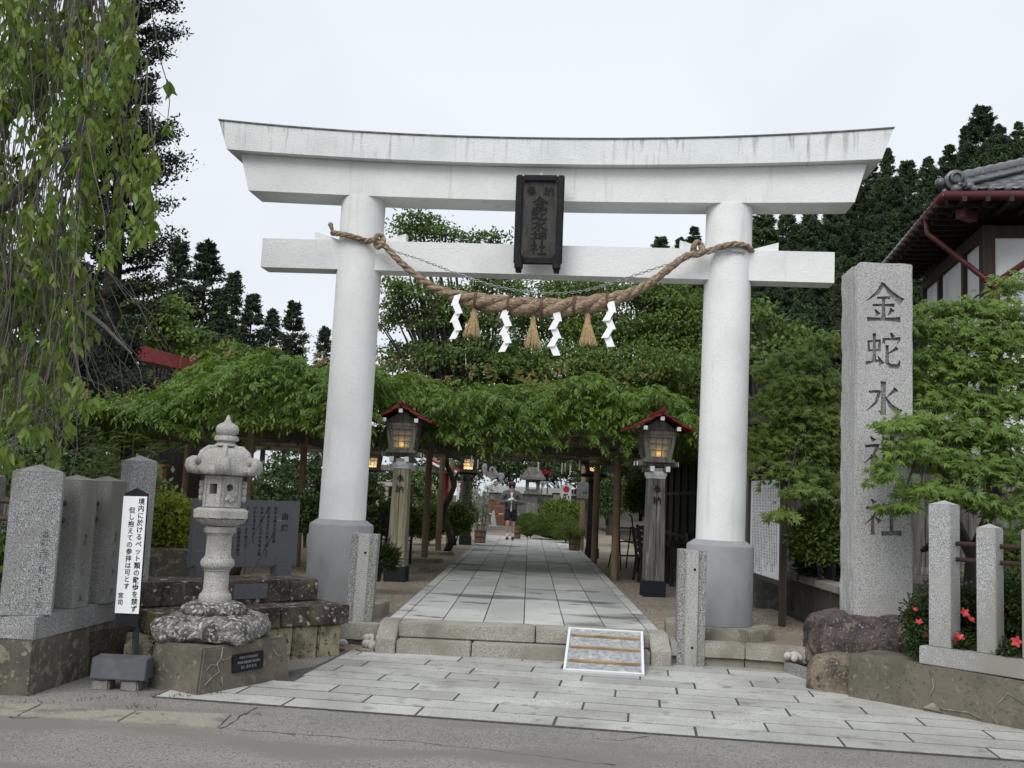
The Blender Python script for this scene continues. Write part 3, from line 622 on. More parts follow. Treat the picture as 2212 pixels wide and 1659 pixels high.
# lantern and its base
LB = [gp(427, 1505), gp(625, 1465), None, gp(314, 1481)]
LB[2] = LB[1]+LB[3]-LB[0]
cen = (LB[1]+LB[3])*.5
mb = MB(); mb.prism([(p.x, p.y) for p in LB], -.02, .335, .0, top=[((p.x-cen.x)*.93+cen.x, (p.y-cen.y)*.93+cen.y) for p in LB])
bmesh.ops.subdivide_edges(mb.bm, edges=mb.bm.edges[:], cuts=14, use_grid_fill=True); bmesh.ops.bevel(mb.bm, geom=[e for e in mb.bm.edges if e.calc_face_angle(0) > .7], offset=.015, segments=2, affect='EDGES'); mb.rough(.012, 5)
lb = tag(mb.build('concrete_base', CONC, smooth=True, angle=35), 'cracked dark concrete block carrying the stone lantern', 'base')
def onface(A, B, u, v, off=.004):      # a frame on the block's right hand face
    d = (B-A).normalized(); nrm_ = Vector((d.y, -d.x, 0)); L = (B-A).length; Zt = .335; k = 1-.07*v
    p = cen+((A-cen)*k).lerp((B-cen)*k, u); up = (cen+((A-cen)*(.93)).lerp((B-cen)*.93, u)+Vector((0, 0, Zt)))-(cen+(A-cen).lerp(B-cen, u)); up.normalize()
    nn = d.cross(up); nn = nn if nn.dot(nrm_) > 0 else -nn; p = Vector((p.x, p.y, Zt*v))+nn*off
    return Matrix(((d.x, -nn.x, up.x, p.x), (d.y, -nn.y, up.y, p.y), (d.z, -nn.z, up.z, p.z), (0, 0, 0, 1)))
FM = onface(LB[0], LB[1], .50, .57, .012)
pl_ = thing('inscription_plate', 'small black plate with pale lettering on the cracked lantern base', 'plate', FM.translation)
mb = MB(); mb.box((0, 0, 0), (.33, .018, .135), 0, .003, M=FM); po = mb.build('plate', BLACKL, pl_, world=True)
mb = MB()
for i, (tx_, sz) in enumerate((('昭和五十三年五月吉日', .020), ('奉納者 泉角田町 石材組合', .021), ('石工  橋 内 徳 治', .023))):
    me = font_mesh(tx_, sz, FM @ Matrix.Translation((0, -.0095, .036-.036*i)) @ STAND, .0006, .0006); mb.bm.from_mesh(me); bpy.data.meshes.remove(me)
mb.build('lettering', mk('faded_lettering', .22), pl_, world=True)
crk = mk('crack_filler', (.30, .28, .24), [((.15, .14, .115), 20, .4, .65)], .95)
def crack(par, A, B, pts, r_=.006):
    mb = MB(); fr = [onface(A, B, u, v, .0).translation for u, v in pts]; mb.tube(fr, [r_*random.uniform(.5, 1.4) for _ in fr], 5); o = mb.build('repaired_crack', crk, par, smooth=True, world=True); return o
crack(lb, LB[0], LB[1], [(.22, .98), (.21, .75), (.17, .62), (.20, .45), (.13, .36), (.06, .22)], .006)
crack(lb, LB[0], LB[1], [(.17, .60), (.10, .62), (.06, .52)], .004); crack(lb, LB[0], LB[1], [(.21, .70), (.28, .68), (.33, .74)], .006); crack(lb, LB[0], LB[1], [(.80, .80), (.86, .60), (.95, .52)], .004); crack(lb, LB[0], LB[1], [(.23, .33), (.25, .10)], .004)

LX, LY = cen.x-.10, cen.y+.04
sl_ = thing('stone_lantern', 'tall carved granite lantern with curled roof corners beside the steps', 'stone lantern', (LX, LY, .335))
mb = MB(); mb.ball((0, 0, 0), 1.0, 5)
for v in mb.bm.verts:
    p = v.co; h = p.z; q = (abs(p.x)**5+abs(p.y)**5+abs(p.z)**5)**.2; p = p/q
    t_ = max(0.0, p.z); v.co = Vector((p.x*(.405-.14*t_**3), p.y*(.395-.14*t_**3), .085+p.z*.105+.02*(1-(p.x*p.x+p.y*p.y)*.5)*t_))
mb.rough(.030, 4.5, 0, 3).rough(.018, 11, 0, 9).rough(.008, 30, 0, 5); mb.build('base_rock', ROCKB, sl_, smooth=True)
Q = .335
def petals(n, amt, ph=0): return lambda a, z: 1-amt*abs(math.cos(n*(a+ph)/2))**6
mb = MB(); mb.lathe([(.250, .525-Q), (.262, .545-Q), (.252, .575-Q), (.215, .60-Q), (.165, .617-Q), (.10, .62-Q)], 120, mod=petals(12, .13)); mb.rough(.003, 20); mb.build('lotus_base', ROCKB, sl_, smooth=True)
def lp(name, pr, n=48, mod=None, ph=0, ang=40):
    mb = MB(); mb.lathe([(r_, z-Q) for r_, z in pr], n, mod=mod, ph=ph); mb.rough(.0022, 22); return mb.build(name, GRANL, sl_, smooth=True, angle=ang)
lp('shaft', [(.108, .612), (.125, .618), (.128, .645), (.121, .672), (.106, .684), (.103, .70), (.097, .71), (.095, .85), (.104, .86), (.104, .872), (.118, .878), (.131, .90), (.132, .925), (.120, .950), (.106, .956), (.106, .967), (.100, .975), (.098, 1.13), (.106, 1.14), (.110, 1.15), (.124, 1.158), (.127, 1.185), (.122, 1.205), (.10, 1.208)])
HX = math.atan2(-LY, -LX)-R(3)
hexm = lambda ph: (lambda a, z: math.cos(R(30))/math.cos(((a-ph) % R(60))-R(30)))
lp('lotus_bowl', [(.105, 1.209), (.135, 1.215), (.185, 1.245), (.205, 1.268), (.195, 1.272)], 120, petals(12, .10))
lp('platform', [(.15, 1.273), (.238, 1.276), (.240, 1.335), (.222, 1.342), (.208, 1.352), (.15, 1.357)], 96, hexm(HX), 0, 30)
mb = MB(); mb.lathe([(.158, 1.358-Q), (.158, 1.612-Q)], 6, ph=HX)
fb = mb.build('fire_box', GRANL, sl_)
cut = MB()
for sgn, kind in ((-30, 'sq'), (30, 'rd')):
    a = HX+R(sgn); M = Matrix.Translation((0, 0, 1.505-Q)) @ Matrix.Rotation(a, 4, 'Z')
    if kind == 'sq': cut.box((.14, 0, 0), (.20, .070, .080), M=M)
    else: cut.lathe([(.030, 0), (.030, .2)], 20, M=M @ Matrix.Translation((.06, -.01, .012)) @ Matrix.Rotation(R(90), 4, 'Y'))
co = cut.build('cutter', None); co.parent = sl_
bpy.context.view_layer.update(); apply_bool(fb, co)
mb = MB()
for sgn in range(-150, 180, 60):           # rebated frames and carved relief on the six faces
    a = HX+R(sgn); M = Matrix.Rotation(a, 4, 'Z'); r0 = .158*math.cos(R(30))
    for z in (1.37, 1.60): mb.box((r0+.003, 0, z-Q), (.012, .150, .018), 0, .003, M=M)
    for y in (-.068, .068): mb.box((r0+.0035, y, 1.485-Q), (.012, .016, .212), 0, .003, M=M)
    if sgn != -30:
        for (y, z, s_) in ((-.01, 1.44, .028), (.02, 1.425, .022), (-.035, 1.425, .02), (.03, 1.455, .018), (.0, 1.415, .02)): mb.ball((0, 0, 0), 1, 2, (.022, s_, s_)) ; [setattr(v, 'co', M @ (v.co+Vector((r0, y, z-Q)))) for v in mb.bm.verts[-42:]]
for sgn in (-90, 90):
    a = HX+R(sgn); M = Matrix.Rotation(a, 4, 'Z')
    for (y, z, s_) in ((0, 1.43, .035), (0, 1.48, .045), (0, 1.53, .03), (0, 1.555, .018)):
        mb.ball((0, 0, 0), 1, 2, (.03, s_*1.2, s_)); [setattr(v, 'co', M @ (v.co+Vector((.158, y, z-Q)))) for v in mb.bm.verts[-42:]]
mb.build('relief', GRANL, sl_, smooth=True, angle=40)
# roof
mb = MB(); n = 96; prof = [(.10, 1.612, 0), (.245, 1.618, 1), (.265, 1.64, 1), (.258, 1.668, 1), (.232, 1.695, .6), (.215, 1.735, .3), (.198, 1.785, .15), (.155, 1.822, 0), (.06, 1.838, 0)]
rings = []
for r_, z, k in prof:
    ring = []
    for i in range(n):
        a = 2*math.pi*i/n; h_ = ((a-HX) % R(60))-R(30); e = abs(h_)/R(30)
        q = r_*(math.cos(R(30))/math.cos(h_)*(.35+.65*k)+(1-(.35+.65*k)))*1.06
        q *= 1-.09*k*(1-e)**2
        ring.append(mb.bm.verts.new((q*math.cos(a), q*math.sin(a), z-Q+k*.035*e**3)))
    rings.append(ring)
for A, B in zip(rings, rings[1:]):
    for i in range(n): mb.bm.faces.new((A[i], A[(i+1) % n], B[(i+1) % n], B[i]))
mb.bm.faces.new(rings[0][::-1]); mb.bm.faces.new(rings[-1])
for k in range(6):
    a = HX+k*R(60); c_a, s_a = math.cos(a), math.sin(a); P = lambda r_, z: Vector((r_*c_a, r_*s_a, z-Q))
    mb.tube([P(.07, 1.838), P(.15, 1.830), P(.20, 1.79), P(.22, 1.74), P(.24, 1.70), P(.265, 1.685)], [.018, .022, .024, .025, .028, .032], 8)
    t_ = Vector((-s_a, c_a, 0))
    for off in (-.026, .0, .026):
        mb.tube([P(.248, 1.65)+t_*off, P(.278, 1.655)+t_*off, P(.293, 1.685)+t_*off, P(.289, 1.72)+t_*off, P(.264, 1.735)+t_*off, P(.243, 1.72)+t_*off, P(.246, 1.70)+t_*off], [.034, .036, .034, .030, .027, .024, .02], 10)
mb.rough(.0022, 22); mb.build('roof', GRANL, sl_, smooth=True, angle=50)
lp('finial', [(.05, 1.837), (.062, 1.842), (.092, 1.852), (.088, 1.862), (.066, 1.878), (.068, 1.884), (.094, 1.895), (.096, 1.915), (.088, 1.932), (.066, 1.935), (.076, 1.942), (.090, 1.965), (.092, 1.99), (.082, 2.015), (.058, 2.032), (.034, 2.042), (.022, 2.062), (.014, 2.09), (.004, 2.105)], 40)

# stepped masonry and the monument board
mp0 = gp(734, 1415); mp1 = gp(624, 1424); dm = (mp0-mp1).normalized(); nm = Vector((dm.y, -dm.x, 0)); a_m = math.atan2(dm.y, dm.x)
MM = Matrix.Translation(mp0) @ Matrix.Rotation(a_m, 4, 'Z')        # x runs from right end (0) to the left (-)
ms = thing('stepped_masonry', 'stepped plinth of lichen covered brown stone blocks behind the lantern', 'plinth', mp0, a_m)
def blk(x0, x1, y0, y1, z0, z1, m, amp=.008, name='block', cuts=5, bev=.012):
    mb = MB(); mb.box(((x0+x1)/2, (y0+y1)/2, (z0+z1)/2), (x1-x0, y1-y0, z1-z0), 0, bev); mb.rough(amp, 5, cuts if cuts else 0, x0*3.1); return mb.build(name, m, ms, smooth=True, angle=40)
for x0, x1 in ((-.24, 0), (-.50, -.25), (-.98, -.51), (-1.45, -.99), (-1.95, -1.46)): blk(x0, x1, 0, .45, -.02, .285, MASONL)
for x0, x1 in ((-.66, .05), (-1.28, -.665), (-1.84, -1.285)): blk(x0, x1, -.05, .9, .288, .462, MASON)
for x0, x1 in ((-.36, -.06), (-1.06, -.365), (-1.60, -1.065), (-2.10, -1.605)): blk(x0, x1, .36, .9, .466, .672, MASON)
mb = MB(); mb.box((-.78, .352, .575), (.34, .03, .135), 0, .004); mb.build('dark_tablet', SLATE, ms)
bl, br = at(409, 1227, 9.5), at(640, 1223, 10.25); bl.z = br.z = (bl.z+br.z)/2
db = (br-bl); bw = db.length; ab = math.atan2(db.y, db.x)
mo = thing('monument_board', 'dark slate monument slab engraved with faint columns of writing', 'monument', bl, ab)
bh = at(412, 1076, 9.5).z-bl.z
mb = MB(); mb.box((bw/2, .03, bh/2), (bw, .06, bh), 0, .004); sb_ = mb.build('slab', SLATE, mo)
mb = MB(); random.seed(3); TXT = '金蛇水神社の御祭神は水速女命と申し上げ水を司る神として古くより崇敬され五穀豊穣商売繁昌の守護神として広く信仰を集め今日に至る'
column(mb, '由緒', bw-.16, bh-.10, .075, -.001, None, 1.5)
for i in range(10): column(mb, (TXT[i*6:i*6+14] or TXT[:12]).ljust(6, '水')[:random.randint(8, 13)], bw-.27-.075*i, bh-.06, .036, -.0005, None, 1.12)
mb.build('engraving', mk('slate_engraving', (.022, .022, .024)), sb_)
for x in (.12, bw-.16):
    mb = MB(); mb.box((x, .02, -.045), (.17, .13, .15), 0, .008); mb.build('foot_block', SLATE, mo)
mb = MB(); mb.box((-3.62, 10.62, .60), (.95, .16, .50), R(6), .015); mb.rough(.008, 6, 4)
tag(mb.build('planter_wall', CONCL, smooth=True, angle=40), 'low mossy concrete wall below the yellow green bush', 'wall')

# notched gate posts
BAND = mk('weathered_pale_granite', (.40, .40, .375), [(.2, 120, .48, .60, 2), (.6, 110, .56, .68, 2), ((.26, .26, .22), 3, .5, .75, 4, (1, 1, .3))], .9, (70, .5, .006))
def notch(name, c, rz, label):
    o_ = thing(name, label, 'stone post', (c[0], c[1], -.02), rz, 'notched stone posts beside the steps')
    w, d = .27, .22; a, q = .065, .022
    prof = [(-w/2, -d/2+q), (w/2, -d/2+q), (w/2, d/2), (-w/2, d/2)]
    mb = MB(); mb.prism(prof, 0, 1.125); bmesh.ops.bevel(mb.bm, geom=mb.bm.edges[:], offset=.004, segments=1, affect='EDGES')
    mb.rough(.004, 14, 6); p = mb.build('shaft', ROUGHPOST, o_)
    mb = MB(); mb.prism([(-w/2+a, -d/2+q+.01), (-w/2+a+.016, -d/2), (w/2-a-.016, -d/2), (w/2-a, -d/2+q+.01)], .002, 1.122); mb.build('front_band', BAND, o_)
    for x, z in ((.02, .94), (.01, .20)):
        mb = MB(); mb.lathe([(.013, 0), (.013, .004)], 14, M=Matrix.Translation((x, -d/2+.001, z)) @ Matrix.Rotation(R(90), 4, 'X')); mb.build('bolt_hole', LEAD, o_)
    return o_
pr_ = gp(1493, 1441); notch('gate_post', (pr_.x, pr_.y+.11), R(-3), 'right one of two rough notched granite posts, beside the ramp')
pl2 = gp(777, 1396, .0); notch('gate_post', (-1.665, 10.35), R(2), 'left one of two rough notched granite posts, beside the masonry').rotation_euler[1] = R(1.2)
sheet('gravel_patch', [(-1.72, 9.85), (-1.43, 9.88), (-1.43, 10.12), (-2.0, 10.15), (-1.9, 9.95)], -.01, .03, GRAVEL)
PEB = mk('white_pebble', (.46, .44, .40), [((.25, .22, .19), 9, .5, .7)], .7)
for i, (x, y, s_, g) in enumerate(((-1.50, 9.98, .055, 0), (-1.46, 10.03, .05, 0), (-1.53, 10.05, .045, 0), (-1.445, 9.95, .05, 0), (-1.49, 10.07, .05, 0), (-1.76, 10.02, .05, 0), (2.50, 9.80, .045, 1), (2.57, 9.84, .05, 1), (2.55, 9.74, .045, 1), (2.60, 9.78, .04, 1))):
    mb = MB(); mb.ball((0, 0, 0), s_, 3, (1.1, .8, .75)); mb.rough(.012, 12, 0, i); o = mb.build('pebble', PEB, smooth=True); zz_ = .06 if g == 0 else .16
    if i in (2, 4): zz_ = .11
    o.location = (x, y, zz_); o.rotation_euler = (0, .3, i*1.3)
    tag(o, 'smooth white pebble piled beside the left side block of the steps' if g == 0 and i != 5 else ('lone white pebble at the foot of the left gate post' if g == 0 else 'smooth white pebble heaped against the dark boulder'), 'pebble', ('white pebbles left of the steps' if i != 5 else 'lone pebbles') if g == 0 else 'white pebbles by the boulder')

# ------------------------------------------------------------------ right: boulder, name pillar, wall, fence
def boulder(name, c, d, m, seed, amp, rz=0.0, label=None):
    mb = MB(); mb.ball((0, 0, 0), 1, 5)
    for v in mb.bm.verts:
        p = v.co; k = (abs(p.x)**4+abs(p.y)**4+abs(p.z)**4)**.25; p = p/k*.5; v.co = Vector((p.x*d[0], p.y*d[1], p.z*d[2]))
    rr = random.Random(seed)
    for _ in range(16):                                  # split faces
        n_ = Vector((rr.gauss(0, 1), rr.gauss(0, 1), rr.gauss(0, .8))).normalized(); sup = sum(abs(n_[i])*d[i]*.5 for i in range(3)); h = sup*rr.uniform(.66, .86)
        for v in mb.bm.verts:
            e_ = v.co.dot(n_)-h
            if e_ > 0: v.co -= n_*e_
    mb.rough(amp*.5, 2.4, 0, seed).rough(amp*.4, 7, 0, seed+4).rough(amp*.15, 20, 0, seed+8)
    o = mb.build(name, m, smooth=True); o.location = c; o.rotation_euler = (0, 0, rz); return tag(o, label, 'boulder')
PY = 9.62; pbl = at(1845, 1322, PY-.2); pbr = at(1971, 1332, PY-.2); pcx = (pbl.x+pbr.x)/2
boulder('boulder', (pcx-.05, PY-.02, .32), (1.16, .98, .55), ROCKD, 2.0, .09, 0, 'big dark reddish boulder carrying the inscribed stone pillar')
boulder('lower_boulder', (2.80, 9.14, .06), (.46, .62, .46), ROCKL, 7.3, .05, R(-40), 'rounded tan boulder at the corner of the right concrete wall')
npz = .535; ptz = at(1906, 566, PY-.2).z-.01; ph_ = ptz-npz
npl = thing('name_pillar', 'tall granite pillar engraved with five large characters standing on the dark boulder', 'stone pillar', (pcx, PY, npz-.03), R(1))
mb = MB(); pw, pd = pbr.x-pbl.x, .42
mb.box((0, 0, ph_/2+.015), (pw, pd, ph_+.03), 0, .012)
bmesh.ops.subdivide_edges(mb.bm, edges=[e for e in mb.bm.edges if e.calc_length() > .3], cuts=40, use_grid_fill=True)
for v in mb.bm.verts:                                     # pitched, uneven left side and arrises
    z = v.co.z; nz_ = mnoise.noise(Vector((v.co.y*7, z*6, 3))); n2 = mnoise.noise(Vector((v.co.y*19, z*17, 9)))
    if v.co.x < -pw/2+.02: v.co.x += nz_*.010+n2*.014-.008; 
    if v.co.x > pw/2-.02: v.co.x += n2*.006
    if z > ph_: v.co.z += mnoise.noise(Vector((v.co.x*9, v.co.y*9, 1)))*.012 - (.03 if v.co.x < -pw/2+.03 else 0)
pb_ = mb.build('shaft', PILST, npl, smooth=True, angle=30)
cut = MB()
for i, (ch, py_, sz) in enumerate((('金', 652, .395), ('蛇', 757, .37), ('水', 862, .36), ('神', 985, .40), ('社', 1117, .37))):
    zc = at(1908, py_, PY-.2).z-(npz-.03); brush(cut, ch, -.012, zc, sz*.95, -pd/2-.02, -pd/2+.030, 1.18, None, .98, 2.0)
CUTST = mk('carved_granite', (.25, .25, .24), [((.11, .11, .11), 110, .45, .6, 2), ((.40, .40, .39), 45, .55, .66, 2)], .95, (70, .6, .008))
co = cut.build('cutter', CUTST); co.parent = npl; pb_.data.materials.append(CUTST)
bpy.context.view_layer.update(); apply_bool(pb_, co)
pb_.data.set_sharp_from_angle(angle=R(30))

W0, W1 = gp(1833, 1506), gp(2212, 1579); dw = (W1-W0).normalized(); nw = Vector((-dw.y, dw.x, 0)); aw = math.atan2(dw.y, dw.x)
WMx = Matrix.Translation(W0) @ Matrix.Rotation(aw, 4, 'Z')
mb = MB(); mb.box((2.5, .25, .168), (5.0, .5, .376), M=WMx); bmesh.ops.subdivide_edges(mb.bm, edges=[e for e in mb.bm.edges if e.calc_length() > .2], cuts=16, use_grid_fill=True); mb.rough(.012, 4)
rw = tag(mb.build('concrete_wall', CONC, smooth=True, angle=40), 'low cracked concrete retaining wall under the right stone fence', 'wall')
def rcrack(pts, r_=.006):
    mb = MB(); mb.tube([WMx @ Vector((x, -.007, z)) for x, z in pts], [r_*random.uniform(.6, 1.3) for _ in pts], 5); mb.build('repaired_crack', crk, rw, smooth=True)
rcrack([(.72, .29), (.73, .2), (.70, .12), (.71, .06), (.67, .03)], .004); rcrack([(.72, .06), (.80, .05), (1.0, .06), (1.1, .03)], .004)
rcrack([(1.30, .26), (1.22, .16), (1.17, .08), (1.2, .02)], .005); rcrack([(1.30, .25), (1.40, .2), (1.5, .22)], .005)
mb = MB(); mb.prism([(.64, .03), (.72, .085), (.80, .02)], -.012, .012, .003, M=WMx @ STAND); mb.build('patch', crk, rw)
rf = thing('stone_fence', 'pale granite fence of square posts joined by two rails on the right wall', 'fence', W0, aw)
zt = .362
def on_line(px_, z, off=.0):
    d = _ray(px_, 1400); # where the sight line of that column meets the fence line, in plan
    A = W0+nw*off; t = (A.x*d.y-A.y*d.x)/(dw.y*d.x-dw.x*d.y); return t
s0 = on_line(1985, .3, .03)
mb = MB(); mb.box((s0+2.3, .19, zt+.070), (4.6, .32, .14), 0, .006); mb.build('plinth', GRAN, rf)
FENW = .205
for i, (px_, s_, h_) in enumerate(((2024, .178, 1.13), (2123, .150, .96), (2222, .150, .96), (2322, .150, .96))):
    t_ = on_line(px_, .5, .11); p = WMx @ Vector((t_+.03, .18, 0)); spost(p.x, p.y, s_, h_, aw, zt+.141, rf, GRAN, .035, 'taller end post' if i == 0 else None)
for z in (1.325, 1.20):
    mb = MB(); mb.tube([WMx @ Vector((s0+.15, .2, z)), WMx @ Vector((s0+4.4, .2, z))], .019, 10); mb.build('rail', RUST, rf, smooth=True, world=True)
# ------------------------------------------------------------------ wheelchair ramp on the steps
rb0, rb1, rt0, rt1 = gp(1219, 1448, .012), gp(1397, 1462, .012), Vector((.43, 10.05, .285)), Vector((1.14, 10.06, .285))
rx = ((rb1-rb0)+(rt1-rt0)).normalized(); rz_ = rx.cross(((rt0-rb0)+(rt1-rb1)).normalized()).normalized(); ry = rz_.cross(rx)
rc = (rb0+rb1+rt0+rt1)/4; RL = ((rt0-rb0).length+(rt1-rb1).length)/2; RW = ((rb1-rb0).length+(rt1-rt0).length)/2
RM = Matrix(((rx.x, ry.x, rz_.x, rc.x), (rx.y, ry.y, rz_.y, rc.y), (rx.z, ry.z, rz_.z, rc.z), (0, 0, 0, 1)))
rmp = thing('access_ramp', 'grey mat ramp with white metal frame and three wooden battens leaning on the steps', 'ramp', (rc.x, rc.y, 0))
mb = MB(); mb.box((0, 0, 0), (RW-.03, RL-.03, .016), M=RM); mb.build('deck', mk('ramp_mat', (.36, .37, .38), [((.24, .25, .26), 26, .42, .6, 5), ((.50, .51, .52), 14, .58, .7, 6)], .7, (60, .5, .006)), rmp, world=True)
mb = MB()
for s in (-1, 1): mb.box((s*(RW/2-.012), 0, .004), (.024, RL, .034), 0, .003, M=RM)
for s in (-1, 1): mb.box((0, s*(RL/2-.011), .003), (RW-.05, .022, .032), 0, .003, M=RM)
mb.build('frame', mk('white_aluminium', (.74, .76, .78), (), .4, metal=.15), rmp, world=True)
for k in (-.30, .02, .30):
    mb = MB(); mb.box((.0, k*RL, .02), (RW*.90, .024, .022), R(-.8), .003, M=RM); mb.build('batten', mk('batten_wood', (.40, .27, .15), [((.26, .17, .09), 20, .45, .65, 4, (.2, 1, 1))], .8), rmp, world=True)

# ------------------------------------------------------------------ wooden lamps
def lamp_glow(): 
    m = mk('lamp_glow', (1, .75, .4), emit=((1.0, .62, .22), 6.0)); return m
def frosted(name, col):
    m = bpy.data.materials.new(name); m.use_nodes = True; t = m.node_tree; N = t.nodes; b_ = N['Principled BSDF']; b_.inputs['Base Color'].default_value = c3(col); b_.inputs['Roughness'].default_value = .35
    tr = N.new('ShaderNodeBsdfTranslucent'); tr.inputs[0].default_value = c3((.75, .68, .52)); ms = N.new('ShaderNodeMixShader'); ms.inputs[0].default_value = .55
    t.links.new(b_.outputs[0], ms.inputs[1]); t.links.new(tr.outputs[0], ms.inputs[2]); t.links.new(ms.outputs[0], N['Material Output'].inputs[0]); return m
PANE = frosted('frosted_pane', (.62, .57, .47)); GLOW = lamp_glow(); GLOWS = mk('lamp_glow_strong', (1, .8, .5), emit=((1.0, .70, .34), 26.0))
def make_lamp(label, post_m, wood_m, base_m, end_m, roof_m, group):
    o = thing('wooden_lamp', label, 'lantern', (0, 0, 0), 0, group); dark = post_m is DARKWOOD
    mb = MB(); mb.box((0, 0, .115), (.32, .32, .235), 0, .006); mb.build('base', base_m, o)
    a, b = .138, .118
    mb = MB()
    for s in (-1, 1): mb.prism([(s*.003, -a), (s*a, -a), (s*a, a), (s*.003, a)][::s], .232, 1.71, .004, top=[(s*.003, -b), (s*b, -b), (s*b, b), (s*.003, b)][::s])
    p = mb.build('post', post_m, o)
    mb = MB(); brush(mb, '奉', 0, 1.555, .125, -.128, -.1225, 1.25); mb.build('character', INK, p)
    mb = MB(); brush(mb, '納', 0, 1.395, .125, -.131, -.1255, 1.25); mb.build('character', INK, p)
    mb = MB(); mb.lathe([(.172, 1.712), (.172, 1.725), (.195, 1.765), (.195, 1.80), (.155, 1.835), (.155, 1.865)], 4, ph=R(45)); mb.build('cap', end_m, o)
    mb = MB()
    for s in (-1, 1): mb.box((s*.115, 0, 1.845), (.07, .60, .085), 0, .012); mb.box((0, s*.115, 1.925), (.60, .07, .075), 0, .012)
    mb.box((0, 0, 1.965), (.46, .46, .05), 0, .008); mb.build('bracket', wood_m, o)
    for s in (-1, 1):
        for q in (-1, 1):
            mb = MB(); mb.box((s*.115, q*.302, 1.845), (.062, .008, .076), 0, .002); mb.build('beam_end', end_m, o)
            mb = MB(); mb.box((q*.302, s*.115, 1.925), (.008, .062, .066), 0, .002); mb.build('beam_end', end_m, o)
    z0, z1, h0, h1 = 1.99, 2.345, .185, .235
    fr = MB(); pn = MB(); br = MB()
    for k in range(4):
        M = Matrix.Rotation(k*math.pi/2, 4, 'Z'); W = lambda x, t, d=0.0: M @ Vector((x*(h0+(h1-h0)*t), -(h0+(h1-h0)*t)+d, z0+(z1-z0)*t))
        def bar(mbx, x0, t0, x1, t1, wx, wt, d0, d1):
            if wx: q = [W(x0-wx, t0, d0), W(x0+wx, t0, d0), W(x1+wx, t1, d0), W(x1-wx, t1, d0), W(x0-wx, t0, d1), W(x0+wx, t0, d1), W(x1+wx, t1, d1), W(x1-wx, t1, d1)]
            else: q = [W(x0, t0-wt, d0), W(x1, t1-wt, d0), W(x1, t1+wt, d0), W(x0, t0+wt, d0), W(x0, t0-wt, d1), W(x1, t1-wt, d1), W(x1, t1+wt, d1), W(x0, t0+wt, d1)]
            mbx.add(q, [(0, 1, 2, 3), (7, 6, 5, 4), (0, 4, 5, 1), (1, 5, 6, 2), (2, 6, 7, 3), (3, 7, 4, 0)])
        for s in (-1, 1): bar(fr, s*.93, 0, s*.93, 1, .10, 0, 0, .045); bar(fr, s*.70, .05, s*.70, .95, .07, 0, .012, .035)
        bar(fr, -.99, .05, .99, .05, 0, .055, .004, .045); bar(fr, -.99, .95, .99, .95, 0, .055, .004, .045)
        for x in (-.22, .22): bar(br, x, .1, x, .9, .022, 0, .020, .034)
        for t_ in (.37, .64): bar(br, -.66, t_, .66, t_, 0, .018, .018, .036)
        pn.add([W(-.68, .08, .04), W(.68, .08, .04), W(.68, .92, .04), W(-.68, .92, .04)], [(0, 1, 2, 3)])
    fr.box((0, 0, 1.995), (.36, .36, .02)); fr.build('frame', wood_m, o); br.build('window_bars', wood_m, o); pn.build('panes', PANE, o)
    mb = MB(); mb.ball((.0, -.02 if dark else -.105, 2.085), .05 if dark else .030, 2); mb.build('bulb', GLOWS if dark else GLOW, o, smooth=True)
    mb = MB(); mb.box((0, 0, 2.375), (.47, .47, .05), 0, .004)
    for s in (-1, 1):
        mb.prism([(-.30, 2.39), (.30, 2.39), (0, 2.60)], .19*s, .19*s+.02, M=Matrix(((1, 0, 0, 0), (0, 0, 1, 0), (0, 1, 0, 0), (0, 0, 0, 1))))
    mb.build('gable', wood_m, o)
    rf = MB()
    for s in (-1, 1):                  # boards stepped like shingles, on a hollow curve
        pr = [(.0, 2.665), (.13, 2.60), (.27, 2.515), (.42, 2.445), (.47, 2.43)]
        for i in range(4):
            (x0, q0), (x1, q1) = pr[i], pr[i+1]
            for dz in (0,):
                vs = []
                for y in (-.40, .40):
                    vs += [(s*x0, y, q0-.004), (s*(x1+.015), y, q1+.006), (s*(x1+.015), y, q1-.026), (s*x0, y, q0-.036)]
                rf.add(vs, [(0, 1, 2, 3), (7, 6, 5, 4), (0, 4, 5, 1), (1, 5, 6, 2), (2, 6, 7, 3), (3, 7, 4, 0)])
    rf.box((0, 0, 2.675), (.06, .86, .055), 0, .01)
    for s in (-1, 1): rf.box((0, s*.425, 2.70), (.05, .05, .06), 0, .012)
    rf.build('roof', roof_m, o)
    for x, z in ((0, 2.575), (-.245, 2.43), (.245, 2.43)):
        mb = MB(); mb.box((x, 0, z), (.055, .74, .055), 0, .004); mb.build('purlin', wood_m, o)
        for s in (-1, 1): mb = MB(); mb.box((x, s*.373, z), (.058, .012, .058), 0, .002); mb.build('purlin_end', end_m, o)
    return o
G1 = 'wooden lamps along the path'
lpl = gp(853, 1257, .19); lpr = gp(1412, 1290, .19)
l1 = make_lamp('pale bare wood lamp post with red roof and lit window left of the path', PALEWOOD, OLDWOOD, NAVY, WHITEM, REDP, G1); l1.location = (lpl.x, lpl.y+.15, .185); l1.rotation_euler = (0, 0, R(-4))
l2 = copy_tree(l1); l2.location = (lpr.x, lpr.y+.15, .185); l2.rotation_euler = (0, 0, R(5)); l2['label'] = 'grey weathered wood lamp post with red roof right of the path'
for ch in bpy.data.objects:
    if ch.parent == l2 and ch.name.startswith('post'): ch.data = ch.data.copy(); ch.data.materials[0] = OLDWOOD
l3 = make_lamp('dark wooden lamp post with white lit window deep under the trellis on the left', DARKWOOD, DARKWOOD, NAVY, DARKWOOD, DARKWOOD, 'dark wooden lamps under the trellis')
p = at(1005, 1165, 27.5); l3.location = (p.x, 27.5, .185)
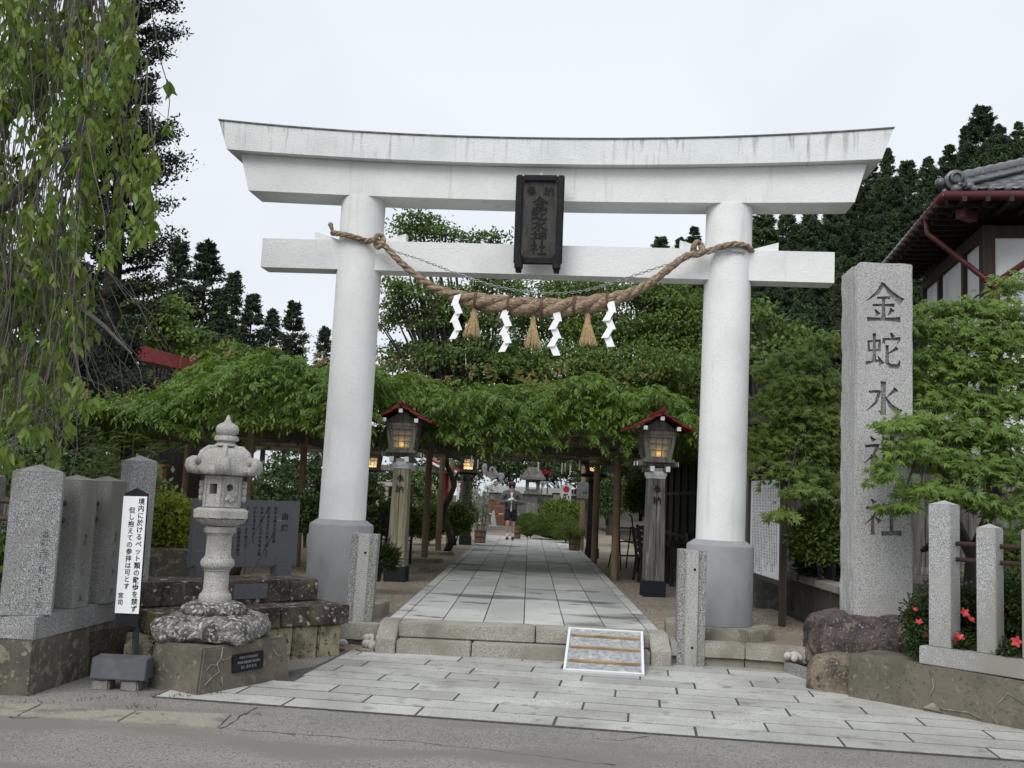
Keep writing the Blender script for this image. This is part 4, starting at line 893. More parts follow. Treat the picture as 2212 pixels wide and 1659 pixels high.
for l_, (px_, Y_, lab) in zip((copy_tree(l3), copy_tree(l3)), ((1279, 24.0, 'dark wooden lamp post half hidden behind a trellis pole on the right'), (797, 30.0, 'dark wooden lamp post just visible past the left torii pillar'))):
    l_.location = (at(px_, 1165, Y_).x, Y_, .185); l_['label'] = lab
for o in list(bpy.data.objects):
    if o.parent in (l3,) and o.name.startswith('panes'):
        WP = frosted('white_pane', (.62, .60, .54)); o.data.materials[0] = WP

# ------------------------------------------------------------------ wisteria trellis
tr_ = thing('wisteria_trellis', 'brown pole trellis over the path carrying the wisteria', 'trellis', (0, 20, .19))
TP = [(916, 1211), (946, 1191), (968, 1182), (1327, 1254), (1283, 1218), (1255, 1193)]
for i, (x, y) in enumerate(TP):
    p = gp(x, y, .19); mb = MB(); mb.tube([(p.x, p.y, .17), (p.x, p.y, 2.40)], .068, 14); o = mb.build('pole', BROWNP, tr_, smooth=True, angle=50, world=True)
for X, Y in ((-3.92, 17.4), (-4.35, 15.6), (-6.6, 16.0), (-7.0, 20.5), (-3.9, 22.0), (-9.5, 16.5)):
    mb = MB(); mb.tube([(X, Y, .17), (X, Y, 2.40)], .06, 12); mb.build('pole', BROWNP, tr_, smooth=True, angle=50, world=True)
BEAM = mk('trellis_beam', (.095, .078, .052), [((.06, .05, .035), 8, .45, .7)], .8)
for Y in (16.5, 18.0, 19.8, 22.0, 24.3):
    mb = MB(); mb.box((-4.2, Y, 2.44), (14.6, .09, .10), 0, .006); mb.build('cross_beam', BEAM, tr_, world=True)
for X in (-9.5, -6.8, -3.95, -1.65, 1.45, 2.8):
    mb = MB(); mb.box((X, 20.3, 2.345), (.09, 8.6, .09), 0, .006); mb.build('long_beam', BEAM, tr_, world=True)
mb = MB()
for X in np.arange(-11, 3.1, .42): mb.tube([(X+random.uniform(-.05, .05), 16.1, 2.52), (X+random.uniform(-.05, .05), 24.9, 2.52)], .017, 5, False)
for Y in np.arange(16.3, 24.9, .55): mb.tube([(-11, Y, 2.555), (3.1, Y+random.uniform(-.05, .05), 2.555)], .016, 5, False)
mb.build('bamboo_lattice', mk('old_bamboo', (.16, .145, .11), [((.08, .07, .055), 6, .45, .6)], .6), tr_, world=True)
for i, (px_, py_, Y_) in enumerate(((1019, 992, 24), (1032, 1000, 25), (1063, 988, 24), (1163, 1005, 25), (1214, 1010, 25), (1221, 1006, 24.5), (1232, 1012, 25), (1252, 1002, 24))):
    p = at(px_, py_, Y_); mb = MB(); mb.box((0, 0, 0), (.035, .006, .30), 0, .001); mb.tube([(0, 0, .15), (0, 0, 2.5-p.z)], .003, 4); o = mb.build('name_slip', WHITEM)
    o.location = p; o.rotation_euler = (0, R(random.uniform(-3, 3)), R(random.uniform(-40, 40))); tag(o, 'narrow pale wooden name slip hanging from the trellis over the path', 'slip', 'name slips hanging from the trellis')
# panel on a trellis pole
pp = gp(1255, 1193, .19); mp = thing('metal_panel', 'grey metal panel with six black dots fixed to the trellis pole on the right', 'panel', (pp.x, pp.y-.09, 1.5))
a, b = at(1246, 1041, pp.y-.1), at(1271, 1077, pp.y-.1)
mb = MB(); mb.box(((a.x+b.x)/2, pp.y-.09, (a.z+b.z)/2), (b.x-a.x, .02, a.z-b.z), 0, .003); po = mb.build('sheet', mk('panel_grey', (.17, .18, .19), [((.12, .125, .13), 9, .5, .7)], .5), mp, world=True)
mb = MB()
for i in range(3):
    for j in range(2): mb.lathe([(.016, 0), (.016, .003)], 6, M=Matrix.Translation((a.x+(b.x-a.x)*(.58+.12*i), pp.y-.1005, a.z+(b.z-a.z)*(.60+.09*j))) @ Matrix.Rotation(R(90), 4, 'X'))
mb.build('dots', INK, po, world=True)

# ------------------------------------------------------------------ dark tables, chairs
def make_chair(label, group):
    o = thing('slatted_chair', label, 'chair', (0, 0, 0), 0, group)
    for x in (-.24, .24):
        mb = MB(); mb.box((x, -.22, .22), (.045, .05, .44), 0, .004); mb.build('leg', DARKWOOD, o)
        mb = MB(); mb.tube([(x, .27, 0), (x, .22, .42), (x, .30, .92)], .026, 6); mb.build('leg', DARKWOOD, o)
        mb = MB(); mb.box((x, -.02, .63), (.05, .52, .03), 0, .004); mb.box((x, -.24, .53), (.045, .04, .2), 0, .003); mb.build('armrest', DARKWOOD, o)
    mb = MB()
    for k in range(5): mb.box((0, -.21+.1*k, .44), (.47, .085, .025), 0, .003)
    mb.build('seat', DARKWOOD, o); mb = MB()
    for k in range(4): mb.box((0, .235+.018*k, .54+.11*k), (.46, .02, .08), 0, .003)
    mb.build('backrest', DARKWOOD, o); return o
def make_table(label, group):
    o = thing('slatted_table', label, 'table', (0, 0, 0), 0, group); mb = MB()
    for k in range(7): mb.box((-.36+.12*k, 0, .71), (.11, .8, .028), 0, .003)
    mb.box((0, 0, .665), (.76, .70, .06)); mb.build('tabletop', DARKWOOD, o)
    for x in (-.35, .35):
        for y in (-.32, .32): mb = MB(); mb.box((x, y, .33), (.07, .07, .66), 0, .004); mb.build('leg', DARKWOOD, o)
    return o
GC, GT = 'dark slatted chairs under the trellis', 'dark slatted tables under the trellis'
c0 = make_chair('dark slatted chair between the left torii pillar and the pale lamp post', GC); c0.location = (-3.0, 16.2, .185); c0.rotation_euler = (0, 0, R(170))
for (x, y, r_, lab) in ((-2.5, 19.4, 20, 'dark slatted chair behind the pale lamp post on the left'), (2.75, 15.6, 75, 'dark slatted chair right of the grey lamp post'), (2.15, 17.6, 95, 'dark slatted chair left of the grey lamp post'), (2.45, 19.6, 100, 'dark slatted chair farthest back on the right')):
    c_2 = copy_tree(c0); c_2.location = (x, y, .185); c_2.rotation_euler = (0, 0, R(r_)); c_2['label'] = lab
t0_ = make_table('dark slatted table on the gravel left of the path', GT); t0_.location = (-3.15, 18.2, .185)
t1_ = copy_tree(t0_); t1_.location = (2.75, 17.2, .185); t1_['label'] = 'dark slatted table against the dark wall right of the path'
# step ladder
sl2 = thing('step_ladder', 'brown tubular folding step ladder standing among the trellis poles on the right', 'ladder', (1.95, 20.6, .19), R(20))
for s in (-1, 1):
    mb = MB(); mb.tube([(s*.2, -.30, 0), (s*.15, -.05, .9), (s*.15, .0, 1.05), (s*.10, .02, 1.10)], .016, 6); mb.build('front_leg', RUST, sl2, smooth=True)
    mb = MB(); mb.tube([(s*.2, .30, 0), (s*.15, .02, .85)], .014, 6); mb.build('rear_leg', RUST, sl2, smooth=True)
for z in (.28, .55, .82):
    mb = MB(); mb.box((0, -.30+.27*z, z), (.34, .12, .025), 0, .003); mb.build('step', RUST, sl2)

# ------------------------------------------------------------------ person
def skin(name, P, E_, m, parent, sub=2, smooth=True):
    me = bpy.data.meshes.new(name); me.from_pydata([p[:3] for p in P], E_, []); o = bpy.data.objects.new(name, me); COL.objects.link(o)
    sk = o.modifiers.new('s', 'SKIN'); sv = me.skin_vertices[0].data
    for i, p in enumerate(P):
        r_ = p[3]; sv[i].radius = (r_, p[4] if len(p) > 4 else r_)
    sv[0].use_root = True
    ss_ = o.modifiers.new('u', 'SUBSURF'); ss_.levels = sub; ss_.render_levels = sub
    dg = bpy.context.evaluated_depsgraph_get(); dg.update(); nm = bpy.data.meshes.new_from_object(o.evaluated_get(dg)); bpy.data.objects.remove(o)
    nm.name = name; nm.materials.append(m); nm.polygons.foreach_set('use_smooth', [True]*len(nm.polygons)); return link(name, nm, parent)
SKIN = mk('skin', (.42, .27, .20), (), .55); JACK = mk('grey_jacket', (.085, .085, .085), [((.13, .13, .13), 8, .5, .7), ((.05, .05, .05), 14, .55, .7)], .8, (9, .6, .03)); SHRT = mk('black_shorts', (.010, .010, .014), (), .8)
SOCK = mk('white_socks', .62, (), .9); SHOE = mk('dark_shoes', (.03, .032, .028), (), .6); HAIR = mk('dark_brown_hair', (.035, .018, .015), (), .5); TEE = mk('white_tshirt', .55, (), .9)
pf = gp(1101, 1166, .275)
per = thing('person', 'person in grey jacket and black shorts walking and looking down at a phone', 'person', pf, R(3))
B = [(0, .01, .92, .13, .10), (0, .0, 1.08, .125, .095), (0, 0, 1.25, .15, .10), (0, .0, 1.38, .09, .075), (0, -.02, 1.455, .048), (0, -.05, 1.53, .062, .075), (0, -.055, 1.60, .066, .08), (0, -.045, 1.655, .045, .055)]
E_ = [(i, i+1) for i in range(7)]
for s in (-1, 1):
    n0 = len(B); B += [(s*.15, .0, 1.365, .06), (s*.25, -.0, 1.17, .048), (s*.265, -.03, 1.07, .042), (s*.16, -.20, 1.115, .034), (s*.075, -.265, 1.155, .027), (s*.045, -.285, 1.175, .028, .018)]
    E_ += [(3, n0)]+[(n0+k, n0+k+1) for k in range(5)]
    hp = n0+5
    for f_ in range(4):
        b_ = len(B); bx, bz = s*(.03-.006*f_), 1.185-.018*f_
        B += [(bx, -.305, bz, .009), (bx-s*.03, -.318, bz+.004, .008), (bx-s*(.05-.004*f_), -.308, bz+.006, .007)]; E_ += [(hp, b_), (b_, b_+1), (b_+1, b_+2)]
    b_ = len(B); B += [(s*.04, -.275, 1.205, .010), (s*.02, -.285, 1.228, .008)]; E_ += [(hp, b_), (b_, b_+1)]
    n0 = len(B); dy = -.10 if s < 0 else .04; hz = .0 if s < 0 else .0
    B += [(s*.085, .01, .86, .088), (s*.09, dy*.5-.02, .64, .068), (s*.09, dy-.01, .48, .054), (s*.085, dy+.05, .33, .056), (s*.08, dy+.07, .15, .036), (s*.08, dy+.07, .07, .038), (s*.085, dy-.01, .035, .036, .03), (s*.09, dy-.09, .028, .03, .024)]
    E_ += [(0, n0)]+[(n0+k, n0+k+1) for k in range(7)]
skin('body', B, E_, SKIN, per)
J = [(0, .0, .84, .19, .15), (0, 0, .96, .20, .155), (0, 0, 1.08, .20, .155), (0, 0, 1.25, .20, .15), (0, .01, 1.38, .135, .115), (0, .0, 1.43, .085, .08)]; JE = [(0, 1), (1, 2), (2, 3), (3, 4), (4, 5)]
for s in (-1, 1):
    n0 = len(J); J += [(s*.185, .0, 1.36, .095), (s*.285, .0, 1.19, .09), (s*.30, -.03, 1.07, .088), (s*.20, -.16, 1.09, .07), (s*.115, -.235, 1.135, .045)]; JE += [(4, n0)]+[(n0+k, n0+k+1) for k in range(4)]
jk = skin('jacket', J, JE, JACK, per)
skin('collar', [(-.085, -.075, 1.40, .03), (-.075, .06, 1.45, .034), (.075, .06, 1.45, .034), (.085, -.075, 1.40, .03)], [(0, 1), (1, 2), (2, 3)], JACK, per)
skin('tshirt', [(0, -.10, 1.385, .05, .025), (0, -.150, 1.25, .020, .012), (0, -.166, 1.08, .017, .010), (0, -.163, .90, .020, .010), (0, -.14, .82, .03, .012)], [(0, 1), (1, 2), (2, 3), (3, 4)], TEE, per)
S_ = [(0, .01, 1.00, .165, .135), (0, .01, .82, .15, .125)]; SE = [(0, 1)]
for s in (-1, 1):
    dy = -.10 if s < 0 else .04; n0 = len(S_); S_ += [(s*.09, .0, .76, .11), (s*.10, dy*.5-.02, .62, .105), (s*.10, dy*.7-.01, .53, .10)]; SE += [(1, n0), (n0, n0+1), (n0+1, n0+2)]
skin('shorts', S_, SE, SHRT, per)
for s in (-1, 1):
    dy = -.10 if s < 0 else .04
    skin('sock', [(s*.08, dy+.07, .24, .047), (s*.08, dy+.07, .14, .044), (s*.08, dy+.065, .06, .046)], [(0, 1), (1, 2)], SOCK, per)
    skin('shoe', [(s*.08, dy+.10, .045, .05, .045), (s*.083, dy+.02, .045, .05, .045), (s*.088, dy-.08, .038, .048, .035), (s*.09, dy-.13, .034, .036, .028)], [(0, 1), (1, 2), (2, 3)], SHOE, per)
skin('hair', [(0, -.03, 1.56, .085, .07), (0, -.03, 1.62, .097, .098), (0, -.045, 1.67, .082, .088), (0, -.10, 1.625, .075, .035), (-.07, -.03, 1.55, .03, .055), (.07, -.03, 1.55, .03, .055)], [(0, 1), (1, 2), (1, 3), (1, 4), (1, 5)], HAIR, per)
mb = MB(); mb.ball((0, -.045, 1.615), .112, 4, (1, 1.05, .88)); mb.ball((0, -.03, 1.55), .10, 3, (1.02, .85, .8)); mb.ball((0, -.115, 1.635), .075, 3, (1.1, .6, .5)); mb.rough(.008, 30); mb.build('fringe', HAIR, per, smooth=True)
for s in (-1, 1):
    mb = MB(); mb.ball((s*.026, -.130, 1.565), .011, 2); mb.build('eye', LEAD, per, smooth=True); mb = MB(); mb.ball((s*.072, -.05, 1.55), .018, 2, (.5, .8, 1.2)); mb.build('ear', SKIN, per, smooth=True)
mb = MB(); mb.ball((0, -.138, 1.54), .014, 2, (.8, 1, 1.2)); mb.build('nose', SKIN, per, smooth=True)
mb = MB(); mb.ball((0, -.122, 1.51), .018, 2, (1.2, .5, .3)); mb.build('mouth', mk('lips', (.3, .12, .1)), per, smooth=True)
mb = MB(); mb.box((0, 0, 0), (.15, .075, .009), 0, .003); ph_o = mb.build('phone', mk('phone_case', (.5, .5, .52), (), .3)); ph_o.location = pf+Vector((-.005, -.31, 1.185)); ph_o.rotation_euler = (R(50), R(-18), R(8)); tag(ph_o, 'pale phone held in both hands by the walking person', 'phone')

# ------------------------------------------------------------------ garden beyond the trellis
def barrel(px_, py_, Y_, r_, h_, label, grp='wooden tub planters by the path'):
    p = at(px_, py_, Y_); o = thing('tub_planter', label, 'planter', (p.x, Y_, .2), 0, grp); TUB = bpy.data.materials.get('tub_wood') or mk('tub_wood', (.22, .15, .085), [((.12, .08, .05), 14, .4, .65, 4, (1, 1, .1))], .85)
    mb = MB(); mb.lathe([(r_*.82, 0), (r_*.9, h_*.4), (r_, h_), (r_*.92, h_), (r_*.9, h_-.06)], 28); mb.build('tub', TUB, o, smooth=True, angle=40)
    mb = MB()
    for z in (.2, .55, .88): mb.lathe([(r_*(.83+.17*z), h_*z-.02), (r_*(.845+.17*z), h_*z), (r_*(.83+.17*z), h_*z+.02)], 28)
    mb.build('hoops', RUST, o, smooth=True); return o
tubA = barrel(1037, 1166, 27.2, .165, .42, 'wooden tub with tall bamboo left of the person'); tubB = barrel(1115, 1156, 31.0, .15, .42, 'wooden tub half hidden behind the walking person'); tubC = barrel(1241, 1183, 25.5, .16, .42, 'wooden tub on the right below the metal panel')
def cone(px_, py_, z, label):
    p = gp(px_, py_, z); o = thing('traffic_cone', label, 'cone', p, 0, 'white traffic cones'); mb = MB(); mb.lathe([(.155, .03), (.05, .62), (.035, .68), (.03, .70)], 24); mb.build('cone_body', WHITEM, o, smooth=True, angle=50); mb = MB(); mb.box((0, 0, .015), (.38, .38, .03), 0, .01); mb.build('cone_base', WHITEM, o); return p
cpn = cone(1065, 1137, .19, 'white traffic cone left of the walking person')
a, b = at(1036, 1109, cpn.y), at(1180, 1114, cpn.y)
bb = thing('barrier_bar', 'red and white striped barrier bar behind the walking person', 'barrier', a); n_ = 14
for c_i, nm_, m_ in ((0, 'white_band', WHITEM), (1, 'red_band', mk('red_band', (.5, .06, .03)))):
    mb = MB()
    for k in range(c_i, n_, 2): mb.tube([a.lerp(b, k/n_), a.lerp(b, (k+1)/n_)], .028, 8)
    mb.build(nm_, m_, bb, world=True)
for q in (a, b): mb = MB(); mb.tube([(q.x, q.y, .19), (q.x, q.y, q.z)], .02, 8); mb.build('stand', WHITEM, bb, world=True)
# orange rack
OR = mk('orange_red_paint', (.42, .085, .02), (), .5); Yr = 46.2; a, b = at(1064, 1078, Yr), at(1090, 1132, Yr)
rk = thing('prayer_rack', 'orange red wooden rack of crossbars standing behind the barrier', 'rack', (a.x, Yr, .19))
for x in (a.x, b.x):
    mb = MB(); mb.box((x, Yr, (a.z+.19)/2), (.07, .07, a.z-.19)); mb.build('rack_post', OR, rk, world=True)
for k in range(6):
    mb = MB(); mb.box(((a.x+b.x)/2, Yr-.04, a.z-.05-.19*k), (b.x-a.x+.1, .05, .07)); mb.build('crossbar', OR, rk, world=True)
# old stone lantern, far
DKST = mk('dark_old_stone', (.13, .125, .115), [((.07, .07, .06), 3, .45, .65, 5), ((.22, .22, .2), 9, .58, .7, 5)], .95, (12, .6, .03))
p = at(1148, 1110, 38); fl = thing('old_stone_lantern', 'old dark stone lantern with a broad hipped roof beyond the clipped bushes', 'stone lantern', (p.x, 38, .19))
def fl_(name, pr, n=4): mb = MB(); mb.lathe(pr, n, ph=R(45)); mb.build(name, DKST, fl)
fl_('base', [(.44, 0), (.44, .55), (.38, .7)]); fl_('shaft', [(.36, .70), (.25, 1.15), (.28, 1.40)]); fl_('platform', [(.3, 1.40), (.44, 1.46), (.44, 1.56)]); fl_('roof', [(.46, 1.98), (.66, 2.0), (.66, 2.08), (.36, 2.36), (.28, 2.46)])
mb = MB()
for x in (-.2, .2):
    for y in (-.2, .2): mb.box((x, y, 1.77), (.13, .13, .43))
mb.box((0, 0, 1.6), (.52, .52, .08)); mb.box((0, 0, 1.94), (.52, .52, .08)); mb.build('fire_box', DKST, fl)
# arched stone, wall, board, banners
p = at(1167, 1106, 41); ar = thing('arched_stone', 'dark round topped stone with a black square opening behind the clipped bushes', 'stone', (p.x, 41, .19))
w_ = at(1185, 1100, 41).x-at(1150, 1100, 41).x; hz = at(1167, 1072, 41).z-.19
prof = [(-w_/2, 0), (w_/2, 0)]+[(w_/2*math.cos(t_), hz*.55+hz*.45*math.sin(t_)) for t_ in np.linspace(0, math.pi, 14)]
mb = MB(); mb.prism(prof, -.15, .15, .02, M=STAND); mb.build('slab', DKST, ar); mb = MB(); mb.box((-.12, -.158, hz*.38), (w_*.38, .02, hz*.5)); mb.build('opening', LEAD, ar)
a, b = at(1112, 1056, 47), at(1236, 1108, 47)
sw = thing('stone_wall', 'grey block wall with a pale coping at the back of the garden', 'wall', (a.x, 47, .19))
mb = MB(); mb.box(((a.x+b.x)/2, 47, a.z/2), (b.x-a.x+2.5, .4, a.z-.3), 0, .01); mb.build('blockwork', mk('wall_blocks', (.22, .22, .215), [((.14, .14, .135), 3, .4, .6, 3, (.4, 1, 4)), ((.3, .3, .29), 2, .6, .7)], .9), sw, world=True)
mb = MB(); mb.box(((a.x+b.x)/2, 46.98, a.z-.05), (b.x-a.x+2.6, .5, .32), 0, .01); mb.build('coping', WHITEM, sw, world=True)
a, b = at(1195, 1068, 43), at(1211, 1090, 43); bd = thing('info_board', 'small cream board in a dark frame beside the white banner', 'sign', (a.x, 43, .19))
mb = MB(); mb.box(((a.x+b.x)/2, 43, (a.z+b.z)/2), (b.x-a.x, .03, a.z-b.z)); mb.build('face', mk('cream_board', (.55, .47, .36)), bd, world=True)
mb = MB(); mb.box(((a.x+b.x)/2, 43.04, (a.z+b.z)/2+.02), (b.x-a.x+.08, .03, a.z-b.z+.1)); mb.tube([(a.x, 43.03, .19), (a.x, 43.03, b.z)], .025, 6); mb.tube([(b.x, 43.03, .19), (b.x, 43.03, b.z)], .025, 6); mb.build('frame', DARKWOOD, bd, world=True)
REDC = mk('banner_red', (.5, .045, .05))
def banner(px0, py0, px1, py1, Y_, txt, label):
    a, b = at(px0, py0, Y_), at(px1, py1, Y_); o = thing('banner', label, 'banner', (a.x, Y_, .19), 0, 'white festival banners'); mb = MB()
    w_, h_ = b.x-a.x, a.z-b.z; n = 8; vs = [(a.x+w_*i/n, Y_+.02*math.sin(i*.9), z) for z in (b.z, a.z) for i in range(n+1)]
    vs += [(v[0], v[1]+.004, v[2]) for v in vs]; m_ = 2*(n+1)
    mb.add(vs, [(i, i+1, n+2+i, n+1+i) for i in range(n)]+[(m_+n+1+i, m_+n+2+i, m_+i+1, m_+i) for i in range(n)]); c = mb.build('cloth', PAPER, o, world=True)
    mb = MB(); mb.lathe([(w_*.32, 0), (w_*.32, .004)], 24, M=Matrix.Translation((a.x+w_*.5, Y_-.028, a.z-w_*.45)) @ Matrix.Rotation(R(90), 4, 'X')); mb.build('red_emblem', REDC, c, world=True)
    mb = MB(); column(mb, txt, a.x+w_*.5, a.z-w_*.95, w_*.62, Y_-.028, None, 1.05, 0, .02); mb.build('lettering', INK, c, world=True)
    mb = MB(); mb.tube([(a.x-.03, Y_+.02, .19), (a.x-.03, Y_+.02, a.z+.05), (b.x, Y_+.02, a.z+.05)], .018, 6); mb.build('banner_pole', WHITEM, o, world=True)
banner(1213, 1047, 1233, 1086, 40.5, '銭', 'white banner with a red emblem and large black writing above the right bushes'); banner(990, 1043, 1002, 1106, 38, '金運守', 'narrow white banner with a red emblem behind the dark lamp on the left')
for i, (x0, x1, y0, y1, Y_) in enumerate(((1018, 1031, 1056, 1116, 37), (1043, 1055, 1062, 1116, 39))):
    a, b = at(x0, y0, Y_), at(x1, y1, Y_); o = thing('offering_post', ('nearer', 'farther')[i]+' of two grey square donor posts behind the bamboo tub', 'post', (a.x, Y_, .19), 0, 'grey donor posts')
    mb = MB(); mb.box(((a.x+b.x)/2, Y_, (a.z+.19)/2), (b.x-a.x, b.x-a.x, a.z-.19), 0, .01); c = mb.build('shaft', GRAND, o, world=True)
    mb = MB(); brush(mb, '奉', (a.x+b.x)/2, a.z-.55, .2, Y_-(b.x-a.x)/2-.004, Y_-(b.x-a.x)/2+.002); brush(mb, '納', (a.x+b.x)/2, a.z-.80, .2, Y_-(b.x-a.x)/2-.004, Y_-(b.x-a.x)/2+.002); mb.build('lettering', INK, c, world=True)
# string of white paper flowers
fg = thing('flower_garland', 'arching garland of white paper flowers above the bamboo tub', 'garland', (at(1065, 1030, 42).x, 42, 2.2))
mb = MB(); cu_ = spline([at(1048, 1012, 42), at(1062, 1018, 42), at(1072, 1028, 42), at(1082, 1042, 42)], 5); mb.tube(cu_, .03, 6); mb.build('stem', DARKWOOD, fg, world=True)
for i in range(22):
    q = cu_[int(i*15/22)]+Vector((random.uniform(-.18, .18), random.uniform(-.1, .1), random.uniform(-.16, .16))); mb = MB(); mb.ball(q, random.uniform(.07, .12), 2); mb.rough(.03, 14, 0, i); mb.build('flower', WHITEM, fg, smooth=True, world=True)
# small red roofed box on legs and white pole
a, b = at(1169, 1018, 44), at(1186, 1041, 44); bx = thing('roofed_box', 'small offering box with a bright red roof beyond the old stone lantern', 'box', (a.x, 44, .19))
mb = MB(); mb.box(((a.x+b.x)/2, 44, (a.z+b.z)/2-.05), (b.x-a.x-.06, .3, a.z-b.z-.1), 0, .01); mb.build('box_body', DARKWOOD, bx, world=True); mb = MB(); mb.box(((a.x+b.x)/2, 44, b.z-.03), (b.x-a.x+.02, .34, .1), 0, .01); mb.build('shelf', WHITEM, bx, world=True)
mb = MB(); mb.prism([(-.24, 0), (.24, 0), (.18, .17), (-.18, .17)], -.25, .25, M=Matrix.Translation(((a.x+b.x)/2, 44, a.z-.12)) @ STAND); mb.build('red_roof', mk('bright_red', (.5, .03, .045), (), .5), bx, world=True)
for x in (a.x+.06, b.x-.06): mb = MB(); mb.tube([(x, 44, .19), (x, 44, b.z)], .03, 6); mb.build('leg', OLDWOOD, bx, world=True)
mb = MB(); mb.tube([at(1161, 1069, 43.5), at(1180, 1041, 43.5)], .035, 8); tag(mb.build('leaning_pole', WHITEM, smooth=True), 'white pole leaning against the small red roofed box', 'pole')
# pavilion with a red roof, left
pv = thing('red_pavilion', 'open pavilion with a sweeping red roof behind the pale lamp post', 'pavilion', (at(860, 1010, 40).x, 40, .19))
cx_ = pv.location.x; RR = mk('red_roof_metal', (.30, .03, .035), [((.22, .022, .026), 3, .5, .7)], .4)
for sgn in (-1, 1):
    mb = MB(); pr = [(0, 3.75), (.8, 3.15), (1.7, 2.72), (2.7, 2.45)]; vs = []
    for y in (38.4, 41.6):
        vs += [(cx_+sgn*x, y, z) for x, z in pr]+[(cx_+sgn*x, y, z-.10) for x, z in pr]
    fs = []
    for i in range(3): fs += [(i, i+1, 9+i, 8+i), (4+i, 12+i, 13+i, 5+i), (i, 4+i, 5+i, i+1), (8+i, 9+i, 13+i, 12+i)]
    fs += [(3, 7, 15, 11)]; mb.add(vs, fs); mb.build('roof', RR, pv, world=True)
    mb = MB(); mb.tube([(cx_+sgn*x, 38.37, z-.16) for x, z in pr], .05, 6); mb.build('gable_trim', WHITEM, pv, world=True)
    for y in (38.9, 41.1): mb = MB(); mb.tube([(cx_+sgn*1.9, y, .19), (cx_+sgn*1.9, y, 2.7)], .09, 8); mb.build('post', mk('red_post', (.28, .04, .03)), pv, smooth=True, world=True)
for y in (38.7, 41.2): mb = MB(); mb.box((cx_, y, 2.42), (4.2, .15, .2)); mb.build('tie_beam', OLDWOOD, pv, world=True)
gf = thing('stone_railing', 'pale stone railing of upright bars in front of the red pavilion', 'railing', (at(790, 1020, 36).x, 36, .19)); x0 = at(760, 1020, 36).x
for k in range(9): mb = MB(); mb.box((x0+.32*k, 36, .95), (.15, .15, 1.5), 0, .01); mb.build('bar', GRAND, gf, world=True)
for z in (1.78, .25): mb = MB(); mb.box((x0+1.3, 36, z), (3.1, .22, .15), 0, .01); mb.build('rail', GRAN, gf, world=True)

# ------------------------------------------------------------------ right: notice board, fences, dark shed
nb = thing('notice_board', 'white board of fine text columns in a dark wooden frame', 'notice board', (3.0, 12.0, .2))
A_, B_ = at(1688, 1035, 12.0), at(1622, 1045, 13.5); zb_ = at(1688, 1255, 12.0).z; zt_ = A_.z
d_ = (B_-A_); d_.z = 0; L_ = d_.length; az = math.atan2(d_.y, d_.x)      # x axis runs from near to far
NM = Matrix.Translation((B_.x, B_.y, 0)) @ Matrix.Rotation(az+math.pi, 4, 'Z')   # looking at the face, x runs left to right
mb = MB(); mb.box((L_/2, .02, (zb_+zt_)/2), (L_, .03, zt_-zb_), M=NM); nf = mb.build('face', PAPER, nb, world=True)
mb = MB()
for i in range(17): column(mb, ''.join(random.choice('金蛇水神社御祭神由緒境内案内参拝者各位祈願祭受付時間のはにをとがより') for _ in range(random.randint(24, 30) if i else 7)), L_-.12-.078*i, zt_-.09, .036, .0045, NM, 1.02, 0, .0)
mb.build('lettering', mk('grey_ink', .12), nf, world=True)
FRW = mk('dark_brown_frame', (.06, .047, .037), [((.10, .085, .07), 14, .5, .7, 4, (1, 1, .1))], .8)
for x in (-.04, L_+.04): mb = MB(); mb.box((x, .02, (zt_+.1)/2+.03), (.075, .075, zt_+.06), 0, .004, M=NM); mb.build('post', FRW, nb, world=True) 
for z in (zb_-.03, zt_+.03): mb = MB(); mb.box((L_/2, .02, z), (L_, .06, .06), 0, .004, M=NM); mb.build('rail', FRW, nb, world=True)
mb = MB(); mb.prism([(-.17, 0), (.17, 0), (.02, .10), (-.02, .10)], -.15, L_+.15, .004, M=NM @ Matrix.Translation((0, .02, zt_+.10)) @ Matrix(((0, 0, 1, 0), (1, 0, 0, 0), (0, 1, 0, 0), (0, 0, 0, 1)))); mb.build('cap_roof', FRW, nb, world=True)
wf = thing('plank_fence', 'tall grey weathered vertical plank fence behind the maple on the right', 'fence', (3.2, 14, .2))
mb = MB(); x = 3.15
while x < 12.5: w_ = random.uniform(.16, .22); mb.box((x+w_/2, 14.0+random.uniform(-.008, .008), 1.42), (w_-.008, .025, 1.35), 0, .002); x += w_
mb.build('planks', mk('fence_planks', (.13, .125, .115), [((.06, .055, .05), 22, .42, .62, 5, (1, 1, .07)), ((.22, .21, .2), 18, .6, .7, 4, (1, 1, .08))], .9), wf, world=True)
for z in (.78, 1.95): mb = MB(); mb.box((7.8, 13.955, z), (9.4, .06, .10), 0, .004); mb.build('rail', OLDWOOD, wf, world=True)
for x in np.arange(3.2, 12.5, 1.8): mb = MB(); mb.box((x, 14.07, 1.1), (.1, .1, 1.95), 0, .004); mb.build('post', OLDWOOD, wf, world=True)
mb = MB(); mb.box((7.8, 14.05, .45), (9.4, .3, .56), 0, .01); mb.rough(.02, 3, 6); tag(mb.build('block_wall', DKST), 'dark low stone wall under the grey plank fence', 'wall')
pw_ = thing('planter_wall', 'low dark retaining wall with a flat coping between the notice board and the stone pillar', 'wall', (3.3, 10.6, .2))
mb = MB(); mb.box((3.45, 11.7, .42), (.16, 2.4, .50), 0, .008); mb.build('wall_face', mk('dark_wall', (.06, .055, .045), [((.12, .11, .09), 6, .55, .7, 5, (1, 1, .3))], .9), pw_, world=True); mb = MB(); mb.box((3.44, 11.7, .70), (.24, 2.45, .08), 0, .01); mb.build('coping', PLINTH, pw_, world=True)
sheet('planter_soil', [(3.54, 10.55), (6.5, 10.55), (6.5, 13.8), (3.54, 13.8)], .2, .62, SOIL)
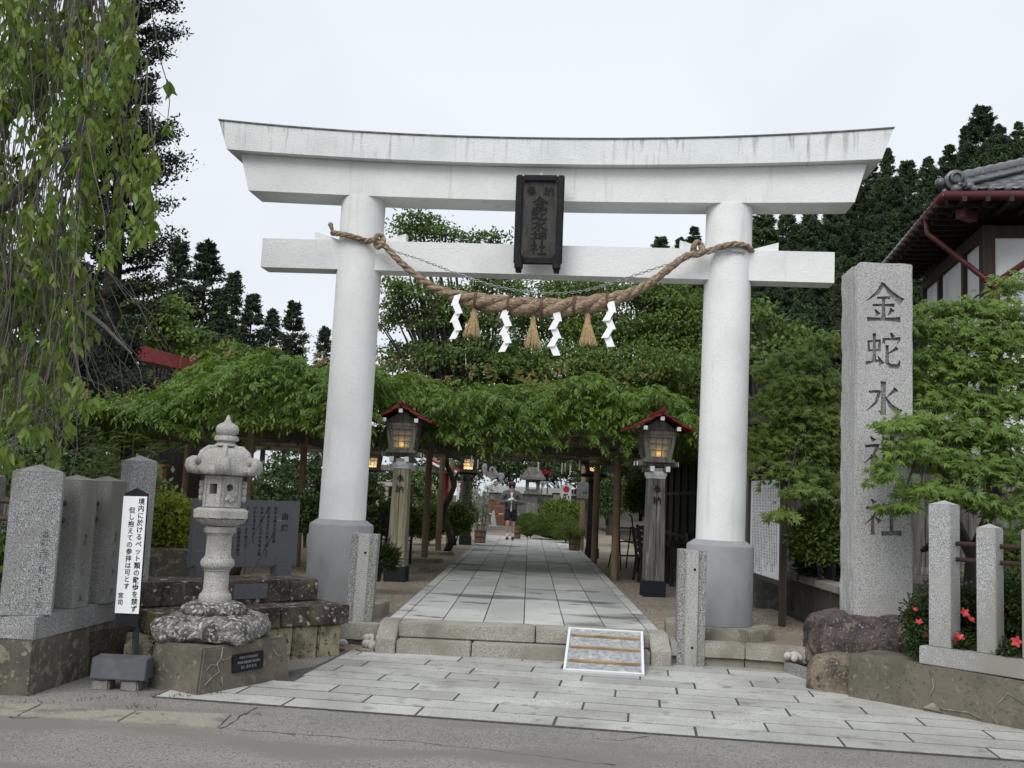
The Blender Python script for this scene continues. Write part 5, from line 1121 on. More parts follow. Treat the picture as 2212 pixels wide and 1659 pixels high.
dsd = thing('dark_shed', 'dark stained timber shed beside the path behind the right torii pillar', 'shed', (4.5, 19, .2))
mb = MB(); mb.box((4.7, 19.2, 1.45), (3.2, 8.6, 2.55)); mb.build('wall', mk('charred_boards', (.017, .015, .014), [((.032, .028, .026), 8, .5, .7, 4, (6, 6, .1))], .75), dsd, world=True)
mb = MB(); 
for y in np.arange(15.1, 23.6, .95): mb.box((3.085, y, 1.45), (.05, .09, 2.5), 0, .003)
for z in (.9, 1.75): mb.box((3.088, 19.2, z), (.04, 8.5, .07), 0, .003)
mb.box((3.09, 15.6, 1.95), (.03, .6, .22)); mb.build('battens', DARKWOOD, dsd, world=True)
mb = MB(); mb.prism([(2.55, 2.60), (2.55, 2.70), (4.7, 3.15), (6.9, 2.70), (6.9, 2.60), (4.7, 3.03)], -23.9, -14.5, M=STAND); mb.build('roof', mk('dark_roof', (.035, .033, .032), [((.06, .058, .055), 6, .5, .7)], .7), dsd, world=True)
mb = MB(); mb.box((3.02, 14.3, 1.3), (.12, .12, 2.3), 0, .006); tag(mb.build('wooden_post', OLDWOOD), 'grey weathered wooden post rising behind the right torii pillar', 'post')
# ------------------------------------------------------------------ foliage tools (numpy)
def unit(a): return a/np.maximum(np.linalg.norm(a, axis=-1, keepdims=True), 1e-9)
def rnd_dir(n): return unit(RNG.normal(size=(n, 3)))
def leaf_quads(C, D, N, L, W, fold=.0):
    """pointed leaves: base, two sides, tip"""
    D = unit(D); S = unit(np.cross(D, N)); U = np.cross(S, D); n = len(C); L = np.broadcast_to(L, (n,))[:, None]; W = np.broadcast_to(W, (n,))[:, None]
    v = np.stack([C, C+D*L*.42+S*W*.5+U*W*fold, C+D*L-U*L*.10, C+D*L*.42-S*W*.5+U*W*fold], 1).reshape(-1, 3)
    return v, np.arange(4*n).reshape(n, 4)
def leaf_hex(C, D, N, L, W, fold=.0):
    """rounder pointed leaves of six corners"""
    D = unit(D); S = unit(np.cross(D, N)); U = np.cross(S, D); n = len(C); L = np.broadcast_to(L, (n,))[:, None]; W = np.broadcast_to(W, (n,))[:, None]
    v = np.stack([C, C+D*L*.25+S*W*.44+U*W*fold, C+D*L*.62+S*W*.38+U*(W*fold-L*.03), C+D*L-U*L*.12, C+D*L*.62-S*W*.38+U*(W*fold-L*.03), C+D*L*.25-S*W*.44+U*W*fold], 1).reshape(-1, 3)
    return v, np.arange(6*n).reshape(n, 6)
def star_leaves(C, D, N, L, k=5, spread=75, wr=.26):
    D = unit(D); S = unit(np.cross(D, N)); vs = []; n = len(C); L = np.broadcast_to(L, (n,))
    for i in range(k):
        a = R(spread)*(-1+2*i/(k-1)); d = D*math.cos(a)+S*math.sin(a); d = d+np.array([0, 0, -.25]); l = L*(1-.35*abs(-1+2*i/(k-1)))
        vs.append(leaf_quads(C, d, N, l, l*wr)[0])
    v = np.concatenate(vs); return v, np.arange(len(v)).reshape(-1, 4)
def pinnate(C, D, L, pairs=5, wl=.36, ww=.30, droop=.5):
    """compound leaves: narrow leaflets in pairs along a drooping stalk"""
    n = len(C); D = unit(D); up = np.array([0, 0, 1.0]); S = unit(np.cross(D, up)+RNG.normal(size=(n, 3))*.3); N = np.cross(S, D)+RNG.normal(size=(n, 3))*.35; L = np.broadcast_to(L, (n,))[:, None]; vs = []
    for i in range(pairs+1):
        t = .25+.75*i/pairs; P = C+D*L*t+np.array([0, 0, -1.0])*L*droop*t*t
        T = unit(D+np.array([0, 0, -2*droop*t]))
        sides = (0,) if i == pairs else (-1, 1)
        for s in sides:
            d = T*(1.0 if s == 0 else .55)+S*s*.9+np.array([0, 0, -.35])+RNG.normal(size=(n, 3))*.12
            l = (L*wl*(1-.25*abs(t-.55)))[:, 0]; vs.append(leaf_hex(P, d, N, l, l*ww, .05)[0])
    v = np.concatenate(vs); return v, np.arange(len(v)).reshape(-1, 6)
def ell_shell(n, c, r, lo=.72, hi=1.05, zmin=-.6):
    d = rnd_dir(int(n*2.2)); d = d[d[:, 2] > zmin][:n]; q = RNG.uniform(lo, hi, (len(d), 1)); return np.array(c)+d*np.array(r)*q, d
def clumps(P, out, per, sig):
    n = len(P); C = np.repeat(P, per, 0)+RNG.normal(size=(n*per, 3))*np.asarray(sig); return C, np.repeat(out, per, 0)
def limbs(mb, base, tips, r0, r1=.03, bend=.3):
    for t in tips:
        b = Vector(base); t = Vector(t); m = b.lerp(t, .5)+Vector((random.uniform(-bend, bend), random.uniform(-bend, bend), bend*.5)); P = [b, b.lerp(m, .6), m, m.lerp(t, .55), t]
        mb.tube(P, [r0, r0*.8, r0*.6, r0*.4, r1], 6, False)
BARK = mk('bark', (.055, .048, .04), [((.03, .027, .024), 9, .4, .6, 5, (1, 1, .2)), ((.10, .095, .085), 6, .58, .72, 4)], .95, (18, .8, .02, (1, 1, .25)))
TWIG = mk('grey_twig_bark', (.13, .12, .105), [((.07, .065, .055), 20, .5, .7), ((.22, .21, .19), 14, .6, .72)], .9)
CEDAR = leafmat('cedar_foliage', (.015, .029, .017), (.048, .075, .036), .12, rough=.7, objvar=.3)
CEDARL = leafmat('hill_cedar_foliage', (.020, .037, .021), (.078, .120, .052), .12, rough=.7, objvar=.55)
CYP = leafmat('cypress_foliage', (.011, .018, .012), (.030, .045, .025), .08, rough=.7)
BROAD = leafmat('broadleaf_foliage', (.042, .080, .024), (.135, .20, .054), .3)
BROAD2 = leafmat('mid_green_foliage', (.045, .082, .022), (.155, .22, .052), .3)
WIST = leafmat('wisteria_foliage', (.045, .090, .020), (.175, .26, .052), .35)
CHER = leafmat('cherry_foliage', (.065, .12, .028), (.23, .30, .07), .4, rough=.45)
MAPL = leafmat('maple_foliage', (.05, .10, .022), (.20, .275, .06), .4)
MAPD = leafmat('dark_maple_foliage', (.058, .108, .024), (.19, .26, .054), .35)
AZA = leafmat('azalea_foliage', (.016, .032, .010), (.050, .075, .022), .2)
BOX = leafmat('clipped_bush_foliage', (.030, .060, .012), (.115, .17, .030), .25)
YEL = leafmat('yellow_green_foliage', (.10, .13, .018), (.27, .29, .045), .35)
WEED = leafmat('weed_foliage', (.05, .085, .025), (.15, .20, .06), .35)
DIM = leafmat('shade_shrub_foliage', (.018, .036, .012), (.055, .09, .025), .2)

def tree(name, label, cat, loc, crown, crown_m, trunk_mb, group=None, bark=None):
    o = thing(name, label, cat, loc, 0, group)
    if trunk_mb is not None: trunk_mb.build('trunk', bark or BARK, o, smooth=True)
    np_mesh('crown', crown[0], crown[1], crown_m, o); return o
# ---- cedars
def branch_crown(t, az, ln, H, per, sig, leaf, lw, droop, rise, seed):
    """boughs: leaves strewn along every branch, thicker towards its tip"""
    n = len(t); u = RNG.uniform(.12, 1, (n, per))**.6; dr = np.stack([np.cos(az), np.sin(az)], 1)
    B = dr[:, None, :]*(ln[:, None]*u)[..., None]; z = (t*H)[:, None]-droop*ln[:, None]*u+rise*ln[:, None]*u**3
    C = np.concatenate([B, z[..., None]], 2)+RNG.normal(size=(n, per, 3))*(sig*(.14+.86*ln/ln.max())[:, None]*(.45+.55*u))[..., None]*np.array([1, 1, .6])
    O = np.concatenate([np.repeat(dr[:, None, :], per, 1), np.full((n, per, 1), .55)], 2).reshape(-1, 3); C = C.reshape(-1, 3)
    D = unit(O*.6+RNG.normal(size=C.shape)*.6); N = unit(O*.9+RNG.normal(size=C.shape)*.5)
    return leaf_quads(C, D, N, RNG.uniform(leaf*.65, leaf*1.3, len(C)), leaf*lw)
def cedar_crown(H, Rb, n=200, per=80, seed=0, z0=.12, powr=.8, leaf=.26):
    t = np.sort(RNG.uniform(z0, .985, n)**.85); az = np.arange(n)*2.39996+RNG.normal(0, .35, n); lob = 1+.22*np.sin(az*2+seed)+.20*np.sin(t*21+seed)
    ln = Rb*np.clip(1-t, 0, 1)**powr*lob*RNG.uniform(.6, 1.12, n)+.16
    return branch_crown(t, az, ln, H, per, .34, leaf, .5, .30, .35, seed)
def make_cedar(name, H, Rb, label, group, m, **k):
    mb = MB(); mb.tube([(0, 0, -1), (0, 0, H*.5), (.05, 0, H*.93)], [H*.017, H*.011, .03], 7, False)
    return tree(name, label, 'tree', (0, 0, 0), cedar_crown(H, Rb, **k), m, mb, group)
GL = 'dark cedars in a row beyond the wisteria'
left_c = [(391, 514, 72, 17, 'tall narrow dark cedar at the left end of the distant row'), (449, 518, 70, 17, 'tall narrow dark cedar second from the left in the distant row'), (507, 584, 66, 14, 'shorter dark cedar right of the two tall ones in the distant row'), (548, 632, 64, 12, 'low dark cedar filling the middle of the distant row'), (590, 664, 68, 12, 'small dark cedar right of the middle of the distant row'), (637, 648, 75, 13, 'pointed dark cedar near the right end of the distant row'), (703, 703, 78, 12, 'dark cedar top peeping out left of the left torii pillar'), (478, 650, 60, 11, 'low dark cedar in front of the tall pair')]
P1 = make_cedar('cedar_tree', 16, 2.25, 'x', GL, CEDAR, n=170, per=90, seed=1, powr=.72, z0=.16, leaf=.22); P2 = make_cedar('cedar_tree', 13, 2.7, 'x', GL, CEDAR, n=170, per=100, seed=4, powr=.72, leaf=.22)
for i, (x, y, Y_, H, lab) in enumerate(left_c):
    o = (P1, P2)[i] if i < 2 else copy_tree((P1, P2)[i % 2]); p = at(x, y, Y_); hh = 16 if (i % 2 == 0) else 13; s_ = H/hh
    o.location = (p.x, Y_, p.z-H); o.scale = (s_,)*3; o.rotation_euler = (0, 0, i*1.1); o['label'] = lab
# hillside
GH = 'cedars covering the hillside on the right'
protos = [make_cedar('hill_cedar', 15, 3.5, 'x', GH, CEDARL, n=230, per=200, seed=k*2.1, leaf=.22, powr=.62+.1*k, z0=.10) for k in range(4)]
sky_pts = [(1428, 508), (1470, 512), (1500, 488), (1545, 470), (1600, 452), (1650, 440), (1700, 425), (1750, 415), (1800, 400), (1850, 378), (1885, 352), (1917, 318), (1960, 344), (2005, 338), (2050, 312), (2085, 270), (2122, 226), (2160, 268), (2200, 262), (2245, 255), (2290, 240)]
def skyline(x):
    for (x0, y0), (x1, y1) in zip(sky_pts, sky_pts[1:]):
        if x0 <= x <= x1: return y0+(y1-y0)*(x-x0)/(x1-x0)
    return sky_pts[0][1] if x < sky_pts[0][0] else sky_pts[-1][1]
hill = [(x, y, 112-(i % 3)*4, 15 if i != 16 else 17) for i, (x, y) in enumerate(sky_pts)]
for r_, (dy, Y_, st_) in enumerate(((70, 104, 44), (150, 96, 46), (240, 87, 50), (330, 78, 56), (420, 69, 60))):
    x = 1450+r_*12
    while x < 2330:
        y = skyline(x)+dy+random.uniform(-22, 22)
        if y < 830: hill.append((x+random.uniform(-8, 8), y, Y_+random.uniform(-3, 3), random.uniform(12.5, 16)))
        x += st_
hb = []
for i, (x, y, Y_, H) in enumerate(hill):
    o = protos[i] if i < 4 else copy_tree(protos[i % 4]); p = at(x, y, Y_); s_ = H/15; o.location = (p.x, Y_, p.z-H); o.scale = (s_*random.uniform(.9, 1.15),)*2+(s_,); o.rotation_euler = (0, 0, random.uniform(0, 6.3))
    o['label'] = 'tallest cedar on the right skyline above the tiled roof' if i == 16 else ('cedar on the skyline just past the right end of the torii' if i == 11 else ('dark green cedar along the top edge of the hillside' if i < len(sky_pts) else 'dark green cedar within the dense hillside stand'))
    if i < len(sky_pts) and i not in (11, 16): o['group'] = 'cedars along the hillside skyline'
    elif i in (11, 16): o['group'] = ''
    hb.append((p.x, Y_, p.z-H))
for i in (11, 16):
    o = [q for q in bpy.data.objects if q.get('group') == '' and q.get('category')]; 
    for q in o: del q['group']
hb = np.array(hb); gx = np.linspace(4, 140, 40); gy = np.linspace(46, 190, 40); V = []; F = []
for j, yy_ in enumerate(gy):
    for i, xx_ in enumerate(gx):
        d2 = (hb[:, 0]-xx_)**2+(hb[:, 1]-yy_)**2+9; wgt = 1/d2**1.5; z = (hb[:, 2]*wgt).sum()/wgt.sum()-.3
        e = min(1, max(0, (yy_-50)/16))*min(1, max(0, (xx_-7)/8)); V.append((xx_, yy_, z*e-.3*(1-e)))
        if i < 39 and j < 39: F.append((j*40+i, j*40+i+1, (j+1)*40+i+1, (j+1)*40+i))
tag(np_mesh('hillside', np.array(V), np.array(F), mk('forest_floor', (.020, .026, .013), [((.035, .04, .02), .5, .45, .65)], .95), smooth=True), kind='structure')
# ---- tall cypress behind the weeping cherry
cx0 = at(225, 700, 22).x; n = 330; t = RNG.uniform(.08, 1, n); a = RNG.uniform(0, 6.283, n)
ln = 1.58*np.clip(1.15-t, 0, 1)**.25*np.clip(.80+.30*np.sin(t*31+np.round(a*1.3)*2), .5, 1.1)*RNG.uniform(.75, 1.08, n); P = np.stack([ln*np.cos(a), ln*np.sin(a), t*15.5], 1)
v = branch_crown(t, a, ln, 15.5, 260, .17, .085, .62, .05, .30, 3)
mb = MB(); mb.tube([(0, 0, -.3), (.1, 0, 6), (0, 0, 15)], [.28, .2, .04], 8, False)
for q in range(0, n, 9): mb.tube([(0, 0, P[q, 2]*.94), tuple(P[q]*np.array([.6, .6, 1])-np.array([0, 0, .1])), tuple(P[q])], [.05, .03, .012], 4, False)
tree('cypress_tree', 'tall nearly black cypress behind the weeping cherry at the left', 'tree', (cx0, 22, 0), v, CYP, mb)
# ---- broad trees
def broad(name, label, loc, lobes, m, nper, leaf, sig, trunk_r, per=26, group=None, tips=None, bark=None, zmin=-.55, base_h=.32):
    vs = []; tp_ = []
    for (c, r) in lobes:
        k = int(nper*1.7*r[0]*r[2]); P, d = ell_shell(k, c, r, .55, 1.06, zmin); C, O = clumps(P, d, per, sig)
        D = unit(O*.4+RNG.normal(size=C.shape)*.7+np.array([0, 0, -.35])); N = unit(RNG.normal(size=C.shape)*.5+np.array([0, 0, .45])+O*.7)
        vs.append(leaf_quads(C, D, N, RNG.uniform(leaf*.75, leaf*1.35, len(C)), leaf*.62)[0]); tp_.append(c)
        if k > 6:
            for q in RNG.choice(len(P), min(5, len(P)), replace=False): tp_.append(tuple(P[q]))
    v = np.concatenate(vs); mb = MB(); zc = min(c[2]-r[2] for c, r in lobes); hb_ = (random.uniform(-.2, .2), 0, max(.6, (zc*.5+.5)*(base_h/.32)))
    mb.tube([(0, 0, -.3), (.05, 0, hb_[2]*.6), hb_], [trunk_r*1.2, trunk_r, trunk_r*.85], 9, False); limbs(mb, hb_, tp_, trunk_r*.5, .02, .35)
    return tree(name, label, 'tree' if trunk_r > .05 else 'shrub', loc, (v, np.arange(len(v)).reshape(-1, 4)), m, mb, group, bark)
def lobes_px(L, Y_, loc):      # (x, y, rx, ry) measured round the crown -> lobes about the tree's base
    out = []
    for (x, y, rx_, ry_, *dy) in L:
        yy_ = Y_+(dy[0] if dy else 0); p = at(x, y, yy_); k = yy_/FPX; out.append(((p.x-loc[0], p.y-loc[1], p.z-loc[2]), (rx_*k, (rx_+ry_)*.5*k, ry_*k)))
    return out
GB = 'broadleaf trees standing behind the wisteria'
loc = (at(1010, 900, 38).x, 38, .2)
broad('broadleaf_tree', 'tall open crowned tree whose thin top shows above the torii tie beam', loc, lobes_px([(900, 860, 90, 40, 2), (1000, 860, 100, 40), (1080, 800, 60, 60), (900, 487, 48, 30), (960, 508, 55, 18), (880, 515, 30, 14), (1060, 515, 45, 14), (930, 640, 95, 35), (880, 700, 62, 34, 1), (1000, 690, 100, 52), (1075, 622, 70, 34), (900, 780, 80, 45, 2), (1010, 780, 110, 60), (850, 612, 30, 14), (845, 660, 24, 12)], 38, loc), BROAD, 34, .145, (.30, .30, .10), .20, 42, GB)
loc = (at(1330, 900, 40).x, 40, .2)
broad('broadleaf_tree', 'dense green broadleaf tree filling the right half of the gate opening', loc, lobes_px([(1140, 835, 70, 50), (1130, 770, 50, 50), (1200, 860, 110, 40, -2), (1320, 860, 120, 40, -2), (1440, 850, 90, 45), (1230, 640, 75, 36), (1330, 632, 90, 34), (1430, 645, 75, 40), (1180, 700, 85, 45), (1290, 720, 100, 60), (1420, 720, 95, 62), (1500, 700, 60, 60), (1230, 790, 110, 50, -2), (1380, 800, 120, 55, -2), (1480, 790, 70, 60)], 40, loc), BROAD2, 36, .145, (.32, .32, .11), .22, 44, GB)
loc = (at(1640, 900, 34).x, 34, .2)
broad('broadleaf_tree', 'bright green tree glimpsed between the right torii pillar and the stone pillar', loc, lobes_px([(1625, 690, 50, 45), (1690, 740, 60, 45), (1600, 780, 70, 60)], 34, loc), BROAD2, 26, .18, (.28, .28, .10), .2, 30, GB)
loc = (at(345, 900, 46).x, 46, .2)
broad('broadleaf_tree', 'rounded mid green tree below the left cedars', loc, lobes_px([(350, 690, 65, 45), (400, 735, 50, 35), (300, 720, 60, 55), (310, 612, 30, 26), (440, 770, 60, 30), (250, 680, 60, 60), (520, 765, 60, 26)], 46, loc), BROAD2, 20, .24, (.34, .34, .12), .22, 28, GB)
loc = (at(120, 900, 30).x, 30, .2)
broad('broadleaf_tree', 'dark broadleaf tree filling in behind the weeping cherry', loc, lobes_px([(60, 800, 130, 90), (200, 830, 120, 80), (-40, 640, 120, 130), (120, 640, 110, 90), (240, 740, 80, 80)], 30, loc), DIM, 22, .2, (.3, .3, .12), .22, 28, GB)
GS = 'dark shrubs along the back of the shrine garden'
for i, (x, y, rx_, ry_, Y_) in enumerate(((960, 1010, 60, 55, 52), (1090, 1000, 60, 45, 54), (1210, 1000, 70, 50, 53), (1320, 1010, 70, 70, 46), (860, 1040, 50, 40, 47), (740, 1060, 60, 60, 44), (600, 1060, 80, 70, 40), (450, 1060, 90, 80, 36), (1400, 1030, 70, 90, 44), (300, 1050, 120, 90, 32), (640, 1005, 60, 40, 43), (715, 1010, 50, 45, 45))):
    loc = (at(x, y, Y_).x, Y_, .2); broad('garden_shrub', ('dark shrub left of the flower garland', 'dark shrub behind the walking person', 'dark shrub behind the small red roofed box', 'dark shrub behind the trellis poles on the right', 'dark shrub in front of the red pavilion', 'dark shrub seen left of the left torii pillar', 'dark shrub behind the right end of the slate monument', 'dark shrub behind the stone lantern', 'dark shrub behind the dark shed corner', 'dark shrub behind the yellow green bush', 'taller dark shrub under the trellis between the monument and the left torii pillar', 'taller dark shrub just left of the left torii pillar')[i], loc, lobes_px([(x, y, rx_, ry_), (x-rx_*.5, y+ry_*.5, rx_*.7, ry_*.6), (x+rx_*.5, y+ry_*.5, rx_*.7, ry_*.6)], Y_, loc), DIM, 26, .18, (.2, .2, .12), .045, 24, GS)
# ---- wisteria over the trellis
def wist_top(x, y):
    b = 3.02+.42*np.exp(-((x-.4)/1.9)**2)+1.0*(1/(1+np.exp((x+2.6)*1.6)))*(1/(1+np.exp(-(y-15.5)*.9)))-.95/(1+np.exp((x+5.5)*2)); return b+.13*np.sin(x*1.9+y*.7)+.12*np.sin(x*4.1-y*1.3+1)+.10*np.sin(y*2.3+x*.9)
wis = thing('wisteria', 'broad canopy of green wisteria leaves spread over the trellis', 'climbing plant', (0, 17, 2.4))
n = 24000; X = RNG.uniform(-12, 3.1, n); Yf = np.where(X < -2.4, 14.3+.5*np.sin(X*1.3), 15.75+.3*np.sin(X*2.1)); Yw = Yf+np.abs(RNG.gamma(1.1, 3.2, n)); Yw = np.where(Yw > 25.2, RNG.uniform(15.8, 25, n), Yw)
sh = np.clip((X-1.6)/1.5, 0, 1); top = wist_top(X, Yw)-.5*sh**2; dep = RNG.gamma(1.3, .16, n); fr = np.clip(1-(Yw-Yf)/.9, 0, 1); dep = dep+fr*RNG.uniform(0, .85, n); Z = np.maximum(top-dep, 2.40+.12*np.sin(X*3))
C = np.stack([X, Yw, Z], 1)-np.array([0, 17, 2.4]); D = np.stack([RNG.normal(0, .7, n), -.55-RNG.uniform(0, .8, n)*(.4+fr), RNG.uniform(-.35, .45, n)], 1)
v = pinnate(C, D, RNG.uniform(.17, .31, n), 5, .40, .33, .42)
np_mesh('leaves', v[0], v[1], WIST, wis)
n = 260; X = RNG.uniform(-11, 3, n); Y_ = RNG.uniform(15.4, 20, n); C = np.stack([X, Y_, wist_top(X, Y_)+RNG.uniform(.0, .22, n)], 1)-np.array([0, 17, 2.4]); v = pinnate(C, np.stack([RNG.normal(0, .5, n), RNG.normal(0, .5, n), np.full(n, 1.0)], 1), RNG.uniform(.14, .26, n), 4, .36, .28, .3)
np_mesh('young_shoots', v[0], v[1], leafmat('bronze_shoots', (.12, .12, .04), (.26, .19, .10), .35), wis)
mb = MB()
for k in range(46):
    x, y = random.uniform(-11, 2.4), random.uniform(17.4, 24); P = [(x, y-17, .05+random.uniform(-.05, .3))]
    for q in range(6): x += random.uniform(-.4, .4); y += random.uniform(-.3, .4); x = min(x, 2.9); y = max(y, 16.6); P.append((x, y-17, .1+random.uniform(-.12, .3)))
    mb.tube(P, [.03, .028, .024, .02, .016, .012, .008], 5, False)
mb.build('vines', BARK, wis, smooth=True)
for (x, y) in ((-4.4, 15.2), (-1.9, 24.0)):
    mb = MB()
    P = [(x+.12*math.sin(k*1.3), y-17+.1*math.cos(k*1.7), -2.25+.26*k) for k in range(11)]; mb.tube(P, [.09-.004*k for k in range(11)], 8); mb.build('trunk', BARK, wis, smooth=True)
# ---- weeping cherry
wc = thing('weeping_cherry', 'weeping cherry with long hanging leafy twigs at the left edge', 'tree', (-6.3, 9.0, .34))
mb = MB(); TW = MB(); LC = []; LD = []
W0_ = Vector((-6.3, 9.0, .34))
mb.tube([(0, 0, -.4), (.1, -.1, 1.6), (.3, -.2, 3.2), (.9, -.4, 5.2), (1.8, -.6, 6.6)], [.30, .25, .21, .14, .07], 10, False)
def pxl(x, y, Y_): return at(x, y, Y_)-W0_
mb.tube([(.15, -.1, 2.4), pxl(20, 600, 8.6), pxl(95, 612, 8.3), pxl(130, 640, 8.2)], [.12, .08, .05, .02], 7, False)
mb.tube([(.1, -.1, 1.9), pxl(40, 690, 8.6), pxl(95, 660, 8.3), pxl(170, 662, 8.1), pxl(225, 705, 8.0), pxl(285, 765, 7.9)], [.09, .06, .035, .026, .018, .008], 6, False)
mb.tube([(.5, -.25, 4.0), pxl(60, 220, 8.4), pxl(150, 60, 8.3), pxl(230, -40, 8.2)], [.12, .09, .06, .03], 7, False)
mb.tube([(.1, 0, 3.0), pxl(30, 430, 8.4), pxl(120, 330, 8.2), pxl(215, 300, 8.0)], [.10, .06, .04, .015], 7, False)
mb.build('trunk', TWIG, wc, smooth=True)
def strand(x0, y0, Y_, ln, leafy, dens=1.0):
    p = at(x0, y0, Y_)-W0_; P = [p]; d = Vector((random.uniform(-.10, .14), random.uniform(-.10, .10), -1)); s = .16; a = random.uniform(0, 6)
    for k in range(int(ln/s)):
        d = (d+Vector((random.uniform(-.24, .24), random.uniform(-.2, .2), -.26))).normalized(); P.append(P[-1]+d*s)
    TW.tube(P, [.0048*(1-.7*k/len(P))+.0011 for k in range(len(P))], 4, False)
    m_ = len(P); k = random.randint(0, 2)
    while k < m_:
        t = k/m_
        if any(lo <= t <= hi for lo, hi in leafy):          # leaves hang in bunches from the nodes of the twig
            fan = random.gauss(0, .25); nb = random.randint(7, 13) if dens > .9 else random.randint(4, 8)
            for q in range(nb): LC.append(P[k]+Vector((random.gauss(0, .022), random.gauss(0, .022), random.uniform(-.07, .05)))); LD.append((random.gauss(fan, .38), random.gauss(0, .38), -1.0))
        k += random.choice([1, 1, 2]) if dens > .9 else random.choice([1, 2, 3])
    if random.random() < .5 and m_ > 4:
        b = P[m_//2]; TW.tube([b, b+Vector((random.uniform(-.2, .2), random.uniform(-.1, .1), -.18)), b+Vector((random.uniform(-.3, .3), random.uniform(-.15, .15), -.5))], [.004, .003, .0015], 3, False)
def rbound(y): return np.interp(y, [-200, 0, 100, 250, 360, 480, 560, 640, 760, 900, 1000], [240, 262, 285, 320, 345, 335, 270, 225, 200, 195, 150])
for k in range(400):
    y0 = random.choice([random.uniform(-330, -40), random.uniform(-250, 250), random.uniform(200, 620)]); Y_ = random.uniform(7.4, 9.4); ln = random.uniform(.9, 2.3); xe = rbound(y0+ln*FPX/Y_)-14
    x0 = random.uniform(-60, max(40, min(xe, 330))); lt = [(.45, 1.0)] if random.random() < .55 else ([(.2, .45), (.8, 1)] if random.random() < .4 else [(.86, 1)])
    strand(x0, y0, Y_, ln, lt, 1.0 if y0 < 350 else .7)
for (x0, y0, ln) in ((300, 20, 1.75), (318, 130, 1.45), (330, 230, 1.0), (345, 250, .60), (312, 180, 1.35), (322, 360, .50), (285, 60, 1.9), (270, 330, 1.1), (335, 330, .68)): strand(x0, y0, random.uniform(7.6, 8.1), ln, [(.35, 1.0)], 1.35)
for k in range(60):
    strand(random.uniform(-40, 215), random.uniform(560, 760), random.uniform(7.5, 9.0), random.uniform(.5, 1.15), [(.7, 1.0)] if random.random() < .6 else [(2, 3)], .8)
for (x0, y0, ln) in ((20, 720, .9), (60, 760, .8), (95, 740, .7), (10, 840, .6), (45, 830, .5), (130, 700, .8), (160, 690, .75), (110, 560, .8)): strand(x0, y0, 7.3, ln, [(.4, 1.0)], 1.5)
for k in range(24):
    b = pxl(random.uniform(120, 330), random.uniform(640, 900), random.uniform(7.8, 8.6)); TW.tube([b+Vector((random.uniform(-.5, .1), 0, random.uniform(.1, .5))), b, b+Vector((random.uniform(-.1, .3), random.uniform(-.1, .1), -random.uniform(.1, .5)))], [.005, .004, .0015], 3, False)
TW.build('hanging_twigs', TWIG, wc, smooth=True)
LC = np.array([tuple(p) for p in LC]); LD = np.array(LD); Lm = RNG.uniform(.07, .13, len(LC)); Nn = RNG.normal(size=LC.shape)*np.array([1, 1, .2])+np.array([0, -.5, .2])
v = leaf_hex(LC, LD, Nn, Lm, Lm*.42, .10)
np_mesh('leaves', v[0], v[1], CHER, wc)
# ---- maples
def maple(name, label, loc, tiers, m, leaf, dens, trunk_paths, Y_, group=None):
    """layered crown; tiers are (x, y, rx, ry, dY) measured sprays, each a flat drooping plate of leaves"""
    o = thing(name, label, 'tree', loc, 0, group); vs = []; L0_ = Vector(loc); mb = MB(); tw = []
    for (x, y, rx_, ry_, dY) in tiers:
        p = at(x, y, Y_+dY)-L0_; k = (Y_+dY)/FPX; rX, rZ = rx_*k, ry_*k; cnt = int(dens*rX*max(rZ*1.5, .20)*2100)
        q = RNG.normal(size=(cnt, 2))*.46; X = q[:, 0]*rX; Yd = q[:, 1]*max(.30, rX*.75); Z = RNG.normal(size=cnt)*rZ*.44-.35*rZ*(q**2).sum(1)
        C = np.stack([X, Yd, Z], 1)+np.array(p); D = np.stack([X/rX+RNG.normal(0, .5, cnt), Yd/.5+RNG.normal(0, .5, cnt)-.35, RNG.normal(-.25, .3, cnt)], 1); N = unit(RNG.normal(size=C.shape)*.4+np.array([0, -.75, .8]))
        vs.append(star_leaves(C, D, N, RNG.uniform(leaf*.75, leaf*1.2, cnt))[0]); tw.append(p)
    v = np.concatenate(vs); np_mesh('crown', v, np.arange(len(v)).reshape(-1, 4), m, o)
    for P, rr in trunk_paths: mb.tube([Vector(q)-L0_ for q in P], rr, 8, False)
    ends = [Vector(P[-1])-L0_ for P, rr in trunk_paths]
    for p in tw: e = min(ends, key=lambda q: (q-p).length); mb.tube([e, e.lerp(p, .5)+Vector((0, 0, .08)), p], [.018, .011, .004], 5, False)
    mb.build('trunk', BARK, o, smooth=True); return o
loc = (at(2085, 1300, 9.9).x, 9.9, .3)
A = lambda x, y, Y_: at(x, y, Y_)
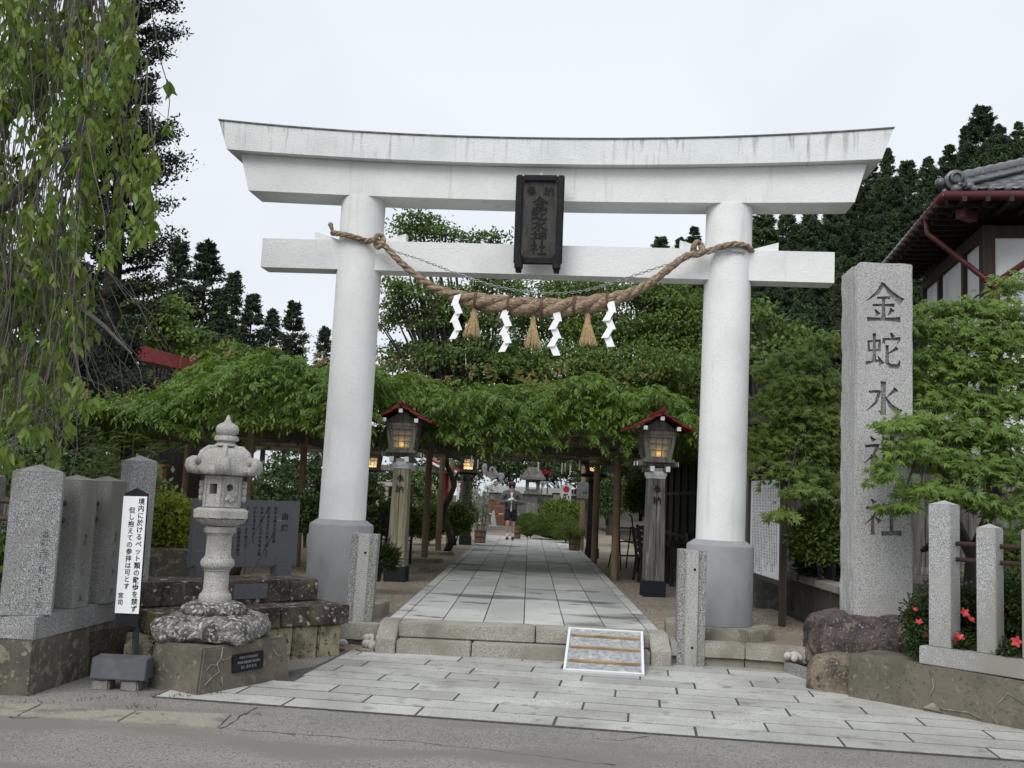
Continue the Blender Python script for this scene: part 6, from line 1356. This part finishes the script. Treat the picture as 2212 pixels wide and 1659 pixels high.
maple('maple_tree', 'bright green maple spreading over the stone pillar from the right', loc,
  [(2180, 612, 40, 24, .3), (2030, 668, 60, 24, .2), (2100, 660, 60, 26, .2), (2180, 672, 70, 30, 0), (1990, 705, 45, 20, 0), (2060, 715, 80, 32, 0), (2150, 730, 90, 36, -.2), (2215, 720, 60, 40, 0), (2010, 768, 60, 30, 0), (2090, 790, 90, 38, -.2), (2185, 800, 80, 40, -.2), (1995, 830, 50, 26, 0), (2060, 862, 90, 34, -.3), (2150, 870, 90, 40, -.4), (2230, 860, 60, 40, -.3), (1985, 905, 60, 22, -.55), (1930, 918, 42, 13, -.95), (2060, 925, 90, 34, -.6), (2160, 940, 90, 40, -.7), (1960, 962, 44, 22, -.95), (1915, 1000, 26, 22, -1.0), (1900, 1030, 12, 14, -1.0), (2040, 985, 70, 30, -.8), (2130, 1010, 80, 38, -.9), (2210, 1000, 60, 50, -.8), (1990, 1052, 50, 18, -1.0), (1945, 1092, 36, 12, -1.05), (2050, 1060, 60, 24, -1.0), (2190, 1090, 50, 30, -1.0), (2120, 1085, 40, 20, -.95), (2160, 1180, 50, 50, .6), (2215, 1180, 50, 60, .5)],
  MAPL, .086, 1.6, [([(loc[0], 9.9, .2), A(2100, 1200, 9.9), A(2060, 1120, 9.8), A(2040, 1040, 9.6), A(2000, 960, 9.3)], [.075, .065, .05, .04, .02]), ([A(2100, 1200, 9.9), A(2150, 1080, 9.9), A(2170, 960, 9.8), A(2140, 800, 9.9)], [.06, .05, .035, .02]), ([A(2060, 1120, 9.8), A(2090, 900, 9.8), A(2060, 760, 9.9), A(2040, 700, 10)], [.04, .03, .02, .012]), ([A(2080, 1150, 10.1), A(2030, 1160, 10.3), A(1990, 1190, 10.4)], [.045, .035, .02])], 9.9)
loc = (at(1790, 1200, 12.2).x, 12.2, .5)
maple('maple_tree', 'darker green maple between the right torii pillar and the stone pillar', loc,
  [(1790, 735, 50, 22, .4), (1745, 775, 50, 24, .3), (1700, 765, 40, 20, .5), (1665, 800, 36, 22, .4), (1720, 830, 60, 30, .1), (1780, 830, 60, 34, .2), (1660, 870, 40, 26, .2), (1720, 890, 70, 32, 0), (1790, 900, 60, 36, 0), (1660, 935, 45, 28, .1), (1730, 950, 70, 34, -.1), (1800, 970, 50, 34, 0), (1660, 990, 40, 24, 0), (1720, 1015, 60, 26, -.3), (1790, 1040, 50, 30, -.2), (1740, 1060, 45, 16, -.6), (1690, 1110, 30, 12, -.9), (1780, 1110, 50, 26, .2), (1635, 960, 30, 40, .4)],
  MAPD, .092, 1.75, [([(loc[0], 12.2, .4), A(1800, 1100, 12.2), A(1770, 1000, 12.1), A(1740, 900, 12.1)], [.07, .06, .045, .02]), ([A(1800, 1100, 12.2), A(1800, 950, 12.3), A(1780, 800, 12.4)], [.05, .035, .015])], 12.2)
# ---- shrubs
def shrub(name, label, c, r, m, n, leaf, cat='shrub', group=None, per=9, sig=.05, flat=.9, zmin=-.5, wr=.42):
    o = thing(name, label, cat, (c[0], c[1], c[2]-r[2]*.9), 0, group); P, d = ell_shell(n, (0, 0, r[2]*.9), r, .86, 1.03, zmin); bump = 1+.07*np.sin(d[:, 0]*9+c[0])+.06*np.sin(d[:, 2]*11+d[:, 1]*7); P = np.array([0, 0, r[2]*.9])+(P-np.array([0, 0, r[2]*.9]))*bump[:, None]
    C, O = clumps(P, d, per, sig); D = unit(O*.8+RNG.normal(size=C.shape)*.6+np.array([0, 0, .25])); N = unit(O*flat+RNG.normal(size=C.shape)*.4+np.array([0, 0, .4])); v = leaf_quads(C, D, N, RNG.uniform(leaf*.7, leaf*1.2, len(C)), leaf*wr)
    np_mesh('leaves', v[0], v[1], m, o); mb = MB(); mb.ball((0, 0, r[2]*.9), 1, 3, tuple(q*.84 for q in r)); mb.rough(min(r)*.08, 3); k = mb.build('inner_growth', m, o)
    mb = MB()
    for q in range(4): mb.tube([(random.uniform(-.1, .1)*r[0], random.uniform(-.1, .1)*r[1], -.15-r[2]*.1), (random.uniform(-.5, .5)*r[0], random.uniform(-.5, .5)*r[1], r[2]*.9)], [.02, .008], 5, False)
    mb.build('stem', BARK, o); return o
def shrub_px(name, label, x, y, rx_, ry_, Y_, *a, **k): p = at(x, y, Y_); s_ = Y_/FPX; return shrub(name, label, p, (rx_*s_, rx_*s_*.9, ry_*s_), *a, **k)
GD = 'clipped dome bushes right of the path end'
shrub_px('clipped_bush', 'small clipped dome bush just right of the walking person', 1141, 1137, 27, 25, 32.5, BOX, 2200, .04, 'bush', GD, 9, .035, 2.6)
shrub_px('clipped_bush', 'largest clipped dome bush in the middle right of the path end', 1195, 1140, 51, 28, 31.5, BOX, 4200, .04, 'bush', GD, 9, .035, 2.6)
shrub_px('clipped_bush', 'low clipped dome bush nearest the right trellis pole', 1226, 1153, 27, 19, 29.5, BOX, 2200, .04, 'bush', GD, 9, .035, 2.6)
shrub_px('loose_bush', 'loose yellow green bush rising behind the clipped dome bushes', 1215, 1107, 40, 20, 36.5, leafmat('fresh_bush_foliage', (.05, .09, .016), (.16, .22, .04), .3), 900, .12, 'bush')
shrub_px('loose_bush', 'grey green bush behind the trellis poles on the right', 1312, 1078, 40, 45, 30, leafmat('grey_green_foliage', (.035, .065, .025), (.10, .15, .06), .3), 1500, .11, 'bush')
shrub_px('loose_bush', 'bright green bush left of the grey lamp post', 1385, 1075, 22, 34, 21, BOX, 700, .10, 'bush')
shrub_px('yellow_shrub', 'yellow green bush above the low mossy wall left of the monument', 362, 1150, 46, 62, 11.0, YEL, 620, .075, 'bush', per=8)
shrub_px('flowering_bush', 'green bush with small white flowers beside the dark lamp on the left', 985, 1130, 26, 34, 25.0, BOX, 600, .09, 'bush')
for i, (x, y, rx_, ry_, Y_, lab) in enumerate(((850, 1130, 50, 38, 23.0, 'low shrub behind the pale lamp post on the left'), (925, 1135, 30, 40, 26.5, 'low shrub between the trellis poles on the left'), (1000, 1112, 24, 20, 29.5, 'low shrub in front of the narrow banner'))):
    shrub_px('garden_bush', lab, x, y, rx_, ry_, Y_, leafmat('low_shrub_foliage', (.028, .055, .014), (.10, .14, .035), .25) if i == 0 else bpy.data.materials['low_shrub_foliage'], 800, .11, 'bush', 'low shrubs left of the path')
for (x, y, Y_, lab) in ((790, 1050, 24, 'leafy young tree beyond the left torii pillar'), (905, 1040, 30, 'leafy young tree between the pale lamp post and the trellis poles')):
    loc = (at(x, 1130, Y_).x, Y_, .2); broad('young_tree', lab, loc, lobes_px([(x, y, 28, 30), (x-14, y+34, 26, 26), (x+16, y+26, 24, 24)], Y_, loc), leafmat('fresh_tree_foliage', (.05, .085, .02), (.16, .20, .05), .35) if x == 790 else bpy.data.materials['fresh_tree_foliage'], 60, .13, (.10, .10, .07), .052, 18)
shrub_px('camellia', 'light green shrub between the notice board and the stone pillar', 1775, 1165, 48, 60, 11.9, BOX, 900, .075, 'shrub')
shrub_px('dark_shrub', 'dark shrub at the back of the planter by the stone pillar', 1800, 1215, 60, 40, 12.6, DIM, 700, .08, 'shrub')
# plants in the tubs
def bamboo(p, h, label):
    o = thing('bamboo_plant', label, 'plant', p); mb = MB(); C = []; D = []
    for k in range(7):
        a = random.uniform(0, 6.3); b = Vector((.08*math.cos(a), .08*math.sin(a), -.05)); t = b+Vector((.22*math.cos(a), .22*math.sin(a), h*random.uniform(.7, 1))); mb.tube([b, b.lerp(t, .5)+Vector((0, 0, .05)), t], [.009, .007, .003], 5, False)
        for q in range(46): s_ = random.uniform(.12, 1); c = b.lerp(t, s_)+Vector((random.gauss(0, .07), random.gauss(0, .07), 0)); C.append(tuple(c)); D.append((random.gauss(0, .8), random.gauss(0, .8), random.gauss(-.1, .4)))
    mb.build('cane', TWIG, o); v = leaf_quads(np.array(C), np.array(D), RNG.normal(size=(len(C), 3))*.4+np.array([0, 0, 1]), RNG.uniform(.12, .22, len(C)), .032); np_mesh('leaves', v[0], v[1], WEED, o)
bamboo((tubA.location.x, tubA.location.y, .60), 1.5, 'tall feathery bamboo growing in the tub left of the person')
bamboo((tubC.location.x, tubC.location.y, .60), .38, 'small bamboo shoot growing in the tub on the right')
# ---- azalea with red flowers behind the right fence
ap = at(2100, 1345, 8.75); az_ = thing('azalea', 'dark leaved azalea with bright red flowers behind the right stone fence', 'shrub', (ap.x, 8.75, .3))
cs = [(1985, 1350, 34, 60, 8.75), (2040, 1350, 40, 55, 8.75), (2085, 1330, 40, 75, 8.6), (2130, 1350, 40, 70, 8.5), (2180, 1330, 45, 85, 8.3), (2230, 1340, 50, 85, 8.1), (2030, 1290, 40, 40, 9.0), (2180, 1270, 50, 40, 8.8), (2075, 1392, 26, 22, 8.28), (2180, 1405, 30, 22, 8.0), (1990, 1390, 24, 40, 8.5)]; vs = []
for (x, y, rx_, ry_, Y_) in cs:
    p = at(x, y, Y_)-az_.location; k = Y_/FPX; P, d = ell_shell(int(rx_*ry_*.17), tuple(p), (rx_*k, .16, ry_*k), .35, 1.05, -.9); C, O = clumps(P, d, 7, .018); vs.append(leaf_quads(C, O*.6+RNG.normal(size=C.shape)*.7+np.array([0, -.2, .3]), RNG.normal(size=C.shape)*.5+np.array([0, -.3, .8]), RNG.uniform(.028, .048, len(C)), .018)[0])
v = np.concatenate(vs); np_mesh('leaves', v, np.arange(len(v)).reshape(-1, 4), AZA, az_)
mb = MB()
for k in range(30): c = random.choice(cs); p = at(c[0]+random.uniform(-20, 20), c[1], c[4])-az_.location; mb.tube([(p.x*.8, p.y*.8, -.1), p], [.010, .004], 5, False)
mb.build('stem', BARK, az_)
FLR = mk('red_petals', (.48, .05, .055), [((.36, .03, .04), 30, .5, .7)], .5)
for (x, y, Y_, s_) in ((1985, 1345, 8.45, .030), (2083, 1324, 8.22, .036), (2095, 1338, 8.18, .040), (2072, 1377, 8.16, .038), (2064, 1380, 8.2, .028), (2160, 1320, 8.05, .030), (2196, 1387, 7.86, .040), (2003, 1373, 8.45, .026), (1975, 1318, 8.6, .026)):
    p = at(x, y, Y_)-az_.location; mb = MB(); a0 = random.uniform(0, 6); tilt = Matrix.Rotation(R(random.uniform(30, 75)), 4, 'X') @ Matrix.Rotation(random.uniform(-.5, .5), 4, 'Y')
    for k in range(5):
        a = a0+k*2*math.pi/5; u = Vector((math.cos(a), math.sin(a), 0)); w_ = Vector((-math.sin(a), math.cos(a), 0)); q = [Vector((0, 0, -.012)), u*s_*.55+w_*s_*.38+Vector((0, 0, .010)), u*s_*1.1+w_*s_*.15+Vector((0, 0, .014)), u*s_*1.1-w_*s_*.15+Vector((0, 0, .014)), u*s_*.55-w_*s_*.38+Vector((0, 0, .010))]
        mb.add([p+(tilt @ z) for z in q], [(0, 1, 2, 3, 4)])
    mb.build('flower', FLR, az_, smooth=True)
# ---- tall weeds and ground plants behind the left fence
def weeds(name, label, spots, h, m, leaf, nst, group=None, wr=.14):
    p0 = Vector(spots[0]); o = thing(name, label, 'plant', p0, 0, group); mb = MB(); C = []; D = []
    for (x, y, z) in spots:
        for k in range(nst):
            b = Vector((x+random.gauss(0, .12), y+random.gauss(0, .12), z))-p0; t = b+Vector((random.gauss(0, .10), random.gauss(0, .08), h*random.uniform(.7, 1.08))); mb.tube([b, b.lerp(t, .5)+Vector((random.gauss(0, .03), 0, 0)), t], [.006, .005, .002], 4, False)
            for q in range(26): s_ = random.uniform(.25, 1)**.8; c = b.lerp(t, s_); a = random.uniform(0, 6.3); C.append(tuple(c)); D.append((math.cos(a), math.sin(a), random.uniform(-.1, .7)))
    mb.build('stem', WEED, o); v = leaf_quads(np.array(C), np.array(D), RNG.normal(size=(len(C), 3))*.3+np.array([0, 0, 1]), RNG.uniform(leaf*.6, leaf*1.2, len(C)), leaf*wr); np_mesh('leaves', v[0], v[1], m, o); return o
q = lambda x, Y_, z=.34: (at(x, 1100, Y_).x, Y_, z)
weeds('tall_weeds', 'clump of tall narrow leaved weeds behind the two slim posts of the left fence', [q(235, 10.4), q(262, 10.2), q(295, 10.5), q(210, 10.7), q(180, 10.8)], 1.62, WEED, .17, 7)
weeds('tall_weeds', 'low clump of weeds behind the rails at the far left', [q(20, 8.6), q(5, 8.8), q(50, 9.2), q(-20, 8.6)], .85, leafmat('weed_foliage_dark', (.03, .06, .016), (.10, .15, .04), .3), .15, 9, None, .26)
GP = 'shrubs filling in behind the left stone fence'
for i, (x, y, rx_, ry_, Y_, lab) in enumerate(((40, 1010, 90, 75, 12.5, 'dark leafy shrub behind the far left end of the stone fence'), (170, 1030, 80, 60, 12.8, 'dark leafy shrub behind the slim fence posts'), (300, 1060, 60, 60, 13.2, 'dark leafy shrub behind the tallest fence post'), (110, 940, 100, 60, 13.5, 'upper dark leafy shrub below the hanging cherry twigs'))):
    loc = (at(x, y, Y_).x, Y_, .3); broad('fence_shrub', lab, loc, lobes_px([(x, y, rx_, ry_), (x-40, y+30, rx_*.6, ry_*.6), (x+40, y+25, rx_*.6, ry_*.6)], Y_, loc), DIM if i % 2 else BROAD, 160, .085, (.09, .09, .07), .045, 16, GP)
shrub_px('red_flower_bush', 'small bush with red flowers between the slate monument and the torii pillar', 662, 1120, 22, 40, 14.5, DIM, 420, .07, 'bush')
shrub_px('low_grass', 'tuft of long dark grass at the foot of the left torii pillar', 820, 1215, 20, 16, 13.6, AZA, 260, .20, 'grass tuft', None, 5, .05, .2, -.2, .09)
# grass and weeds in the pavement cracks
GRS = leafmat('grass_blades', (.06, .085, .02), (.16, .19, .06), .3); C = []; D = []
for (x, y, n_, sp) in ((330, 1505, 26, 30), (300, 1530, 16, 18), (470, 1500, 12, 14), (60, 1520, 20, 40), (555, 1545, 8, 12), (200, 1512, 14, 30), (390, 1506, 16, 20)):
    for k in range(n_): p = gp(x+random.gauss(0, sp), y+random.gauss(0, 2)); C.append((p.x, p.y, .0)); D.append((random.gauss(0, .6), random.gauss(0, .6), .8))
v = leaf_quads(np.array(C), np.array(D), RNG.normal(size=(len(C), 3)), RNG.uniform(.02, .05, len(C)), .008); tag(np_mesh('crack_grass', v[0], v[1], GRS), kind='stuff', label='small grass tufts growing in the cracks of the old paving', cat='grass')

# ------------------------------------------------------------------ white house with tiled roof
HO = Vector((7.62, 17.0, .2)); hz_ = R(-8.4); ho = thing('white_house', 'white plastered house with dark timber posts and a grey tiled hip roof', 'house', HO, hz_)
HW = 6.28; OV = .8; PLAS = mk('white_plaster', (.62, .63, .63), [((.50, .51, .50), 1.5, .5, .75, 5), ((.42, .42, .41), 2.5, .62, .75, 5, (1, 1, .2))], .85); TIM = mk('dark_brown_timber', (.030, .020, .017), [((.05, .033, .027), 9, .5, .7, 4, (1, 1, .1))], .75)
HL = 4.3; mb = MB(); mb.box((4.0, HL/2, HW/2), (8.0, HL, HW)); hw = mb.build('wall', PLAS, ho)
for y in (0.0, 1.15, 2.9, 4.2): mb = MB(); mb.box((-.03, y+.06, HW/2), (.10, .13 if y else .16, HW)); mb.build('timber_post', TIM, ho)
mb = MB(); mb.box((.02, -.03, HW/2), (.20, .12, HW)); mb.build('timber_post', TIM, ho)
mb = MB(); mb.box((4, -.03, HW-.10), (8, .07, .20)); mb.box((-.03, HL/2, HW-.10), (.09, HL-.1, .22)); mb.build('timber_beam', TIM, ho)
mb = MB(); mb.box((-.04, 2.02, 3.95), (.05, 1.45, 1.15)); win = mb.build('window', TIM, ho); mb = MB(); 
for y in (1.67, 2.37): mb.box((-.07, y, 3.95), (.012, .62, 1.0))
mb.build('pane', mk('window_glass', (.02, .025, .028), (), .08, spec=.6), win)
ez = HW+.38; sl = .50                                           # eave height and roof pitch
def roof_plane(mb, A, Bv, up_in, length, depth, pitch, wave, row, hipL, hipR):
    """corrugated tiles: A eave corner, Bv along the eave, up_in horizontally inwards"""
    nu = int(length/.045); nv = int(depth/row); V = []; F = []
    for j in range(nv*2+1):
        jj = j//2; d = min(depth, (jj+(j % 2))*row) if j else 0; d = (j+1)//2*row if j % 2 else j//2*row
        lift = .0 if j % 2 else .035
        u0, u1 = hipL*d, length-hipR*d
        for i in range(nu+1):
            u = u0+(u1-u0)*i/nu; w_ = .028*abs(math.sin(math.pi*(u/wave)))
            p = A+Bv*u+up_in*d+Vector((0, 0, d*pitch+lift+w_)); V.append(p)
            if i < nu and j < nv*2: F.append((j*(nu+1)+i, j*(nu+1)+i+1, (j+1)*(nu+1)+i+1, (j+1)*(nu+1)+i))
    mb.add(V, F)
TILE = mk('grey_roof_tiles', (.115, .118, .125), [((.07, .072, .078), 4, .45, .65, 4), ((.20, .205, .21), 11, .6, .7, 3)], .35, (30, .2, .004), .5)
cA = Vector((-OV, -OV, ez))
mb = MB(); roof_plane(mb, cA, Vector((1, 0, 0)), Vector((0, 1, 0)), 10.0, 2.9, sl, .26, .28, .98, .98); roof_plane(mb, cA, Vector((0, 1, 0)), Vector((1, 0, 0)), HL+2*OV, 2.9, sl, .26, .28, .98, .98)
rf_ = mb.build('roof', TILE, ho)
mb = MB(); mb.prism([(-OV+.02, -OV+.02), (9, -OV+.02), (9, HL+OV-.02), (-OV+.02, HL+OV-.02)], ez-.13, ez-.02); mb.build('eave_board', TIM, ho)
mb = MB()
for y in np.arange(-.6, HL+.7, .36): mb.box((-.5, y, ez-.18), (.98, .07, .09))
for x in np.arange(-.6, 8, .36): mb.box((x, -.5, ez-.18), (.07, .98, .09))
mb.build('rafters', TIM, ho)
mb = MB(); hip = [cA+Vector((k, k, k*sl+.09)) for k in np.linspace(.05, 2.85, 24)]
mb.tube(hip, .10, 8); mb.tube([p+Vector((0, 0, .10)) for p in hip], [.085+.02*(i % 2) for i in range(24)], 8)
for s in (-1, 1): mb.tube([p+Vector((s*.09, -s*.09, -.02)) for p in hip], .04, 6)
mb.build('hip_ridge', TILE, rf_, smooth=True)
mb = MB(); c = cA+Vector((.12, .12, .20))
for r_, z in ((.17, 0), (.10, .02)): mb.lathe([(r_, 0), (r_, .07), (r_*.75, .09), (r_*.6, .05)], 20, M=Matrix.Translation(c+Vector((0, -.04-z*3, z))) @ Matrix.Rotation(R(90), 4, 'X'))
mb.ball(c+Vector((-.22, .0, -.02)), .09, 2); mb.ball(c+Vector((.22, -.05, -.10)), .08, 2); mb.ball(c+Vector((0, -.1, -.16)), .09, 2); mb.build('corner_ornament', TILE, rf_, smooth=True, angle=40)
mb = MB()
for k in np.arange(.13, 9, .26): mb.ball(cA+Vector((k, -.02, .03)), .055, 2)
for k in np.arange(.13, HL+1.5, .26): mb.ball(cA+Vector((-.02, k, .03)), .055, 2)
mb.build('eave_tile_ends', TILE, rf_, smooth=True)
GUT = mk('red_gutter', (.085, .020, .020), [((.055, .016, .016), 6, .5, .7)], .4)
def gutter(P, rad_=.075):
    mb = MB(); mb.tube(P, rad_, 10); return mb.build('gutter', GUT, ho, smooth=True)
gutter([cA+Vector((-.09, -.09, -.10)), cA+Vector((10, -.09, -.16))]); gutter([cA+Vector((-.09, -.09, -.10)), cA+Vector((-.09, HL+2*OV, -.14))])
mb = MB(); mb.box((-.42, -.42, ez-.30), (.16, .40, .16), R(-45)); mb.build('corner_bracket', GUT, ho)
mb = MB(); f0 = Vector((1.05, -OV-.10, ez-.12)); mb.lathe([(.07, -.30), (.085, -.16), (.16, .02), (.16, .06)], 4, c=f0, ph=R(45)); mb.build('rain_funnel', GUT, ho)
mb = MB(); mb.tube([f0+Vector((0, 0, -.28)), f0+Vector((-.02, .05, -.6)), Vector((.12, -.18, HW-1.0)), Vector((.12, -.14, HW-1.3)), Vector((.12, -.14, .3))], .055, 10); mb.tube([Vector((-OV-.09, .35, ez-.15)), Vector((-OV-.07, .33, ez-.42)), Vector((-.75, .25, ez-.55)), Vector((.02, -.12, HW-1.0)), Vector((.10, -.14, HW-1.15))], .05, 10); mb.build('downpipe', GUT, ho, smooth=True)
# small red roof on the far left
a, b = at(276, 765, 26), at(408, 792, 26); rr_ = thing('red_roofed_hut', 'low building whose red roof edge shows above the wisteria on the left', 'building', (a.x, 26, .2))
mb = MB(); mb.prism([(-.05, -.42), (0, 0), (2.6, -.62), (2.6, -.85), (.05, -.42)], -1, 1, M=Matrix.Translation((a.x+.15, 27, a.z+.30)) @ STAND); mb.build('roof', REDP, rr_, world=True)
mb = MB(); mb.box((a.x+1.3, 27, (a.z-.7)/2+.1), (2.2, 3.4, a.z-.9)); mb.build('wall', DARKWOOD, rr_, world=True)
mb = MB(); c = at(343, 1024, 14.2); mb.box(c, (.16, .16, .20), 0, .004); mb.box(c+Vector((0, 0, .12)), (.22, .22, .03), 0, .004); mb.tube([c+Vector((0, 0, -.1)), Vector((c.x, c.y, .2))], .025, 6); tag(mb.build('wooden_box', mk('orange_brown_wood', (.20, .085, .045), (), .7)), 'small orange brown wooden box on a post behind the tallest fence post', 'box')
